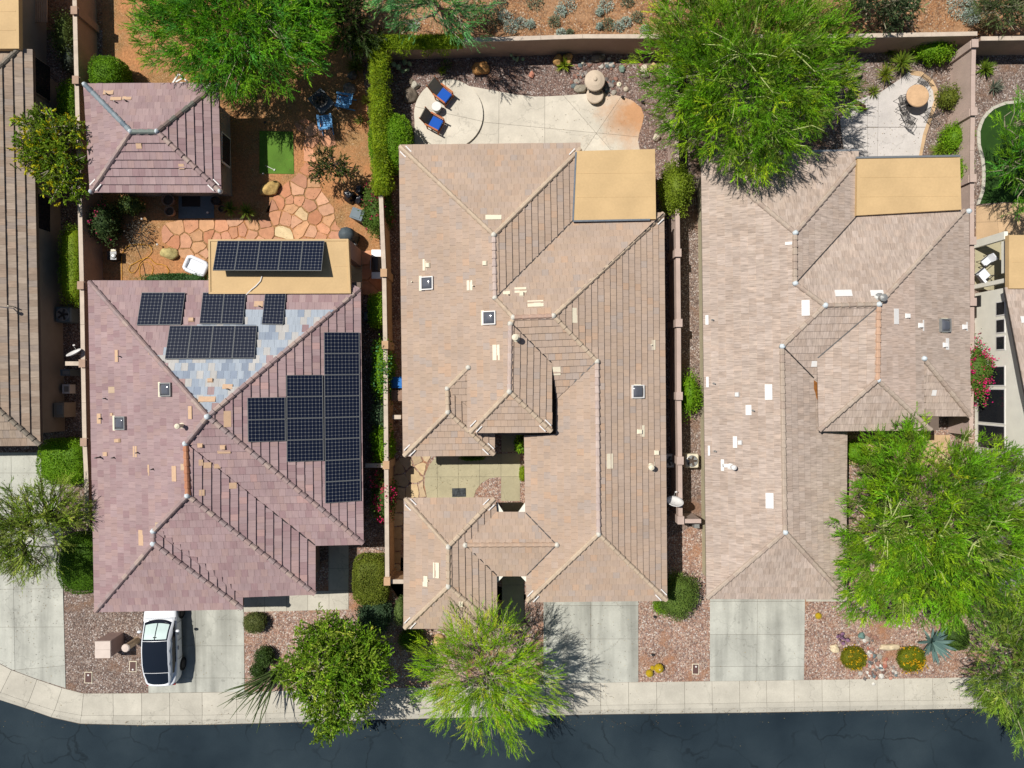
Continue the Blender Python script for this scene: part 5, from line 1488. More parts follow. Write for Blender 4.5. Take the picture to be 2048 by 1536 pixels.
tree('desert_tree', 'grey green brushy tree in the top right corner', (2020, -5), [(2010, 5, 2.2, 1.9, 1.1, .9), (2050, 25, 2.0, 1.2, 1.0, .8), (1985, 25, 1.6, .9, .7, .5)], 220, 56,
     pal=[(.10, .15, .05), (.13, .17, .06), (.08, .12, .04)], twig=.45, L_=.13, Wd=.03, trunk_r=.07)

# clipped shapes -------------------------------------------------
def hedge(label, px, py, w, h, zt, zb=0.0, pal=G_HEDGE, e=4.0, n=2600, lf=.075, name='hedge', cat='hedge', group=None, flowers=None, ztop=None, rz=0, fuzz=.05, fl_n=40):
    """superellipsoid of leaves; px,py centre of the top, w,h its extents in px (as seen at the top)"""
    zc = (zt + zb) / 2
    k = (CAM_H - zt) / FPX
    c = W(px, py, zt); cx, cy = c.x, c.y
    a, b, d = w * k / 2, h * k / 2, (zt - zb) / 2
    if zb < .2:
        pass
    root = thing(name, label, cat, (cx, cy, 0), group)
    dirs = unit(rng.normal(size=(n * 2, 3)) * np.array([a, b, d]) ** .5)
    ca, sa = math.cos(rz), math.sin(rz)
    q = dirs / np.array([a, b, d])
    r = 1.0 / (np.abs(q) ** e).sum(1) ** (1 / e)
    P = dirs * r[:, None]
    nz = np.sin(P[:, 0] * 5 + cx) * np.sin(P[:, 1] * 4.1 + cy) * .5 + np.sin(P[:, 0] * 11) * np.sin(P[:, 1] * 13 + P[:, 2] * 9) * .5
    P *= (1 + (fuzz * (nz + rng.normal(size=len(P)) * .5) / max(min(a, b), .3))[:, None])
    keep = P[:, 2] > -d * .9
    P = P[keep]; nrm = unit(np.sign(P) * np.abs(P / np.array([a, b, d])) ** (e - 1) / np.array([a, b, d]))
    D = unit(nrm * .7 + rng.normal(size=P.shape) * .8)
    x = P[:, 0] * ca - P[:, 1] * sa; y = P[:, 0] * sa + P[:, 1] * ca
    G = np.stack([x + cx, y + cy, P[:, 2] + zc], 1)
    m = len(G)
    cols = palette_cols(m, pal, rng.integers(0, 97, m), .2)
    big = np.sin(P[:, 0] * 2.3 + cy) * np.sin(P[:, 1] * 2.7 + cx)
    cols *= (1 + .18 * big)[:, None]
    core = MB()
    nu, nv = 18, 9
    cv = []
    pc = pal[0]
    for i in range(nv + 1):
        th = math.pi * i / nv
        for j in range(nu):
            ph = 2 * math.pi * j / nu
            dd = Vector((math.sin(th) * math.cos(ph) * a, math.sin(th) * math.sin(ph) * b, math.cos(th) * d))
            rr_ = 1 / ((abs(dd.x / a) ** e + abs(dd.y / b) ** e + abs(dd.z / d) ** e) ** (1 / e) + 1e-9)
            dd = dd * rr_ * .93
            cv.append((dd.x * ca - dd.y * sa + cx, dd.x * sa + dd.y * ca + cy, dd.z + zc))
    cf = [(i * nu + j, i * nu + (j + 1) % nu, (i + 1) * nu + (j + 1) % nu, (i + 1) * nu + j) for i in range(nv) for j in range(nu)]
    core.add(cv, cf, (pc[0], pc[1], pc[2], 1))
    leaf_object('foliage', G, D, lf * (.6 + .8 * rng.random(m)), lf * .62 * np.ones(m), cols, root, quad=True, extra=core)
    if zb > .05 or True:
        MB().tube([(cx, cy, -.05), (cx + .03, cy, max(zb, .1) + .2)], [.06, .05], 6).build('stem', M['bark_dark'], parent=root)
    if flowers is not None:
        hi = np.argsort(-(P[:, 2] + rng.random(m) * d * .9 + (rng.random(m) * .4)))[:m // 2]; fi = hi[rng.choice(len(hi), fl_n)]
        # flowers in small bunches
        F_ = np.repeat(G[fi], 7, 0) + rng.normal(size=(fl_n * 7, 3)) * .07 + np.repeat(nrm[fi] * .05, 7, 0)
        fc = np.array(flowers)[None, :3] * (1 + rng.normal(size=(len(F_), 1)) * .2)
        leaf_object('blossom', F_ + np.array([0, 0, .05]), unit(rng.normal(size=F_.shape) + np.array([0, 0, .3])), .09 * np.ones(len(F_)), .08 * np.ones(len(F_)), np.clip(fc, 0, .8), root, quad=True)
    return root

hedge('clipped green block hedge beside the left driveway under the grey brown eave', 116, 925, 96, 88, 1.7, pal=G_HEDGE, n=5200, e=5)
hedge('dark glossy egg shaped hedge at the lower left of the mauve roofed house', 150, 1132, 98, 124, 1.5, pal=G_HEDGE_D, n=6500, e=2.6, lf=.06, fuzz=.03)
hedge('long clipped box hedge beside the left house wall', 136, 528, 41, 152, 1.5, pal=G_HEDGE_Y[:3] + G_HEDGE, n=5200, e=7, lf=.06)
hedge('narrow clipped hedge beside the yellow-flowering tree', 129, 205, 34, 92, 1.3, pal=G_HEDGE_D + G_HEDGE, n=2600, e=5)
hedge('rounded hedge behind the upper left corner of the guest house', 201, 137, 66, 66, 1.9, pal=G_HEDGE[:3] + G_HEDGE_D, n=3600, e=3)
hedge('large round bush joined to the vine covered wall left of the patio', 776, 275, 86, 114, 2.0, pal=G_HEDGE, n=5200, e=2.8)
hedge('bright green box hedge beside the grill', 750, 619, 30, 66, 1.6, pal=G_HEDGE, n=1900, e=5)
hedge('tall bushy shrub at the top of the hedge row along the tan wall', 760, 740, 30, 110, 1.9, pal=G_HEDGE[:2] + G_BLUE[:1], n=2800, e=3.2, fuzz=.12, lf=.11, group='shrubs in the row along the tan wall')
hedge('grey green shrub in the middle of the row along the tan wall', 758, 830, 26, 70, 1.6, pal=[(.12, .19, .09), (.09, .16, .07)], n=1500, e=2.6, fuzz=.12, lf=.1, group='shrubs in the row along the tan wall')
hedge('bright spiky shrub at the lower end of the row along the tan wall', 760, 888, 32, 74, 1.7, pal=G_HEDGE, n=1900, e=2.8, fuzz=.12, lf=.12, group='shrubs in the row along the tan wall')
hedge('bougainvillea with magenta flowers beside the tan wall and the mauve roof', 762, 1003, 38, 86, 1.7, pal=[(.09, .16, .03), (.12, .19, .03)], n=2000, e=2.3, fuzz=.16, lf=.09, flowers=(.72, .02, .14), fl_n=60, name='bougainvillea', cat='shrub')
hedge('bougainvillea behind the black trash bags against the tan wall', 750, 410, 50, 95, 1.5, pal=[(.08, .15, .02), (.11, .18, .03)], n=2300, e=2.4, fuzz=.16, lf=.1, flowers=(.42, .02, .09), fl_n=26, name='bougainvillea', cat='shrub')
hedge('shaded bougainvillea with few pink flowers below the guest house corner', 195, 440, 44, 70, 1.5, pal=[(.05, .09, .025), (.07, .11, .03)], n=1500, e=2.2, fuzz=.18, lf=.1, flowers=(.5, .03, .12), fl_n=10, name='bougainvillea', cat='shrub')
hedge('bougainvillea with bright magenta flowers on the cream house wall', 1966, 742, 50, 118, 2.2, .3, pal=[(.09, .17, .02), (.12, .2, .03)], n=2400, e=2.1, fuzz=.2, lf=.1, flowers=(.72, .02, .17), fl_n=110, name='bougainvillea', cat='shrub')
hedge('olive clipped block hedge at the corner below the pillar', 738, 1164, 68, 94, 1.3, pal=[(.15, .185, .02), (.19, .21, .03), (.11, .15, .015)], n=5000, e=5)
hedge('small round clipped shrub beside the driveway of the mauve roofed house', 505, 1250, 43, 38, .75, pal=[(.13, .15, .04), (.09, .12, .03)], n=1300, e=2.5, lf=.06)
hedge('dark small shrub between driveway and leafy tree', 524, 1319, 32, 34, .8, pal=G_DARK, n=900, e=2.2, fuzz=.1)
hedge('darkest shrub partly under the ocotillo stems', 512, 1346, 26, 26, .6, pal=G_DARK, n=600, e=2.2, fuzz=.1)
hedge('dark green shrub above the leafy tree at the corner of the gravel', 745, 1240, 62, 70, 1.2, pal=[(.06, .11, .05), (.08, .13, .06)], n=2000, e=2.3, fuzz=.15, lf=.09)
hedge('small grey green shrub by the left eave of the middle house', 798, 1228, 20, 52, 1.0, pal=[(.14, .20, .05), (.10, .15, .04)], n=900, e=2.5, lf=.06)
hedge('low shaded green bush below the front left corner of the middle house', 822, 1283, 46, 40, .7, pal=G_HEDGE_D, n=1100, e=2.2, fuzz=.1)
hedge('lime green shrub growing over the reddish wall', 1360, 368, 54, 96, 2.5, .4, pal=[(.18, .25, .015), (.14, .2, .015), (.22, .28, .03)], n=3000, e=2.2, fuzz=.2, lf=.1, name='shrub', cat='shrub')
hedge('loose green shrub in the narrow side yard left of the right house', 1384, 788, 32, 78, 1.4, pal=G_HEDGE, n=1300, e=2.1, fuzz=.2, lf=.1, name='shrub', cat='shrub')
hedge('crescent shaped clipped shrub at the right front corner of the middle house', 1362, 1200, 64, 80, 1.5, pal=[(.12, .19, .03), (.15, .21, .04), (.09, .15, .03)], n=3800, e=2.6, fuzz=.2, rz=-.5)
hedge('low green shrub just below the hip end of the middle house', 1325, 1215, 24, 30, .8, pal=G_HEDGE, n=900, e=2.4, fuzz=.12)
hedge('yellow green ground shrub with orange blooms left of the stone stream', 1712, 1320, 46, 42, .55, pal=[(.17, .18, .01), (.22, .21, .012), (.13, .15, .01)], n=1700, e=2.5, lf=.06, flowers=(.55, .34, .01), fl_n=16, name='shrub', cat='shrub')
hedge('yellow green shrub with orange blooms beside the blue agave', 1829, 1322, 52, 46, .6, pal=[(.16, .19, .01), (.11, .15, .01)], n=1700, e=2.5, lf=.06, flowers=(.62, .36, .01), fl_n=32, name='shrub', cat='shrub')
hedge('dark green domed shrub right of the blue agave', 1922, 1279, 46, 50, .8, pal=[(.05, .10, .015), (.07, .12, .02)], n=1500, e=2.4, name='shrub', cat='shrub')
hedge('green shrub with red specks in the shaded corner of the right patio', 1882, 92, 74, 38, 1.1, pal=G_HEDGE, n=1900, e=2.2, fuzz=.2, lf=.1, name='shrub', cat='shrub')
hedge('loose yellow green shrub in the gravel between round table and wall', 1908, 190, 36, 34, .9, pal=[(.15, .18, .02), (.11, .15, .02)], n=800, e=2.1, fuzz=.25, lf=.09, name='shrub', cat='shrub')
hedge('green shrub against the reddish wall below the patio corner', 1924, 270, 48, 52, 1.1, pal=G_HEDGE, n=1500, e=2.2, fuzz=.2, lf=.09, name='shrub', cat='shrub')
hedge('green shrub squeezed between tan patio roof and reddish wall', 1934, 338, 26, 66, 1.3, pal=G_HEDGE, n=1400, e=2.3, fuzz=.15, lf=.09, name='shrub', cat='shrub')
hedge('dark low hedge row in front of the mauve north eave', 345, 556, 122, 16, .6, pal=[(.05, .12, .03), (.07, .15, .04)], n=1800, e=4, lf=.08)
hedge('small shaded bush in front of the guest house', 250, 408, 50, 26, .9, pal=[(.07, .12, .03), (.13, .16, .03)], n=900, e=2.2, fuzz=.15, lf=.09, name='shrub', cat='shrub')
hedge('green shrub in the deep shade by the right entry', 1720, 905, 40, 40, .9, pal=G_HEDGE, n=900, e=2.2, fuzz=.2, name='shrub', cat='shrub')
hedge('short lime hedge at the courtyard edge of the middle house', 1045, 948, 10, 27, .6, pal=[(.2, .28, .01)], n=500, e=4, lf=.05)
hedge('green plant in the shaded corner of the entry passage', 1042, 888, 12, 24, 1.0, pal=G_HEDGE, n=350, e=2, fuzz=.25, lf=.14, name='shrub', cat='shrub')
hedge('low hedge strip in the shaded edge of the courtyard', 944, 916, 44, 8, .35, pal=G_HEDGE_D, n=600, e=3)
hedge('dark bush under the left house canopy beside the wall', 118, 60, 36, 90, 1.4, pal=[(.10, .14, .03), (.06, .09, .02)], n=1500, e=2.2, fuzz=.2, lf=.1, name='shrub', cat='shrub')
hedge('grey leaved bush below the yellow-green one beside the left wall', 130, 112, 30, 44, 1.2, pal=[(.08, .10, .07), (.06, .08, .05)], n=800, e=2.2, fuzz=.2, lf=.09, name='shrub', cat='shrub')

# vine hanging over the walls
def vine(label, path, z, wd, n, pal, hang=.8):
    P0 = [np.array(W(a, b, z)) for a, b in path]
    seg = [np.linalg.norm(b - a) for a, b in zip(P0[:-1], P0[1:])]
    root = thing('wall_vine', label, 'vine', tuple(P0[0]) [:2] + (0,))
    out = []
    for a, b, s in zip(P0[:-1], P0[1:], seg):
        m = int(n * s / sum(seg)); t = rng.random(m)
        q = a + (b - a) * t[:, None]
        d = unit((b - a)[None, :])[0]; nn = np.array([-d[1], d[0], 0])
        off = rng.uniform(-1, 1, m) * wd * (1 + .25 * np.sin(t * s * 2.1) + .2 * np.sin(t * s * 5.3 + 1))
        q = q + nn * off[:, None]; q[:, 2] += .22 * (1 - (off / wd) ** 2) + rng.normal(size=m) * .05 - np.clip(np.abs(off) - wd * .6, 0, 9) * 3 * hang * rng.random(m)
        out.append(q)
    P = np.concatenate(out); m = len(P)
    D = unit(rng.normal(size=P.shape) * .6 + np.array([0.2, -.5, .25]))
    cols = palette_cols(m, pal, rng.integers(0, 97, m), .2) * (1 + .2 * np.sin(P[:, :1] * 3) * np.sin(P[:, 1:2] * 3.3))
    core = MB()
    for a, b in zip(P0[:-1], P0[1:]):
        mid = (a + b) / 2; core.box(tuple(mid - [0, 0, .05]), (float(np.linalg.norm(b - a)), wd * 1.5, .3), math.atan2(b[1] - a[1], b[0] - a[0]), col=tuple(pal[0]) + (1,))
    leaf_object('foliage', P, D, .14 * (.5 + rng.random(m)), .035 * np.ones(m), cols, root, extra=core)
    MB().tube([(P0[0][0], P0[0][1] - .3, 0), (P0[0][0], P0[0][1] - .25, z)], .03, 5).build('stem', M['bark_dark'], parent=root)
vine('yellow green vine covering the rear wall above the mulched corner', [(705, 84), (760, 84), (840, 84), (925, 82)], 1.8, .42, 7000, [(.21, .31, .010), (.27, .36, .012), (.14, .23, .010)])
vine('yellow green vine covering the wall between orange yard and patio', [(755, 100), (757, 170), (758, 230), (762, 320), (764, 390)], 1.85, .50, 10000, [(.22, .31, .010), (.28, .35, .012), (.15, .24, .010)])

# plants with blades: agave, yucca, palms, grasses ------------------------------
def rosette(label, px, py, n, L_, Wd, pal, z=0.0, rise=.5, curve=.5, name='agave', cat='plant', droop=.6, seg=4, flat=False, group=None, cone=(0.1, 1.0), stem=True):
    b = W(px, py, z)
    root = thing(name, label, cat, tuple(b), group)
    mb = MB()
    rnd = random.Random(int(px * 7 + py))
    for i in range(n):
        az = rnd.uniform(0, 2 * math.pi); el = rnd.uniform(*cone) * math.pi / 2 * rise + .1
        l = L_ * rnd.uniform(.65, 1.1); w = Wd * rnd.uniform(.8, 1.2)
        c = pal[rnd.randrange(len(pal))]; f = rnd.uniform(.85, 1.15)
        p = Vector((b.x, b.y, z + .05)); side = Vector((-math.sin(az), math.cos(az), 0))
        L1 = []; R1 = []; e_ = el
        for k in range(seg + 1):
            t = k / seg
            ww = w * (math.sin(min(t * 2.2 + .5, math.pi / 2)) if t < .6 else (1 - t) / .4) * .5
            L1.append(p + side * ww); R1.append(p - side * ww)
            p = p + Vector((math.cos(az) * math.cos(e_), math.sin(az) * math.cos(e_), math.sin(e_))) * (l / seg)
            e_ -= droop / seg * (1.2 if k else .6)
        vs = L1 + R1; m = seg + 1
        mb.add(vs, [(k, k + 1, m + k + 1, m + k) for k in range(seg)], (c[0] * f, c[1] * f, c[2] * f, 1))
    mb.build('leaves', M['leaf'], parent=root)
    if stem: MB().lathe([(.07, -.05), (.09, .05), (.04, .14)], (b.x, b.y, z), n=8).build('stem', M['bark_dark'], parent=root)
    return root
rosette('big blue grey agave at the edge of the round green palo verde', 1862, 1282, 70, 1.25, .13, [(.17, .27, .25), (.20, .31, .27), (.13, .22, .20)], rise=.7, droop=.25)
rosette('spiky yellow green yucca in front of two boulders', 1128, 132, 60, .62, .06, [(.25, .33, .02), (.32, .38, .03), (.16, .24, .02)], rise=.85, droop=.3, name='yucca')
rosette('bushy green palm taller of the pair beside the round table', 1800, 128, 120, .85, .04, [(.16, .24, .02), (.22, .26, .03), (.12, .20, .02)], rise=.9, droop=.8, name='fan_palm', z=.4)
rosette('lower yellow tipped palm left of the tall palm', 1768, 150, 110, .72, .035, [(.15, .23, .02), (.24, .26, .02)], rise=.9, droop=.8, name='fan_palm', z=.25)
rosette('loose green grass plant below the pair of palms', 1745, 185, 60, .5, .035, [(.13, .2, .02), (.2, .24, .03)], rise=.8, droop=.5, name='grass_plant')
rosette('mounded bright green grass above the tan patio roof of the right house', 1878, 302, 160, .75, .03, [(.16, .27, .02), (.22, .32, .03)], rise=.9, droop=.9, name='grass_plant')
rosette('grey spiky agave in the gravel right of the reddish wall', 1985, 177, 60, .62, .05, [(.14, .17, .12), (.19, .21, .15)], rise=.8, droop=.2)
rosette('yellow spiky plant by the vine covered wall', 734, 203, 60, .42, .045, [(.42, .46, .08), (.33, .38, .05)], rise=.9, droop=.5, name='yucca')
rosette('yellow green grass clump near the shaded boulders', 712, 137, 90, .75, .03, [(.16, .2, .03), (.11, .15, .02)], rise=.8, droop=.6, name='grass_plant')
rosette('small olive grass clump below the blue chairs', 722, 243, 60, .5, .03, [(.14, .17, .03), (.18, .2, .04)], rise=.8, droop=.5, name='grass_plant')
rosette('palm with arching green fronds in front of the guest house, left of two', 462, 418, 60, .6, .05, [(.15, .22, .03), (.10, .16, .02)], rise=.8, droop=.8, name='fan_palm', z=.25)
rosette('palm with arching green fronds in front of the guest house, right of two', 497, 425, 70, .65, .05, [(.17, .24, .03), (.11, .17, .02)], rise=.8, droop=.8, name='fan_palm', z=.3)
rosette('small yellow green plant above the round patio platform', 885, 143, 40, .35, .04, [(.2, .28, .02), (.14, .2, .02)], rise=.8, name='grass_plant')
rosette('small potted looking plant at the dark rear corner of the right patio', 1775, 105, 45, .5, .05, [(.12, .18, .02), (.18, .22, .03)], rise=.9, name='grass_plant')
rosette('bushy upright green plant in gravel right of the reddish wall', 1966, 140, 70, .7, .06, [(.16, .24, .02), (.11, .18, .02)], rise=.9, name='grass_plant')
# ocotillo: long bare wands leaning out over the walk
oc = thing('ocotillo', 'ocotillo with long bare green wands leaning over the sidewalk', 'cactus', tuple(W(568, 1330, 0)))
rnd = random.Random(4)
for i in range(30):
    az = math.atan2(-1, -1) + rnd.uniform(-.6, .5); l = rnd.uniform(2.0, 4.0)
    p = W(568, 1330, 0) + Vector((rnd.uniform(-.1, .1), rnd.uniform(-.1, .1), 0)); pts = [p]
    el = rnd.uniform(.8, 1.15)
    for k in range(7):
        p = p + Vector((math.cos(az) * math.cos(el), math.sin(az) * math.cos(el), math.sin(el))) * l / 7
        az += rnd.uniform(-.2, .2); el -= .09; pts.append(p)
    MB().tube(pts, [.05, .046, .044, .04, .036, .03, .022, .008], 5).build('wand', M.setdefault('wand', mat('ocotillo_green', (.075, .115, .03, 1), nscale=15, namt=.3)), parent=oc)
# desert scrub beyond the rear wall
def scrub(label, px, py, r, pal, group='low scrub plants beyond the rear wall', name='desert_shrub', hh=.5, n=420):
    b = W(px, py, 0)
    root = thing(name, label, 'shrub', tuple(b), group)
    d = unit(rng.normal(size=(n, 3))); d[:, 2] = np.abs(d[:, 2])
    P = np.array(b) + d * (rng.random(n) ** .35)[:, None] * np.array([r, r * .9, hh])
    D = unit(d + rng.normal(size=d.shape) * .5)
    leaf_object('foliage', P, D, .10 * (.5 + rng.random(n)), .045 * np.ones(n), palette_cols(n, pal, rng.integers(0, 97, n), .2), root, quad=True)
    st = MB()
    for i in range(6):
        q = P[i]; st.tube([tuple(b), tuple((np.array(b) + q) / 2 + [0, 0, .05]), tuple(q)], [.02, .015, .006], 4)
    st.build('stems', M['bark_dark'], parent=root)
sage_spots = [(1108, 45, .30), (1010, 35, .35), (1022, 55, .35), (1070, 8, .40), (1134, 12, .45), (1212, 12, .36), (1215, 50, .34), (1235, 55, .28), (1252, 46, .26), (1275, 36, .30), (1198, 55, .14),
              (1122, 68, .22), (1140, 68, .18), (1199, 26, .16), (1120, 25, .30), (1255, 5, .3), (1040, 48, .3), (1290, 62, .25), (1000, 8, .35), (1060, 50, .22)]
for i, (a, b_, r_) in enumerate(sage_spots):
    pal_ = SAGE if i % 3 else [(.16, .20, .12), (.2, .24, .15)]
    rel = ('under the blue green tree' if a < 1030 else 'behind the wall above the yucca' if a < 1112 else 'above the boulder pair' if a < 1150 else 'above the fountain' if a < 1225 else 'right of the fountain' if a < 1245 else 'near the big palo verde')
    rank = 'against the wall' if b_ > 47 else ('at the top edge' if b_ < 14 else 'midway')
    size_ = 'tiny ' if r_ < .2 else ('small ' if r_ < .3 else 'large ' if r_ >= .4 else '')
    scrub(size_ + ('silvery' if i % 3 else 'olive') + ' scrub ' + rel + ', ' + rank, a, b_, r_ * 1.15, pal_,
          group='silvery scrub plants beyond the rear wall' if i % 3 else 'olive scrub plants beyond the rear wall', n=260, hh=.35)
for a, b_, r_, lb in [(1920, 15, .8, 'large grey scrub beyond the wall, upper of two near the top right'), (1938, 36, .5, 'grey scrub just right of the larger one near the top right')]:
    scrub(lb, a, b_, r_, SAGE, group='grey scrub near the top right', n=800, hh=.7)
scrub('tan dry grass clump behind the rear wall at the top right', 1975, 48, .6, [(.28, .26, .12), (.22, .22, .10)], group=None, n=600, hh=.4)
scrub('dry grey twiggy scrub next to the dark rounded tree', 1802, 52, .6, [(.2, .2, .17), (.14, .15, .12)], group=None, n=500, hh=.6)
scrub('silver bush in the sunlit gap below the blue green tree', 828, 52, .35, SAGE, group=None, n=300, hh=.35)
scrub('dark low scrub beyond the wall, nearest the blue green tree', 975, 40, .8, [(.07, .10, .06), (.10, .13, .08)], group=None, n=900, hh=.6)
scrub('sparse shaded plant in the mulch above the wooden chair', 893, 132, .3, [(.12, .18, .04)], group=None, n=120, hh=.4)
scrub('dark twiggy half bare shrub in the shade beside the coiled hose', 282, 468, .85, [(.05, .045, .04), (.10, .09, .07), (.2, .19, .16)], group=None, n=650, hh=.8)
# ------------------------------------------------------------------ rocks
def rock(label, px, py, w, h, zz, col, rz=0, name='boulder', group=None, seed=None, sub=3, parent=None, sharp=.25):
    rnd = random.Random(seed or int(px * 3 + py))
    k = CAM_H / FPX
    bm = bmesh.new(); bmesh.ops.create_icosphere(bm, subdivisions=sub, radius=1)
    planes = [(Vector((rnd.uniform(-1, 1), rnd.uniform(-1, 1), rnd.uniform(-.2, 1))).normalized(), rnd.uniform(.62, .9)) for _ in range(9)]
    ox = rnd.uniform(0, 50)
    from mathutils import noise as nz
    for v in bm.verts:
        co = v.co.copy()
        for n_, d_ in planes:
            t = co.dot(n_) - d_
            if t > 0: co -= n_ * t * .9
        f = 1 + sharp * nz.noise(co * 1.6 + Vector((ox, 0, 0))) + .07 * nz.noise(co * 5 + Vector((ox, 3, 0)))
        v.co = Vector((co.x * w * k / 2 * f, co.y * h * k / 2 * f, co.z * zz * f * .6))
    b = W(px, py, 0)
    me = bpy.data.meshes.new(name); 
    cl = []
    for f in bm.faces:
        q = rnd.uniform(.85, 1.1); cl.append((col[0] * q, col[1] * q, col[2] * q, 1))
    bm.to_mesh(me); bm.free()
    at = me.color_attributes.new('Col', 'FLOAT_COLOR', 'CORNER')
    at.data.foreach_set('color', np.repeat(np.array(cl, dtype=np.float32), 3, 0).ravel())
    me.materials.append(M['rock'])
    if name != 'boulder' or sub > 2: me.polygons.foreach_set('use_smooth', [True] * len(me.polygons))
    mt = Matrix.Translation((b.x, b.y, zz * .3)) @ Matrix.Rotation(rz, 4, 'Z')
    if parent is None:
        o = bpy.data.objects.new(name, me); o.matrix_basis = mt; COL.objects.link(o)
        return tagp(o, label, 'rock', group)
    return link_mesh(name, me, mt, parent)
TANR, BRN, GRY, WHT = S(214, 178, 110), S(206, 150, 90), S(140, 126, 110), S(222, 208, 184)
for a in [('large yellow tan boulder between the putting green and the flagstones', 543, 378, 42, 28, .6, TANR, .4), ('greenish tan boulder beside the coiled hose', 341, 507, 40, 26, .4, S(196, 180, 120), -.2),
    ('orange brown boulder near the rear wall above the patio', 961, 139, 36, 30, .6, BRN, 0), ('grey rounded boulder left of the round platform', 820, 192, 30, 34, .5, GRY, -.4),
    ('small pale rock above the grey rounded boulder', 831, 172, 18, 16, .35, S(196, 188, 170), 0), ('small rock touching the platform edge near the wooden chair', 823, 164, 12, 14, .2, GRY, 0),
    ('tan boulder behind the yucca, left of the pair', 1115, 122, 20, 24, .5, S(200, 156, 96), .2), ('tan boulder behind the yucca, right of the pair', 1135, 120, 22, 22, .5, S(206, 160, 100), 0),
    ('small pink stone alone in the mulch', 1063, 150, 12, 16, .2, S(206, 140, 116), 0), ('long dark grey boulder above the round stone table', 1193, 119, 34, 15, .4, S(120, 112, 100), .1),
    ('grey triangular boulder left of the round stone table', 1160, 178, 26, 20, .35, S(170, 160, 140), 0), ('teal grey stone right of the round stone table', 1244, 139, 15, 14, .25, S(130, 150, 136), 0),
    ('cream boulder left of the three by the big palo verde', 1287, 141, 18, 22, .4, WHT, 0), ('grey boulder lowest of the three by the big palo verde', 1291, 152, 18, 10, .3, S(176, 168, 150), 0),
    ('tan boulder half under the big palo verde', 1305, 137, 20, 20, .4, S(212, 186, 130), 0), ('flat reddish stone above the cream boulder', 1282, 131, 10, 8, .15, S(160, 116, 100), 0),
    ('cream rock at the foliage edge of the big palo verde', 1328, 166, 16, 16, .35, WHT, 0), ('pale round boulder alone in the gravel strip near the patio', 1313, 276, 16, 16, .35, S(214, 200, 176), 0),
    ('pale flat stone near the rusty patio corner', 1252, 179, 14, 11, .15, S(216, 200, 176), 0),
    ('large light boulder in the shaded rock group of the right patio', 1701, 155, 44, 22, .5, S(186, 168, 140), .2), ('dark boulder under the big palo verde beside the right patio', 1665, 165, 40, 24, .6, S(110, 98, 84), 0),
    ('brown boulder lowest in the rock group of the right patio', 1719, 214, 28, 16, .4, S(140, 112, 84), -.5), ('boulder second from the bottom in the rock group', 1703, 190, 22, 22, .45, S(150, 132, 110), 0),
    ('boulder topmost in the rock group beside the rear wall', 1700, 122, 24, 20, .5, S(160, 146, 124), 0),
    ('cream oval stone in the gravel beside the right driveway', 1669, 1297, 22, 18, .2, S(226, 206, 170), -.5), ('long cream stone beside the blue agave', 1780, 1294, 44, 14, .25, S(226, 206, 170), 0),
    ('turquoise stone at the top of the stone stream', 1722, 1271, 16, 14, .25, S(120, 150, 140), 0), ('large cream boulder in front of the middle house', 877, 1279, 26, 30, .5, S(226, 190, 130), .4),
    ('pale boulder right of the breezeway in front of the middle house', 1045, 1252, 26, 16, .4, S(214, 196, 160), 0), ('grey boulder in the shade by the blue chairs', 700, 180, 26, 26, .5, S(130, 126, 120), 0),
    ('second grey boulder in the shade below the first by the blue chairs', 706, 152, 20, 18, .4, S(110, 106, 100), 0)]:
    rock(*a)
def stone_bed(name, label_, spots, cols, seed):
    rnd = random.Random(seed)
    root = thing(name, label_, 'stones', tuple(W(*spots[0][:2], 0)))
    protos = []
    for c in cols:
        o = rock('', spots[0][0], spots[0][1], 10, 10, .12, c, parent=root, name='stone', seed=rnd.randrange(999), sub=2)
        protos.append(o)
    for px, py, n, sx, sy in spots:
        for _ in range(n):
            o = rnd.choice(protos).copy(); COL.objects.link(o)
            s = rnd.uniform(.5, 1.15)
            p = W(px + rnd.gauss(0, sx), py + rnd.gauss(0, sy), 0)
            o.matrix_basis = Matrix.Translation((p.x, p.y, .035)) @ Matrix.Rotation(rnd.uniform(0, 6.3), 4, 'Z') @ Matrix.Diagonal((s * rnd.uniform(.8, 1.3), s, s * .8, 1))
PEB = [S(150, 140, 132), S(120, 112, 108), S(176, 166, 152), S(126, 96, 86), S(110, 122, 122), S(205, 196, 184), S(160, 120, 104)]
stone_bed('river_rock_bed', 'ring of smooth river stones around the round stone table', [(1165, 150, 22, 9, 12), (1215, 170, 34, 9, 12), (1215, 128, 22, 11, 7), (1170, 125, 12, 8, 5), (1150, 165, 8, 6, 7)], PEB, 3)
stone_bed('dry_creek', 'stream of coloured river stones between two yellow green shrubs', [(1735, 1285, 12, 9, 7), (1740, 1308, 14, 8, 7), (1752, 1330, 24, 13, 8), (1740, 1350, 16, 12, 5), (1775, 1345, 10, 10, 6)],
          PEB + [S(176, 112, 94), S(232, 226, 214), S(200, 150, 128)], 9)

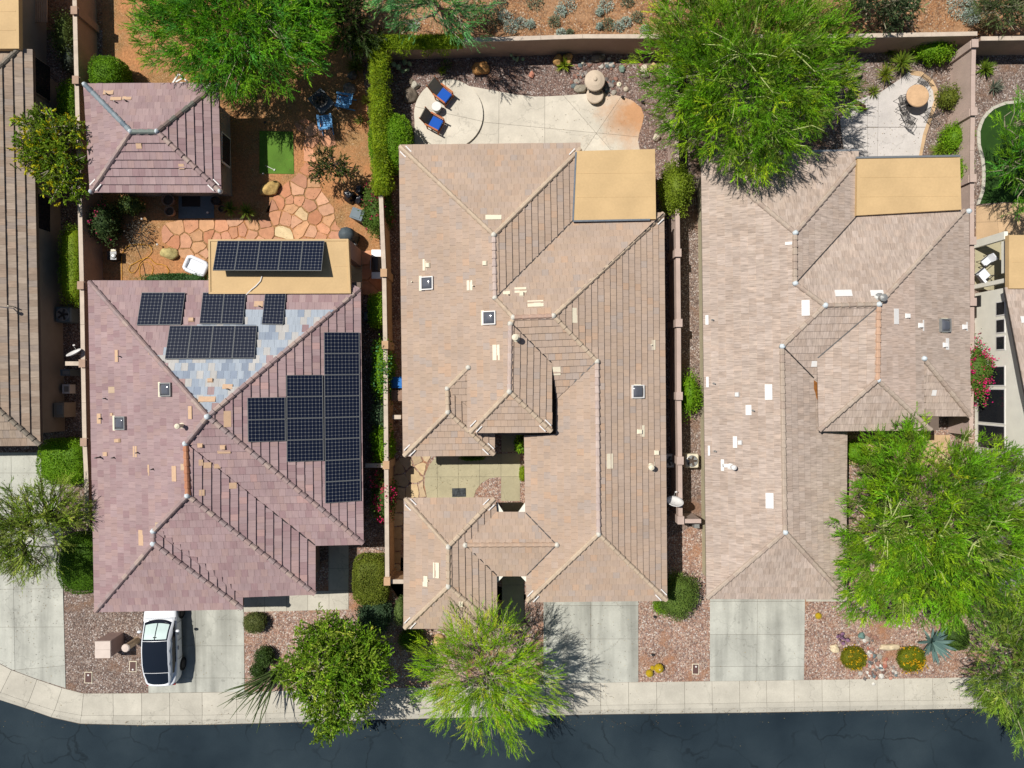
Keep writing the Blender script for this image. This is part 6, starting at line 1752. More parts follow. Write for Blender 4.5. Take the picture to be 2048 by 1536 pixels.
# ------------------------------------------------------------------ stone table / fountain on the patio
def lathe_part(root, name, prof, c, m, n=32, **k):
    return MB().lathe(prof, c, n=n, **k).build(name, M[m], parent=root)
p = W(1190, 160, .75)
ft = thing('stone_fountain', 'round domed pale stone top over a lower round stone basin on the patio edge', 'fountain', (p.x, p.y, 0))
M['stone_pale'] = mat('stone_pale', S(216, 196, 172), nscale=3, namt=.08, nscale2=20, namt2=.06)
lathe_part(ft, 'pedestal', [(.35, 0), (.28, .4), (.3, .6)], (p.x, p.y, 0), 'stone_pale')
lathe_part(ft, 'dome_top', [(.50, .60), (.56, .66), (.53, .72), (.30, .82), (.12, .86), (.08, .93), (.02, .95)], (p.x, p.y, 0), 'stone_pale', sy=1.05)
q = W(1190, 189, .35)
lathe_part(ft, 'basin', [(.40, 0), (.45, .25), (.47, .33), (.42, .36)], (q.x, q.y, 0), 'stone_pale')
for dx in (-.3, .32): lathe_part(ft, 'knob', [(.04, .36), (.04, .41), (.02, .42)], (q.x + dx, q.y + .12, 0), 'metal_dark', n=10)
for px, py, lb in ((1238, 169.5, 'pale round stone lamp disc lowest in the river rocks'), (1165, 126, 'pale round stone disc at the top left of the river rocks')):
    c = W(px, py, 0); lo_ = thing('garden_lamp', lb, 'garden light', tuple(c))
    s_ = 1 if px > 1200 else .65
    lathe_part(lo_, 'lamp_disc', [(.13 * s_, 0), (.14 * s_, .05), (.10 * s_, .10), (.03, .12)], tuple(c), 'cream_paint', n=16); lathe_part(lo_, 'lens', [(.05 * s_, .11), (.04 * s_, .13)], tuple(c), 'grey_metal', n=10)

# ------------------------------------------------------------------ furniture
def seg(mb, a, b, w, t):
    """flat bar from a to b"""
    a, b = Vector(a), Vector(b); d = b - a; L_ = d.length; d.normalize()
    s = d.cross(Vector((0, 0, 1)));
    if s.length < 1e-3: s = Vector((1, 0, 0))
    s.normalize(); u = s.cross(d)
    M_ = Matrix(((d.x, s.x, u.x, (a.x + b.x) / 2), (d.y, s.y, u.y, (a.y + b.y) / 2), (d.z, s.z, u.z, (a.z + b.z) / 2), (0, 0, 0, 1)))
    mb.box((0, 0, 0), (L_, w, t), M=M_)

# wooden lounge chair, facing +x, built at the origin
def lounge_chair(label, loc, rz, z0=.15, recline=.25):
    t = thing('lounge_chair', label, 'chair', (0, 0, 0), 'wooden lounge chairs on the round platform')
    f = MB()
    for s in (-.34, .34):
        seg(f, (-.35, s, .38), (.42, s, .34), .05, .07)
        f.build('armrest' if False else 'side_rail', M['wood'], parent=t) if False else None
    f.build('seat_frame', M['wood'], parent=t)
    for s in (-.36, .36):
        a = MB(); seg(a, (-.42, s, .60), (.38, s, .62), .085, .03); a.build('armrest', M['wood'], parent=t)
        for x in (-.32, .36):
            l = MB(); l.box((x, s, .30), (.06, .05, .6)); l.build('leg', M['wood'], parent=t)
    c = MB(); c.box((.06, 0, .42), (.62, .60, .12)); c = c.build('cushion', M['blue_cushion'], parent=t)
    bv = c.modifiers.new('bevel', 'BEVEL'); bv.width = .04; bv.segments = 3
    b = MB(); seg(b, (-.28, 0, .40), (-.28 - recline - .25, 0, 1.0), .62, .06); b.build('backrest', M['grey_cloth'], parent=t)
    for s in (-.33, .33):
        r_ = MB(); seg(r_, (-.26, s, .30), (-.30 - recline - .25, s, 1.05), .05, .05); r_.build('back_post', M['wood'], parent=t)
    r2 = MB(); seg(r2, (.40, -.36, .30), (.40, .36, .30), .05, .06); r2.build('front_rail', M['wood'], parent=t)
    t.location = tuple(loc); t.rotation_euler = (0, 0, rz)
    return t
lounge_chair('upper wooden lounge chair with blue cushion facing the patio', W(887, 190, .55) - Vector((0, 0, .40)), R(-38))
lounge_chair('lower wooden lounge chair with blue cushion nearest the house', W(870, 246, .55) - Vector((0, 0, .40)), R(-18 + 40 - 50), recline=.15)
c = W(873, 213, .6)
st = thing('side_table', 'round white drum side table between the two wooden chairs', 'table', (c.x, c.y, .15))
lathe_part(st, 'table_top', [(.25, .60), (.26, .62), (.25, .64)], (c.x, c.y, 0), 'white_paint'); lathe_part(st, 'drum', [(.20, .15), (.24, .4), (.22, .60)], (c.x, c.y, 0), 'grey_metal')

def adirondack(label, loc, rz):
    t = thing('slatted_chair', label, 'chair', (0, 0, 0), 'blue slatted garden chairs by the fire pit')
    for i in range(6):
        y = -.25 + i * .10
        m = MB(); seg(m, (-.18, y, .36), (-.62, y, 1.0 - abs(i - 2.5) * .02), .085, .02); m.build('back_slat', M['blue_wood'], parent=t)
    for i in range(5):
        m = MB(); m.box((-.12 + i * .115, 0, .36 + i * .012), (.095, .58, .025)); m.build('seat_slat', M['blue_wood'], parent=t)
    for s in (-.34, .34):
        m = MB(); seg(m, (-.40, s, .58), (.38, s, .60), .12, .025); m.build('armrest', M['blue_wood'], parent=t)
        m = MB(); m.box((.33, s, .29), (.07, .04, .58)); m.build('leg', M['blue_wood'], parent=t)
        m = MB(); seg(m, (.35, s * .85, .36), (-.60, s * .85, .04), .04, .10); m.build('leg', M['blue_wood'], parent=t)
    m = MB(); m.box((-.46, 0, .80), (.05, .64, .05)); m.build('back_rail', M['blue_wood'], parent=t)
    t.location = tuple(loc); t.rotation_euler = (0, 0, rz)
adirondack('blue slatted chair right of the fire pit, its back to the wall', W(686, 201, .5) - Vector((0, 0, .5)), R(172))
adirondack('blue slatted chair below the fire pit', W(650, 243, .5) - Vector((0, 0, .5)), R(97))
c = W(640, 199, .4)
fp = thing('fire_pit', 'square dark slab with a round black fire bowl between shaded trees and blue chairs', 'fire pit', (c.x, c.y, 0))
MB().box((c.x, c.y, .10), (1.15, .95, .2), R(-48)).build('slab_base', M['metal_flash'], parent=fp)
lathe_part(fp, 'bowl', [(.28, .2), (.42, .40), (.44, .42), (.38, .42), (.20, .30), (.02, .28)], (c.x, c.y, 0), 'metal_dark')
for i in range(6):
    a = i * 1.05; MB().box((c.x + .15 * math.cos(a), c.y + .15 * math.sin(a), .33), (.26, .07, .07), a + .8).build('log', M['bark_dark'], parent=fp)

# patio table and wrought iron chairs of the right house
c = W(1836, 191, .74)
tb = thing('patio_table', 'round tan stone topped table on the right patio', 'table', (c.x, c.y, 0))
M['stone_top'] = mat('stone_top', S(222, 182, 140), nscale=2.5, namt=.14, nscale2=14, namt2=.08)
lathe_part(tb, 'table_top', [(.58, .69), (.61, .72), (.58, .75), (.50, .755)], (c.x, c.y, 0), 'stone_top', n=40); lathe_part(tb, 'rim_band', [(.60, .68), (.625, .70), (.60, .715)], (c.x, c.y, 0), 'terracotta', n=40)
lathe_part(tb, 'pedestal', [(.35, .02), (.30, .06), (.12, .15), (.10, .5), (.25, .69)], (c.x, c.y, 0), 'metal_dark', n=16)
def iron_chair():
    t = thing('iron_chair', 'x', 'chair', (0, 0, 0), 'wrought iron chairs around the round stone table')
    kids = []
    def P(mb, name): kids.append((mb.build(name, M['metal_dark'], parent=t), []))
    for i in range(7):
        m = MB(); m.box((-.18 + i * .06, 0, .44), (.022, .42, .012)); P(m, 'seat_slat')
    fr = MB(); fr.tube([(.22, -.22, .44), (.22, .22, .44), (-.22, .22, .44), (-.22, -.22, .44), (.22, -.22, .44)], .014, 5); P(fr, 'seat_frame')
    for i in range(6):
        y = -.15 + i * .06; m = MB(); m.tube([(-.23, y, .46), (-.36, y, .95)], .010, 4); P(m, 'back_bar')
    b = MB(); b.tube([(-.22, -.22, .44), (-.37, -.20, .96), (-.38, 0, 1.0), (-.37, .20, .96), (-.22, .22, .44)], .014, 5); P(b, 'back_frame')
    for x, y in ((.20, -.2), (.20, .2), (-.20, -.2), (-.20, .2)):
        m = MB(); m.tube([(x, y, .44), (x * 1.25, y * 1.15, 0)], .014, 5); P(m, 'leg')
    for s in (-.23, .23):
        m = MB(); m.tube([(-.30, s, .68), (.1, s * 1.1, .66), (.2, s * 1.05, .44)], .014, 5); P(m, 'armrest')
    return t, kids
ic, ik = iron_chair()
chairs = [(1846, 163, -125, 'wrought iron chair behind the round table, farthest from the house'), (1806, 202, 15, 'upper wrought iron chair left of the round table'), (1811, 222, 25, 'second wrought iron chair left of the round table, partly behind another'),
          (1820, 240, 60, 'wrought iron chair nearest the house below the round table'), (1858, 226, 125, 'wrought iron chair at the lower right of the round table')]
for i, (a, b, rz, lb) in enumerate(chairs):
    l = W(a, b, .45); l.z = 0.04
    if i: copy_thing(ic, ik, l, R(rz), lb)
ic.location = W(1846, 163, .45) - Vector((0, 0, .41)); ic.rotation_euler = (0, 0, R(-125)); ic['label'] = chairs[0][3]
# white chairs under the canopy of the cream house
for px, py, rz, lb in ((1975, 552, 40, 'large white cushioned chair in the cream house patio opening'), (1984, 525, -140, 'smaller white chair behind the larger one in the patio opening')):
    t = thing('cushioned_chair', lb, 'chair', (0, 0, 0))
    s_ = 1 if px == 1975 else .7
    m = MB().box((0, 0, .42), (.6, .6, .14)).build('cushion', M['white_cloth'], parent=t); m.modifiers.new('bevel', 'BEVEL').width = .04
    m = MB(); seg(m, (-.30, 0, .45), (-.48, 0, 1.0), .6, .12); m.build('backrest', M['white_cloth'], parent=t)
    for s in (-.34, .34):
        m = MB(); m.tube([(-.4, s, .66), (.32, s, .64), (.34, s, 0)], .025, 6); m.build('armrest', M['metal_dark'], parent=t)
        m = MB(); m.tube([(-.4, s, .66), (-.4, s, 0)], .025, 6); m.build('leg', M['metal_dark'], parent=t)
    t.location = W(px - 20, py, 0.02); t.rotation_euler = (0, 0, R(rz)); t.scale = (s_,) * 3
# spare chair on its side in the side yard
sp = MB(); c = W(1379, 412, .2)
for a, b in (((0, 0), (.35, .1)), ((.35, .1), (.28, .42)), ((.28, .42), (-.05, .3)), ((-.05, .3), (0, 0)), ((.12, .03), (.08, .35)), ((.24, .07), (.18, .38))):
    sp.tube([(c.x + a[0], c.y + a[1], .1), (c.x + b[0], c.y + b[1], .35)], .015, 5)
sp.build('folded_chair', M['grey_metal'], label='folded metal chair lying in the shade between reddish wall and right house', cat='chair')

# ------------------------------------------------------------------ yard things
# dog bed
c = W(393, 533, .15)
db = thing('pet_bed', 'white padded pet bed tilted beside the flat tan roof', 'pet bed', (c.x, c.y, 0))
MB().box((c.x, c.y, .14), (.95, .68, .14), R(-24)).build('cushion', M['white_cloth'], parent=db)
ring = [Vector((x, y, 0)) for x, y in ((-.56, -.38), (.56, -.38), (.56, .38), (-.56, .38))]
pts = []
for i in range(4):
    a, b = ring[i], ring[(i + 1) % 4]
    for t in (.12, .3, .5, .7, .88): pts.append(a.lerp(b, t))
pts.append(pts[0])
rot = Matrix.Rotation(R(-24), 3, 'Z')
MB().tube([rot @ q + Vector((c.x, c.y, .24)) for q in pts], .11, 8, cap=False).build('bolster', M['white_cloth'], parent=db, smooth=True)
MB().box((c.x + .78, c.y - .55, .12), (.12, .75, .12), R(-24)).build('frame_rail', M['cream_paint'], parent=db)
# hose
hp = [(232, 500), (245, 512), (243, 560), (244, 575)]
loop = [(245, 507), (248, 500), (254, 494), (262, 490), (270, 489), (290, 489), (298, 491), (303, 496), (304, 503), (300, 510), (293, 515), (284, 521), (279, 527), (275, 537), (268, 545), (262, 546), (257, 540),
        (260, 531), (270, 526), (283, 519), (294, 515), (301, 517), (306, 523), (312, 528), (324, 529), (332, 532), (338, 541), (336, 548), (332, 553)]
hs = MB(); hs.tube([W(a, b, .03 + .02 * (i % 3)) for i, (a, b) in enumerate(loop)], .018, 6); hs.tube([W(a, b, .03) for a, b in [(243, 512), (243.5, 535), (244, 560), (246, 575)]], .018, 6)
hs.tube([W(a, b, .03) for a, b in [(282, 560), (279, 545), (280, 532), (287, 524), (296, 524), (304, 530), (307, 538), (303, 550), (300, 553)]], .018, 6)
hs.build('garden_hose', M['hose'], label='yellow garden hose in loose loops on the orange dirt', cat='hose')
dh = MB(); dh.tube([W(a, b, .025) for a, b in [(266, 478), (272, 492), (282, 516), (288, 535), (291, 553)]], .014, 5); dh.build('drip_line', M['metal_dark'], label='thin dark drip line crossing under the yellow hose', cat='hose')
c = W(227, 511, .5)
hr = thing('hose_reel', 'dark hose reel with round pale hub in the shade beside the wall', 'hose reel', (c.x, c.y, 0))
MB().box((c.x - .1, c.y, .25), (.5, .45, .5)).build('box', M['black'], parent=hr); lathe_part(hr, 'hub', [(.14, .5), (.14, .56), (.06, .58)], (c.x, c.y - .02, 0), 'grey_metal', n=16)
MB().box((c.x, c.y + .28, .5), (.26, .12, .06), .1).build('handle', M['cream_paint'], parent=hr)
# golf flags
for px, py, lb in ((530, 245, 'golf pin at the upper edge of the putting green'), (527, 348, 'golf pin at the lower left corner of the putting green')):
    top = W(px, py, .95); t = thing('golf_pin', lb, 'golf pin', (top.x, top.y, 0))
    MB().tube([(top.x, top.y, 0), tuple(top)], .012, 6).build('rod', M['metal_dark'], parent=t); lathe_part(t, 'ball', [(.03, -.04), (.075, 0), (.07, .05), (.02, .09)], tuple(top), 'black', n=10)
pt_ = MB(); a, b = W(531, 331, .06), W(549, 340, .06); pt_.tube([a, b], .015, 5); pt_.box(tuple(b), (.12, .04, .05), R(60)); pt_.build('putter', M['white_paint'], label='white putter lying on the putting green', cat='golf club')
for px, py, lb in ((284, 438, 'path light with white cap at the edge of the shade'), (415, 425, 'path light on the blue grey doorstep'), (315, 489, 'small white cap in the dirt above the greenish boulder')):
    c = W(px, py, .3); t = thing('path_light', lb, 'garden light', (c.x, c.y, 0))
    MB().tube([(c.x, c.y, 0), (c.x, c.y, .32)], .012, 6).build('stake', M['metal_dark'], parent=t); lathe_part(t, 'cap', [(.055, .30), (.05, .34), (.015, .37)], (c.x, c.y, 0), 'white_paint', n=12)
# pots by the casita
for px, py, r_, lb in ((337, 400, .33, 'larger clay pot in the shade beside the doorstep'), (340, 423, .26, 'smaller clay pot below the larger one by the doorstep'), (432, 402, .24, 'dark pot right of the doorstep'), (444, 418, .17, 'small dark pot beside the palms')):
    c = W(px, py, .4); t = thing('plant_pot', lb, 'pot', (c.x, c.y, 0))
    lathe_part(t, 'pot', [(r_ * .6, 0), (r_ * .85, .25), (r_, .45), (r_ * 1.05, .5), (r_ * .88, .5), (r_ * .82, .40)], (c.x, c.y, 0), 'terracotta' if px < 400 else 'metal_dark', n=22)
    lathe_part(t, 'soil', [(r_ * .8, .40), (r_ * .3, .43)], (c.x, c.y, 0), 'bark_dark', n=14)
MB().box(tuple(W(382, 402, .05)), (1.0, .62, .02), 0).build('door_mat', M['black'], label='black door mat on the blue grey doorstep', cat='mat')
MB().box(tuple(W(918, 985, .035)), (.76, .48, .02), R(1)).build('door_mat', mat('mat_print', S(70, 74, 76), nscale=9, namt=.7), label='dark patterned door mat in the courtyard of the middle house', cat='mat')
# trash bags and bin
for px, py, s_, lb in ((702, 394, .42, 'shiny black trash bag, left of three'), (722, 380, .40, 'black trash bag half under the small tree'), (722, 402, .38, 'black trash bag directly behind the grey bin')):
    o = rock(lb, px, py, s_ * 62, s_ * 66, .75, (.012, .013, .016, 1), name='trash_bag', seed=px, sharp=.45)
    o['category'] = 'trash bag'; o.data.materials.clear(); o.data.materials.append(M.setdefault('bag', mat('bag_plastic', (.011, .012, .015, 1), rough=.22, namt=.0, bump=1.0, bscale=9, spec=.6)))
def wheelie(label, px, py, m, rz, lidm, w=.6, d=.7, h=1.0):
    c = W(px, py, h); t = thing('wheelie_bin', label, 'bin', (c.x, c.y, 0))
    Mx = Matrix.Translation((c.x, c.y, 0)) @ Matrix.Rotation(rz, 4, 'Z')
    mb = MB(); a, b = w / 2, d / 2
    vs = [(-a * .8, -b * .8, .05), (a * .8, -b * .8, .05), (a * .8, b * .8, .05), (-a * .8, b * .8, .05), (-a * .95, -b * .95, h - .05), (a * .95, -b * .95, h - .05), (a * .95, b * .95, h - .05), (-a * .95, b * .95, h - .05)]
    mb.add([Mx @ Vector(v) for v in vs], [(0, 1, 5, 4), (1, 2, 6, 5), (2, 3, 7, 6), (3, 0, 4, 7), (4, 5, 6, 7), (3, 2, 1, 0)]); mb.build('body', M[m], parent=t)
    l = MB(); l.box((0, 0, 0), (w, d, .05), M=Mx @ Matrix.Translation((0, 0, h - .02))); l.box((0, 0, 0), (w * .75, d * .7, .03), M=Mx @ Matrix.Translation((0, -.03, h + .015)))
    l = l.build('lid', M[lidm], parent=t); l.modifiers.new('bevel', 'BEVEL').width = .02
    hd = MB(); hd.tube([Mx @ Vector((-a * .8, b + .05, h - .08)), Mx @ Vector((a * .8, b + .05, h - .08))], .018, 6); hd.build('handle', M['metal_dark'], parent=t)
    for s in (-1, 1):
        wl = MB(); wl.tube([Mx @ Vector((s * a * .75, b * .85, .1)), Mx @ Vector((s * a * .9, b * .85, .1))], .1, 12); wl.build('wheel', M['tyre'], parent=t)
wheelie('grey lidded bin beside the black trash bags', 714, 428, 'bin_grey', R(-110), 'bin_grey')
wheelie('bright blue recycling bin left of the middle house', 794, 765, 'bin_blue', R(90), 'bin_blue')
wheelie('grey brown bin just below the blue recycling bin', 795, 791, 'bin_grey', R(90), 'terracotta')
# grill and covered grill
c = W(752, 528, .95)
gr = thing('gas_grill', 'long steel and black gas grill against the tan wall', 'grill', (c.x, c.y, 0))
MB().box((c.x, c.y, .45), (.5, .8, .7)).build('cabinet', M['metal_dark'], parent=gr)
hd = MB(); vs = []
for i in range(7):
    a = math.pi * i / 6; vs.append((math.cos(a) * .27, math.sin(a) * .22))
hd.add([(c.x + x, c.y - .38, .86 + z) for x, z in vs] + [(c.x + x, c.y + .38, .86 + z) for x, z in vs], [(i, i + 1, i + 8, i + 7) for i in range(6)] + [tuple(range(6, -1, -1)), tuple(range(7, 14))])
hd.build('hood', M['black'], parent=gr); MB().tube([(c.x - .3, c.y - .3, .95), (c.x - .3, c.y + .3, .95)], .015, 6).build('handle', M['galv'], parent=gr)
for s in (-1, 1): MB().box((c.x, c.y + s * .6, .88), (.5, .36, .04)).build('side_shelf', M['galv'], parent=gr)
c = W(692, 468, 1.1)
cg = thing('covered_smoker', 'smoker under a domed dark grey cover at the corner of the flat tan roof', 'covered grill', (c.x, c.y, 0))
mb = MB().lathe([(.45, 0), (.42, .5), (.40, .95), (.36, 1.15), (.22, 1.28), (.04, 1.34)], (c.x, c.y, 0), n=20, sx=1.1); mb.v = [(x + random.uniform(-.02, .02), y + random.uniform(-.02, .02), z) for x, y, z in mb.v]
mb.build('cover', mat('dark_cover', S(86, 96, 100), rough=.55, nscale=6, namt=.15), parent=cg, smooth=True)
MB().tube([(c.x + .28, c.y - .35, .6), (c.x + .42, c.y - .55, .6)], .14, 10).build('firebox', M['metal_dark'], parent=cg)
# air conditioners
def ac(label, px, py, m, s=.85, h=.75, fan='metal_dark', rz=0):
    c = W(px, py, h); t = thing('air_conditioner', label, 'air conditioner', (c.x, c.y, 0))
    b = MB().box((c.x, c.y, h / 2), (s, s, h), rz).build('casing', M[m], parent=t); b.modifiers.new('bevel', 'BEVEL').width = .06
    lathe_part(t, 'fan_guard', [(s * .40, h), (s * .42, h + .03), (s * .38, h + .04), (s * .37, h + .005)], (c.x, c.y, 0), 'grey_metal', n=24)
    lathe_part(t, 'fan_hub', [(.09, h + .01), (.08, h + .04)], (c.x, c.y, 0), fan, n=12)
    for i in range(5):
        a = i * 2 * math.pi / 5; bl = MB(); bl.box((0, 0, 0), (s * .3, .13, .012), M=Matrix.Translation((c.x + math.cos(a) * s * .2, c.y + math.sin(a) * s * .2, h + .015)) @ Matrix.Rotation(a, 4, 'Z') @ Matrix.Rotation(.3, 4, 'X'))
        bl.build('fan_blade', M[fan], parent=t)
ac('shaded air conditioner beside the wall of the far left house', 126, 629, 'bin_grey')
ac('sunlit beige air conditioner between reddish wall and right house', 1384, 922, 'cream_paint', s=.75, fan='bark_dark')
ac('white air conditioner half hidden under the eave of the middle house', 1337, 922, 'white_paint', s=.7)
# satellite dishes
def dish(label, px, py, z, r, rz, tilt, mast):
    c = W(px, py, z); t = thing('satellite_dish', label, 'satellite dish', (c.x, c.y, 0))
    Mx = Matrix.Translation(c) @ Matrix.Rotation(rz, 4, 'Z') @ Matrix.Rotation(tilt, 4, 'X')
    mb = MB(); n = 24; vs = [(0, 0, 0)]; fs = []
    for k in range(1, 5):
        for j in range(n):
            a = 2 * math.pi * j / n; q = r * k / 4; vs.append((q * math.cos(a), q * math.sin(a) * .9, .3 * q * q / r))
    for j in range(n): fs.append((0, 1 + j, 1 + (j + 1) % n))
    for k in range(3):
        for j in range(n): a = 1 + k * n; fs.append((a + j, a + n + j, a + n + (j + 1) % n, a + (j + 1) % n))
    mb.add([Mx @ Vector(v) for v in vs], fs)
    o = mb.build('reflector', M['white_paint'], parent=t, smooth=True); so = o.modifiers.new('solid', 'SOLIDIFY'); so.thickness = .02
    tip = Mx @ Vector((0, -r * .8, r * .95))
    MB().tube([Mx @ Vector((0, -r * .85, .05)), tip], .015, 6).build('feed_arm', M['grey_metal'], parent=t)
    MB().tube([tip, tip + Vector((.10, .03, 0))], .04, 8).build('feed_horn', M['white_paint'], parent=t)
    MB().tube([(c.x, c.y, mast), tuple(c)], .025, 8).build('mast', M['grey_metal'], parent=t)
dish('shaded satellite dish beside the wall left of the mauve roofed house', 150, 708, 1.9, .40, R(200), R(62), 0)
dish('white satellite dish on the reddish wall between the middle and right house', 1349, 1006, 2.1, .45, R(175), R(58), 1.6)
for px, py, w, h, z, m, lb in ((1394, 1051, .28, .3, .9, 'grey_metal', 'grey meter box by the stub wall of the right house'), (734, 632, .30, .42, .8, 'bin_grey', 'pale grey utility box by the box hedge near the grill'),
                               (130, 745, .5, .34, .9, 'bin_grey', 'dark electrical box on the shaded left wall'), (132, 778, .4, .5, .5, 'white_paint', 'white pool pump unit in the shaded left side yard'), (118, 820, .55, .8, 1.0, 'stucco_grey', 'grey service panel cabinet in the shaded left side yard')):
    c = W(px, py, z); t = thing('utility_box', lb, 'utility box', (c.x, c.y, 0))
    MB().box((c.x, c.y, z / 2), (w, h, z)).build('cabinet', M[m], parent=t); MB().box((c.x + w * .1, c.y, z + .02), (w * .6, h * .6, .04)).build('cover', M['grey_metal'], parent=t)
    MB().tube([(c.x - w * .3, c.y + h * .55, 0), (c.x - w * .3, c.y + h * .55, z * .8)], .02, 6).build('conduit', M['grey_metal'], parent=t)
# mailbox pillars
c = W(205, 1299, 1.3)
mp = thing('mailbox_pillar', 'square stucco mailbox pillar in the front gravel left of the car', 'mailbox', (c.x, c.y, 0))
MB().box((c.x, c.y, .6), (.80, .88, 1.2), R(1)).build('pillar', M['stucco_mauve'], parent=mp)
MB().box((c.x, c.y + .21, 1.25), (.82, .445, .09), R(1)).build('cap_stone', M['pale_pink'], parent=mp); MB().box((c.x, c.y - .245, 1.25), (.82, .445, .09), R(1)).build('cap_stone', M['pale_pink'], parent=mp)
MB().box((c.x, c.y - .44, .95), (.34, .03, .28)).build('mailbox_door', M['metal_dark'], parent=mp)
c = W(245, 1296, .95)
mq = thing('gate_post', 'round tan post with a domed cap between the stucco pillar and the car', 'post', (c.x, c.y, 0))
c = W(250, 1297, 1.15); mq.location = (c.x, c.y, 0); ROOT[mq.name] = Matrix.Translation((c.x, c.y, 0))
MB().lathe([(.22, 0), (.19, .08), (.19, 1.02)], (c.x, c.y, 0), n=10).build('shaft', M['stucco_tan'], parent=mq)
MB().lathe([(.19, 1.02), (.225, 1.05), (.225, 1.10), (.19, 1.14), (.05, 1.16)], (c.x, c.y, 0), n=10).build('cap_stone', M['pale_pink'], parent=mq)
# valve boxes in the gravel
for px, py, w, h, lb in ((177, 1355, .42, .62, 'brown utility lid in the front gravel, nearest the left driveway'), (266, 1333, .40, .60, 'brown utility lid in the front gravel, beside the car'), (1391, 1338, .38, .58, 'brown utility lid in the gravel beside the right driveway')):
    c = W(px, py, .02); t = thing('ground_box', lb, 'utility box', (c.x, c.y, 0))
    MB().box((c.x, c.y, .015), (w, h, .04), R(-1)).build('rim', M['cream_paint'], parent=t); MB().box((c.x, c.y, .03), (w - .07, h - .07, .03), R(-1)).build('cover', M['valve_brown'], parent=t)
    lathe_part(t, 'cap', [(.05, .045), (.05, .055)], (c.x + (0.02 if px > 1000 else .0), c.y + (.14 if px != 266 else -.16), 0), 'white_paint', n=14)
for px, py, lb in ((1308, 1233, 'upper black spotlight in the gravel beside the middle driveway'), (1304, 1309, 'lower black spotlight in the gravel beside the middle driveway'), (1018, 182, 'black spotlight at the patio edge below the mulch'),
                   (1244, 195, 'black spotlight at the rusty patio corner'), (1284, 204, 'black spotlight just outside the rusty patio corner')):
    c = W(px, py, .1); t = thing('spot_light', lb, 'garden light', (c.x, c.y, 0))
    MB().tube([(c.x - .03, c.y + .02, .12), (c.x + .09, c.y - .03, .20)], [.05, .07], 10).build('lamp_head', M['black'], parent=t); MB().tube([(c.x, c.y, 0), (c.x, c.y, .14)], .015, 6).build('stake', M['black'], parent=t)
# barrel cacti
def barrel(label, px, py, r, h=None, ring=True):
    c = W(px, py, r); t = thing('barrel_cactus', label, 'cactus', (c.x, c.y, 0))
    n = 36; vs = []; fs = []
    for i in range(10):
        th = math.pi * i / 9.5
        for j in range(n):
            rr_ = r * (1 + (.07 if j % 3 == 0 else -.03)) * math.sin(th)
            vs.append((c.x + rr_ * math.cos(2 * math.pi * j / n), c.y + rr_ * math.sin(2 * math.pi * j / n), r * .85 + r * .9 * math.cos(th)))
    for i in range(9):
        for j in range(n): fs.append((i * n + j, i * n + (j + 1) % n, (i + 1) * n + (j + 1) % n, (i + 1) * n + j))
    MB().add(vs, fs).build('body', M.setdefault('gold', mat('golden_spines', S(190, 160, 20), nscale=25, namt=.25)), parent=t)
    P = np.array([[0, 0, 0]] * 240, dtype=float); d = unit(rng.normal(size=(240, 3))); d[:, 2] = np.abs(d[:, 2]); P = np.array([c.x, c.y, r * .85]) + d * r * .98
    leaf_object('spines', P, unit(d + rng.normal(size=d.shape) * .5), .05 * np.ones(240), .008 * np.ones(240), np.tile([.62, .5, .12], (240, 1)), t)
    if ring: lathe_part(t, 'crown', [(.05, r * 1.68), (.04, r * 1.75), (.01, r * 1.76)], (c.x, c.y, 0), 'stone_pale', n=12)
barrel('largest golden barrel cactus with pale crown beside the middle driveway', 1318, 1337, .25)
barrel('golden barrel cactus lowest in the cluster of three', 1299, 1347, .20, ring=False)
barrel('small golden barrel cactus between the two larger ones', 1305, 1336, .12, ring=False)
barrel('single golden barrel cactus in the gravel near the right driveway', 1637, 1232, .17, ring=False)
# prickly / columnar cacti
def paddle(label, px, py, m, n=7, s=.2, name='prickly_pear', seed=1):
    rnd = random.Random(seed); b = W(px, py, 0); t = thing(name, label, 'cactus', tuple(b))
    base = [Vector((b.x, b.y, .1))]
    for i in range(n):
        p = rnd.choice(base); a = rnd.uniform(0, 6.3); q = p + Vector((math.cos(a) * s * .9, math.sin(a) * s * .9, rnd.uniform(.1, .3) * s / .2 * .6)); base.append(q)
        mb = MB(); mb.lathe([(.02, -.9), (.6, -.6), (1, 0), (.7, .6), (.1, .95)], n=12)
        Mx = Matrix.Translation(q) @ Matrix.Rotation(a, 4, 'Z') @ Matrix.Rotation(rnd.uniform(.3, 1.2), 4, 'Y') @ Matrix.Diagonal((s * .22, s * .5, s * .62, 1))
        mb.v = [tuple(Mx @ Vector(v)) for v in mb.v]; mb.build('pad', M[m], parent=t, smooth=True)
paddle('purple prickly pear in the gravel left of the stone stream', 1686, 1268, 'purple', 10, .22, seed=3)
paddle('pale green cactus in the shaded corner near the vine covered wall', 808, 138, 'cactus', 8, .30, name='cactus', seed=5)
paddle('small pale green cactus in the mulch near the rear wall', 1040, 125, 'cactus', 6, .2, name='cactus', seed=8)
paddle('small potted looking cactus on the boulder by the right patio', 1683, 145, 'cactus', 7, .25, name='cactus', seed=12)
# rail gate hardware on the far right patio, white trellis behind the guest house
tr_ = MB()
for a, b in (((346, 166), (357, 148)), ((357, 148), (376, 164)), ((352, 164), (366, 156)), ((360, 166), (374, 166))):
    A, B = W(*a, 1.2), W(*b, 1.2); seg(tr_, A, B, .08, .06)
tr_.build('garden_bench', M['white_paint'], label='white slatted bench just behind the guest house roof', cat='bench')
MB().box(tuple(W(1955, 603, 1.5)), (.05, .6, .5)).build('wall_bracket', M['metal_dark'], label='thin dark bracket on the cream wall near the reddish wall', cat='bracket')

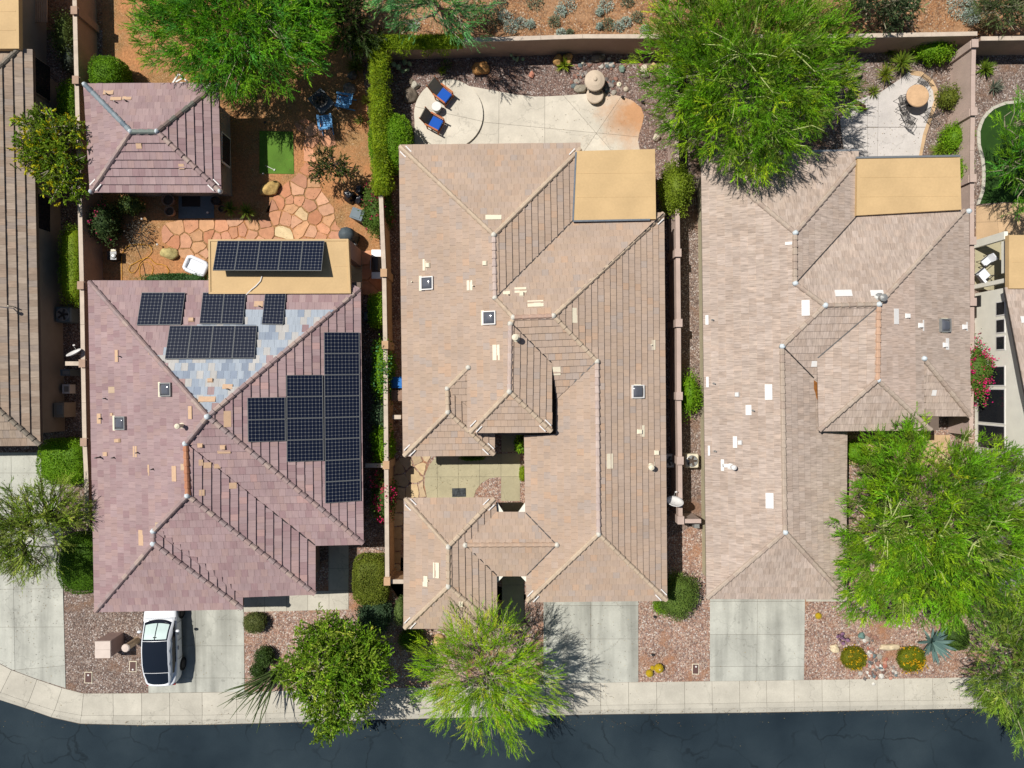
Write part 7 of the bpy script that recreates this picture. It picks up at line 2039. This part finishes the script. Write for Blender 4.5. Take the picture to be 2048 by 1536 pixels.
# ------------------------------------------------------------------ the car
car = thing('parked_car', 'white electric hatchback with dark glass roof, nose under the mauve roof edge', 'car', (0, 0, 0))
# local frame: +y is the nose; sections (y, half width at sill, belt half width, z belt)
def loft(secs, close=True):
    n = len(secs[0]); vs = [v for s_ in secs for v in s_]
    fs = [(i * n + j, i * n + j + 1, (i + 1) * n + j + 1, (i + 1) * n + j) for i in range(len(secs) - 1) for j in range(n - 1)]
    if close: fs += [tuple(range(n)), tuple(range((len(secs) - 1) * n + n - 1, (len(secs) - 1) * n - 1, -1))]
    return vs, fs
prof = [(-2.38, .36, .40, .88), (-2.34, .58, .62, .98), (-2.24, .76, .80, 1.03), (-2.0, .88, .90, 1.04), (-1.5, .93, .96, 1.0), (-.8, .92, .95, .95), (0, .92, .94, .93), (.8, .92, .94, .93), (1.3, .93, .95, .90), (1.8, .90, .90, .80), (2.2, .80, .80, .66), (2.36, .62, .62, .52)]
secs = []
for y, ws, wb, zb in prof:
    s_ = [(-ws * .9, y, .20), (-ws, y, .32), (-wb * 1.0, y, zb * .72), (-wb * .96, y, zb * .92), (-wb * .88, y, zb), (-wb * .5, y, zb + .03), (0, y, zb + .04), (wb * .5, y, zb + .03), (wb * .88, y, zb), (wb * .96, y, zb * .92), (wb, y, zb * .72), (ws, y, .32), (ws * .9, y, .20)]
    secs.append(s_)
vs, fs = loft(secs)
body = MB().add(vs, fs).build('body', M['car_white'], parent=car, smooth=True, recenter=False); body.modifiers.new('sub', 'SUBSURF').render_levels = 2
# greenhouse frame (white) and glass
gp = [(-2.26, .56, .50, 1.08, .04), (-2.05, .70, .60, 1.18, .05), (-1.6, .80, .68, 1.33, .05), (-1.0, .84, .70, 1.44, .05), (-.3, .85, .70, 1.46, .05), (.25, .85, .69, 1.42, .05), (.7, .84, .71, 1.22, .04), (1.15, .84, .76, .96, .03), (1.32, .84, .70, .92, .02)]
secs = [[(-a, y, .90), (-b - .02, y, z), (-b + .06, y, z + .012), (0, y, z + c_), (b - .06, y, z + .012), (b + .02, y, z), (a, y, .90)] for y, a, b, z, c_ in gp]
vs, fs = loft(secs)
gh = MB().add(vs, fs).build('cabin', M['car_white'], parent=car, smooth=True, recenter=False)
def glass_strip(name, ys, x0, x1, m, lift=.018, bow=0, tail=0):
    s2 = []
    G = gp
    def at(y):
        for p, q in zip(G[:-1], G[1:]):
            if p[0] <= y <= q[0]:
                t = (y - p[0]) / (q[0] - p[0]); return [p[i] + (q[i] - p[i]) * t for i in range(5)]
        return list(G[-1])
    for y in ys:
        row = []
        for xx in np.linspace(x0, x1, 9):
            yy = y + bow * (1 - xx * xx) * (y - ys[0]) / (ys[-1] - ys[0]) - tail * (1 - xx * xx) * (ys[-1] - y) / (ys[-1] - ys[0])
            _, a, b, z, c_ = at(yy)
            bb = at(y)[2]
            row.append((xx * (bb - .03), yy, z + lift + c_ * (1 - abs(xx) ** 2)))
        s2.append(row)
    vs, fs = loft(s2, close=False); fs = [f[::-1] for f in fs]
    return MB().add(vs, fs).build(name, M[m], parent=car, smooth=True, recenter=False)
glass_strip('roof_glass', np.linspace(-1.45, .24, 9), -1, 1, 'car_glass')
glass_strip('rear_window', np.linspace(-2.06, -1.48, 7), -.96, .96, 'car_glass', tail=.14)
ws_ = glass_strip('windscreen', np.linspace(.26, 1.10, 7), -1, 1, 'car_glass', bow=.16)
for a, b in ((-.90, -.04), (.04, .90)):
    sh = glass_strip('sun_shade', np.linspace(.34, .98, 5), a, b, 'shade', lift=.03, bow=.10); sh.parent = ws_; sh.matrix_parent_inverse = Matrix.Identity(4)
MB().box((0, .40, 1.46 - .06), (.18, .12, .05)).build('sensor_housing', M['black'], parent=ws_)
for s_ in (-1, 1):
    sg = []
    for y, a, b, z, c_ in gp[2:-1]:
        sg.append([(s_ * (a + .004 - (a - b) * t + .008), y, .94 + (z - .05 - .94) * t) for t in (0, .35, .7, 1)])
    vs, fs = loft(sg, close=False)
    if s_ > 0: fs = [f[::-1] for f in fs]
    MB().add(vs, fs).build('side_window', M['car_glass'], parent=car, smooth=True, recenter=False)
    for y in (-1.42, 1.42):
        w_ = MB(); w_.tube([(s_ * .80, y, .34), (s_ * .975, y, .34)], .345, 24); w_ = w_.build('wheel', M['tyre'], parent=car)
        r_ = MB(); r_.tube([(s_ * .96, y, .34), (s_ * .985, y, .34)], .22, 16); r_.build('rim', M['metal_dark'], parent=w_)
    mm = MB(); mm.lathe([(.02, -.09), (.10, -.05), (.12, 0), (.08, .07), (.02, .09)], (s_ * 1.04, .62, 1.0), n=12, sx=1.1, sy=.7); mm.build('wing_mirror', M['car_white'], parent=car, smooth=True)
    MB().box((s_ * .95, -.35, .80), (.03, .22, .03)).build('door_handle', M['grey_metal'], parent=car)
    MB().box((s_ * .95, .45, .80), (.03, .22, .03)).build('door_handle', M['grey_metal'], parent=car)
    MB().box((s_ * .66, -2.27, .86), (.22, .12, .08)).build('tail_light', mat('tail_red', (.25, .01, .01, 1), rough=.2, namt=0), parent=car)
    MB().box((s_ * .62, 2.18, .62), (.30, .12, .08)).build('headlight', M['glass_dark'], parent=car)
for s_ in (-1, 1):
    for y in (-.95, .05, 1.0):
        MB().box((s_ * .957, y, .62), (.012, .014, .52)).build('door_gap', M['black'], parent=car)
    MB().box((s_ * .86, -.1, .965), (.03, 1.9, .02)).build('window_trim', M['black'], parent=car)
for a, b in (((-.55, 1.22, .955), (.02, 1.04, 1.055)), ((.05, 1.24, .965), (.60, 1.02, 1.06))):
    wb_ = MB(); wb_.tube([a, b], .012, 5); wb_.build('wiper', M['black'], parent=car)
MB().box((0, -2.386, .80), (.50, .02, .13)).build('number_plate', M['white_paint'], parent=car)
car.location = (-19.0, -13.93, .03); car.rotation_euler = (0, 0, R(1.5))

# leaf litter and stray stones lying on pavements and kerb
lp = []
for px, py, sx, sy, n in ((700, 1400, 90, 25, 500), (980, 1400, 130, 30, 700), (1960, 1400, 70, 20, 300), (1180, 1300, 60, 60, 260), (60, 1150, 60, 120, 420), (640, 1446, 400, 4, 420), (1500, 1424, 500, 3, 420), (1740, 270, 60, 30, 160),
                          (1180, 250, 80, 30, 60), (900, 950, 60, 30, 60), (600, 400, 70, 70, 260), (420, 450, 120, 30, 160), (1514, 1280, 90, 80, 90), (390, 1300, 90, 80, 90)):
    for _ in range(n):
        x, y = px + random.gauss(0, sx), py + random.gauss(0, sy)
        z = .045 if y < yat(curb_edge, x) else (-.01 if y < yat(road_edge, x) else -.12)
        lp.append(tuple(W(x, y, z)))
LP = np.array(lp); n = len(LP)
leaf_object('leaf_litter', LP, unit(rng.normal(size=(n, 3)) * [1, 1, .15]), .05 * (.5 + rng.random(n)), .03 * np.ones(n), palette_cols(n, [S(150, 120, 70), S(110, 90, 60), S(90, 80, 66), S(180, 160, 110)], rng.integers(0, 97, n), .2), None, quad=True, upbias=2.0, kind='stuff')
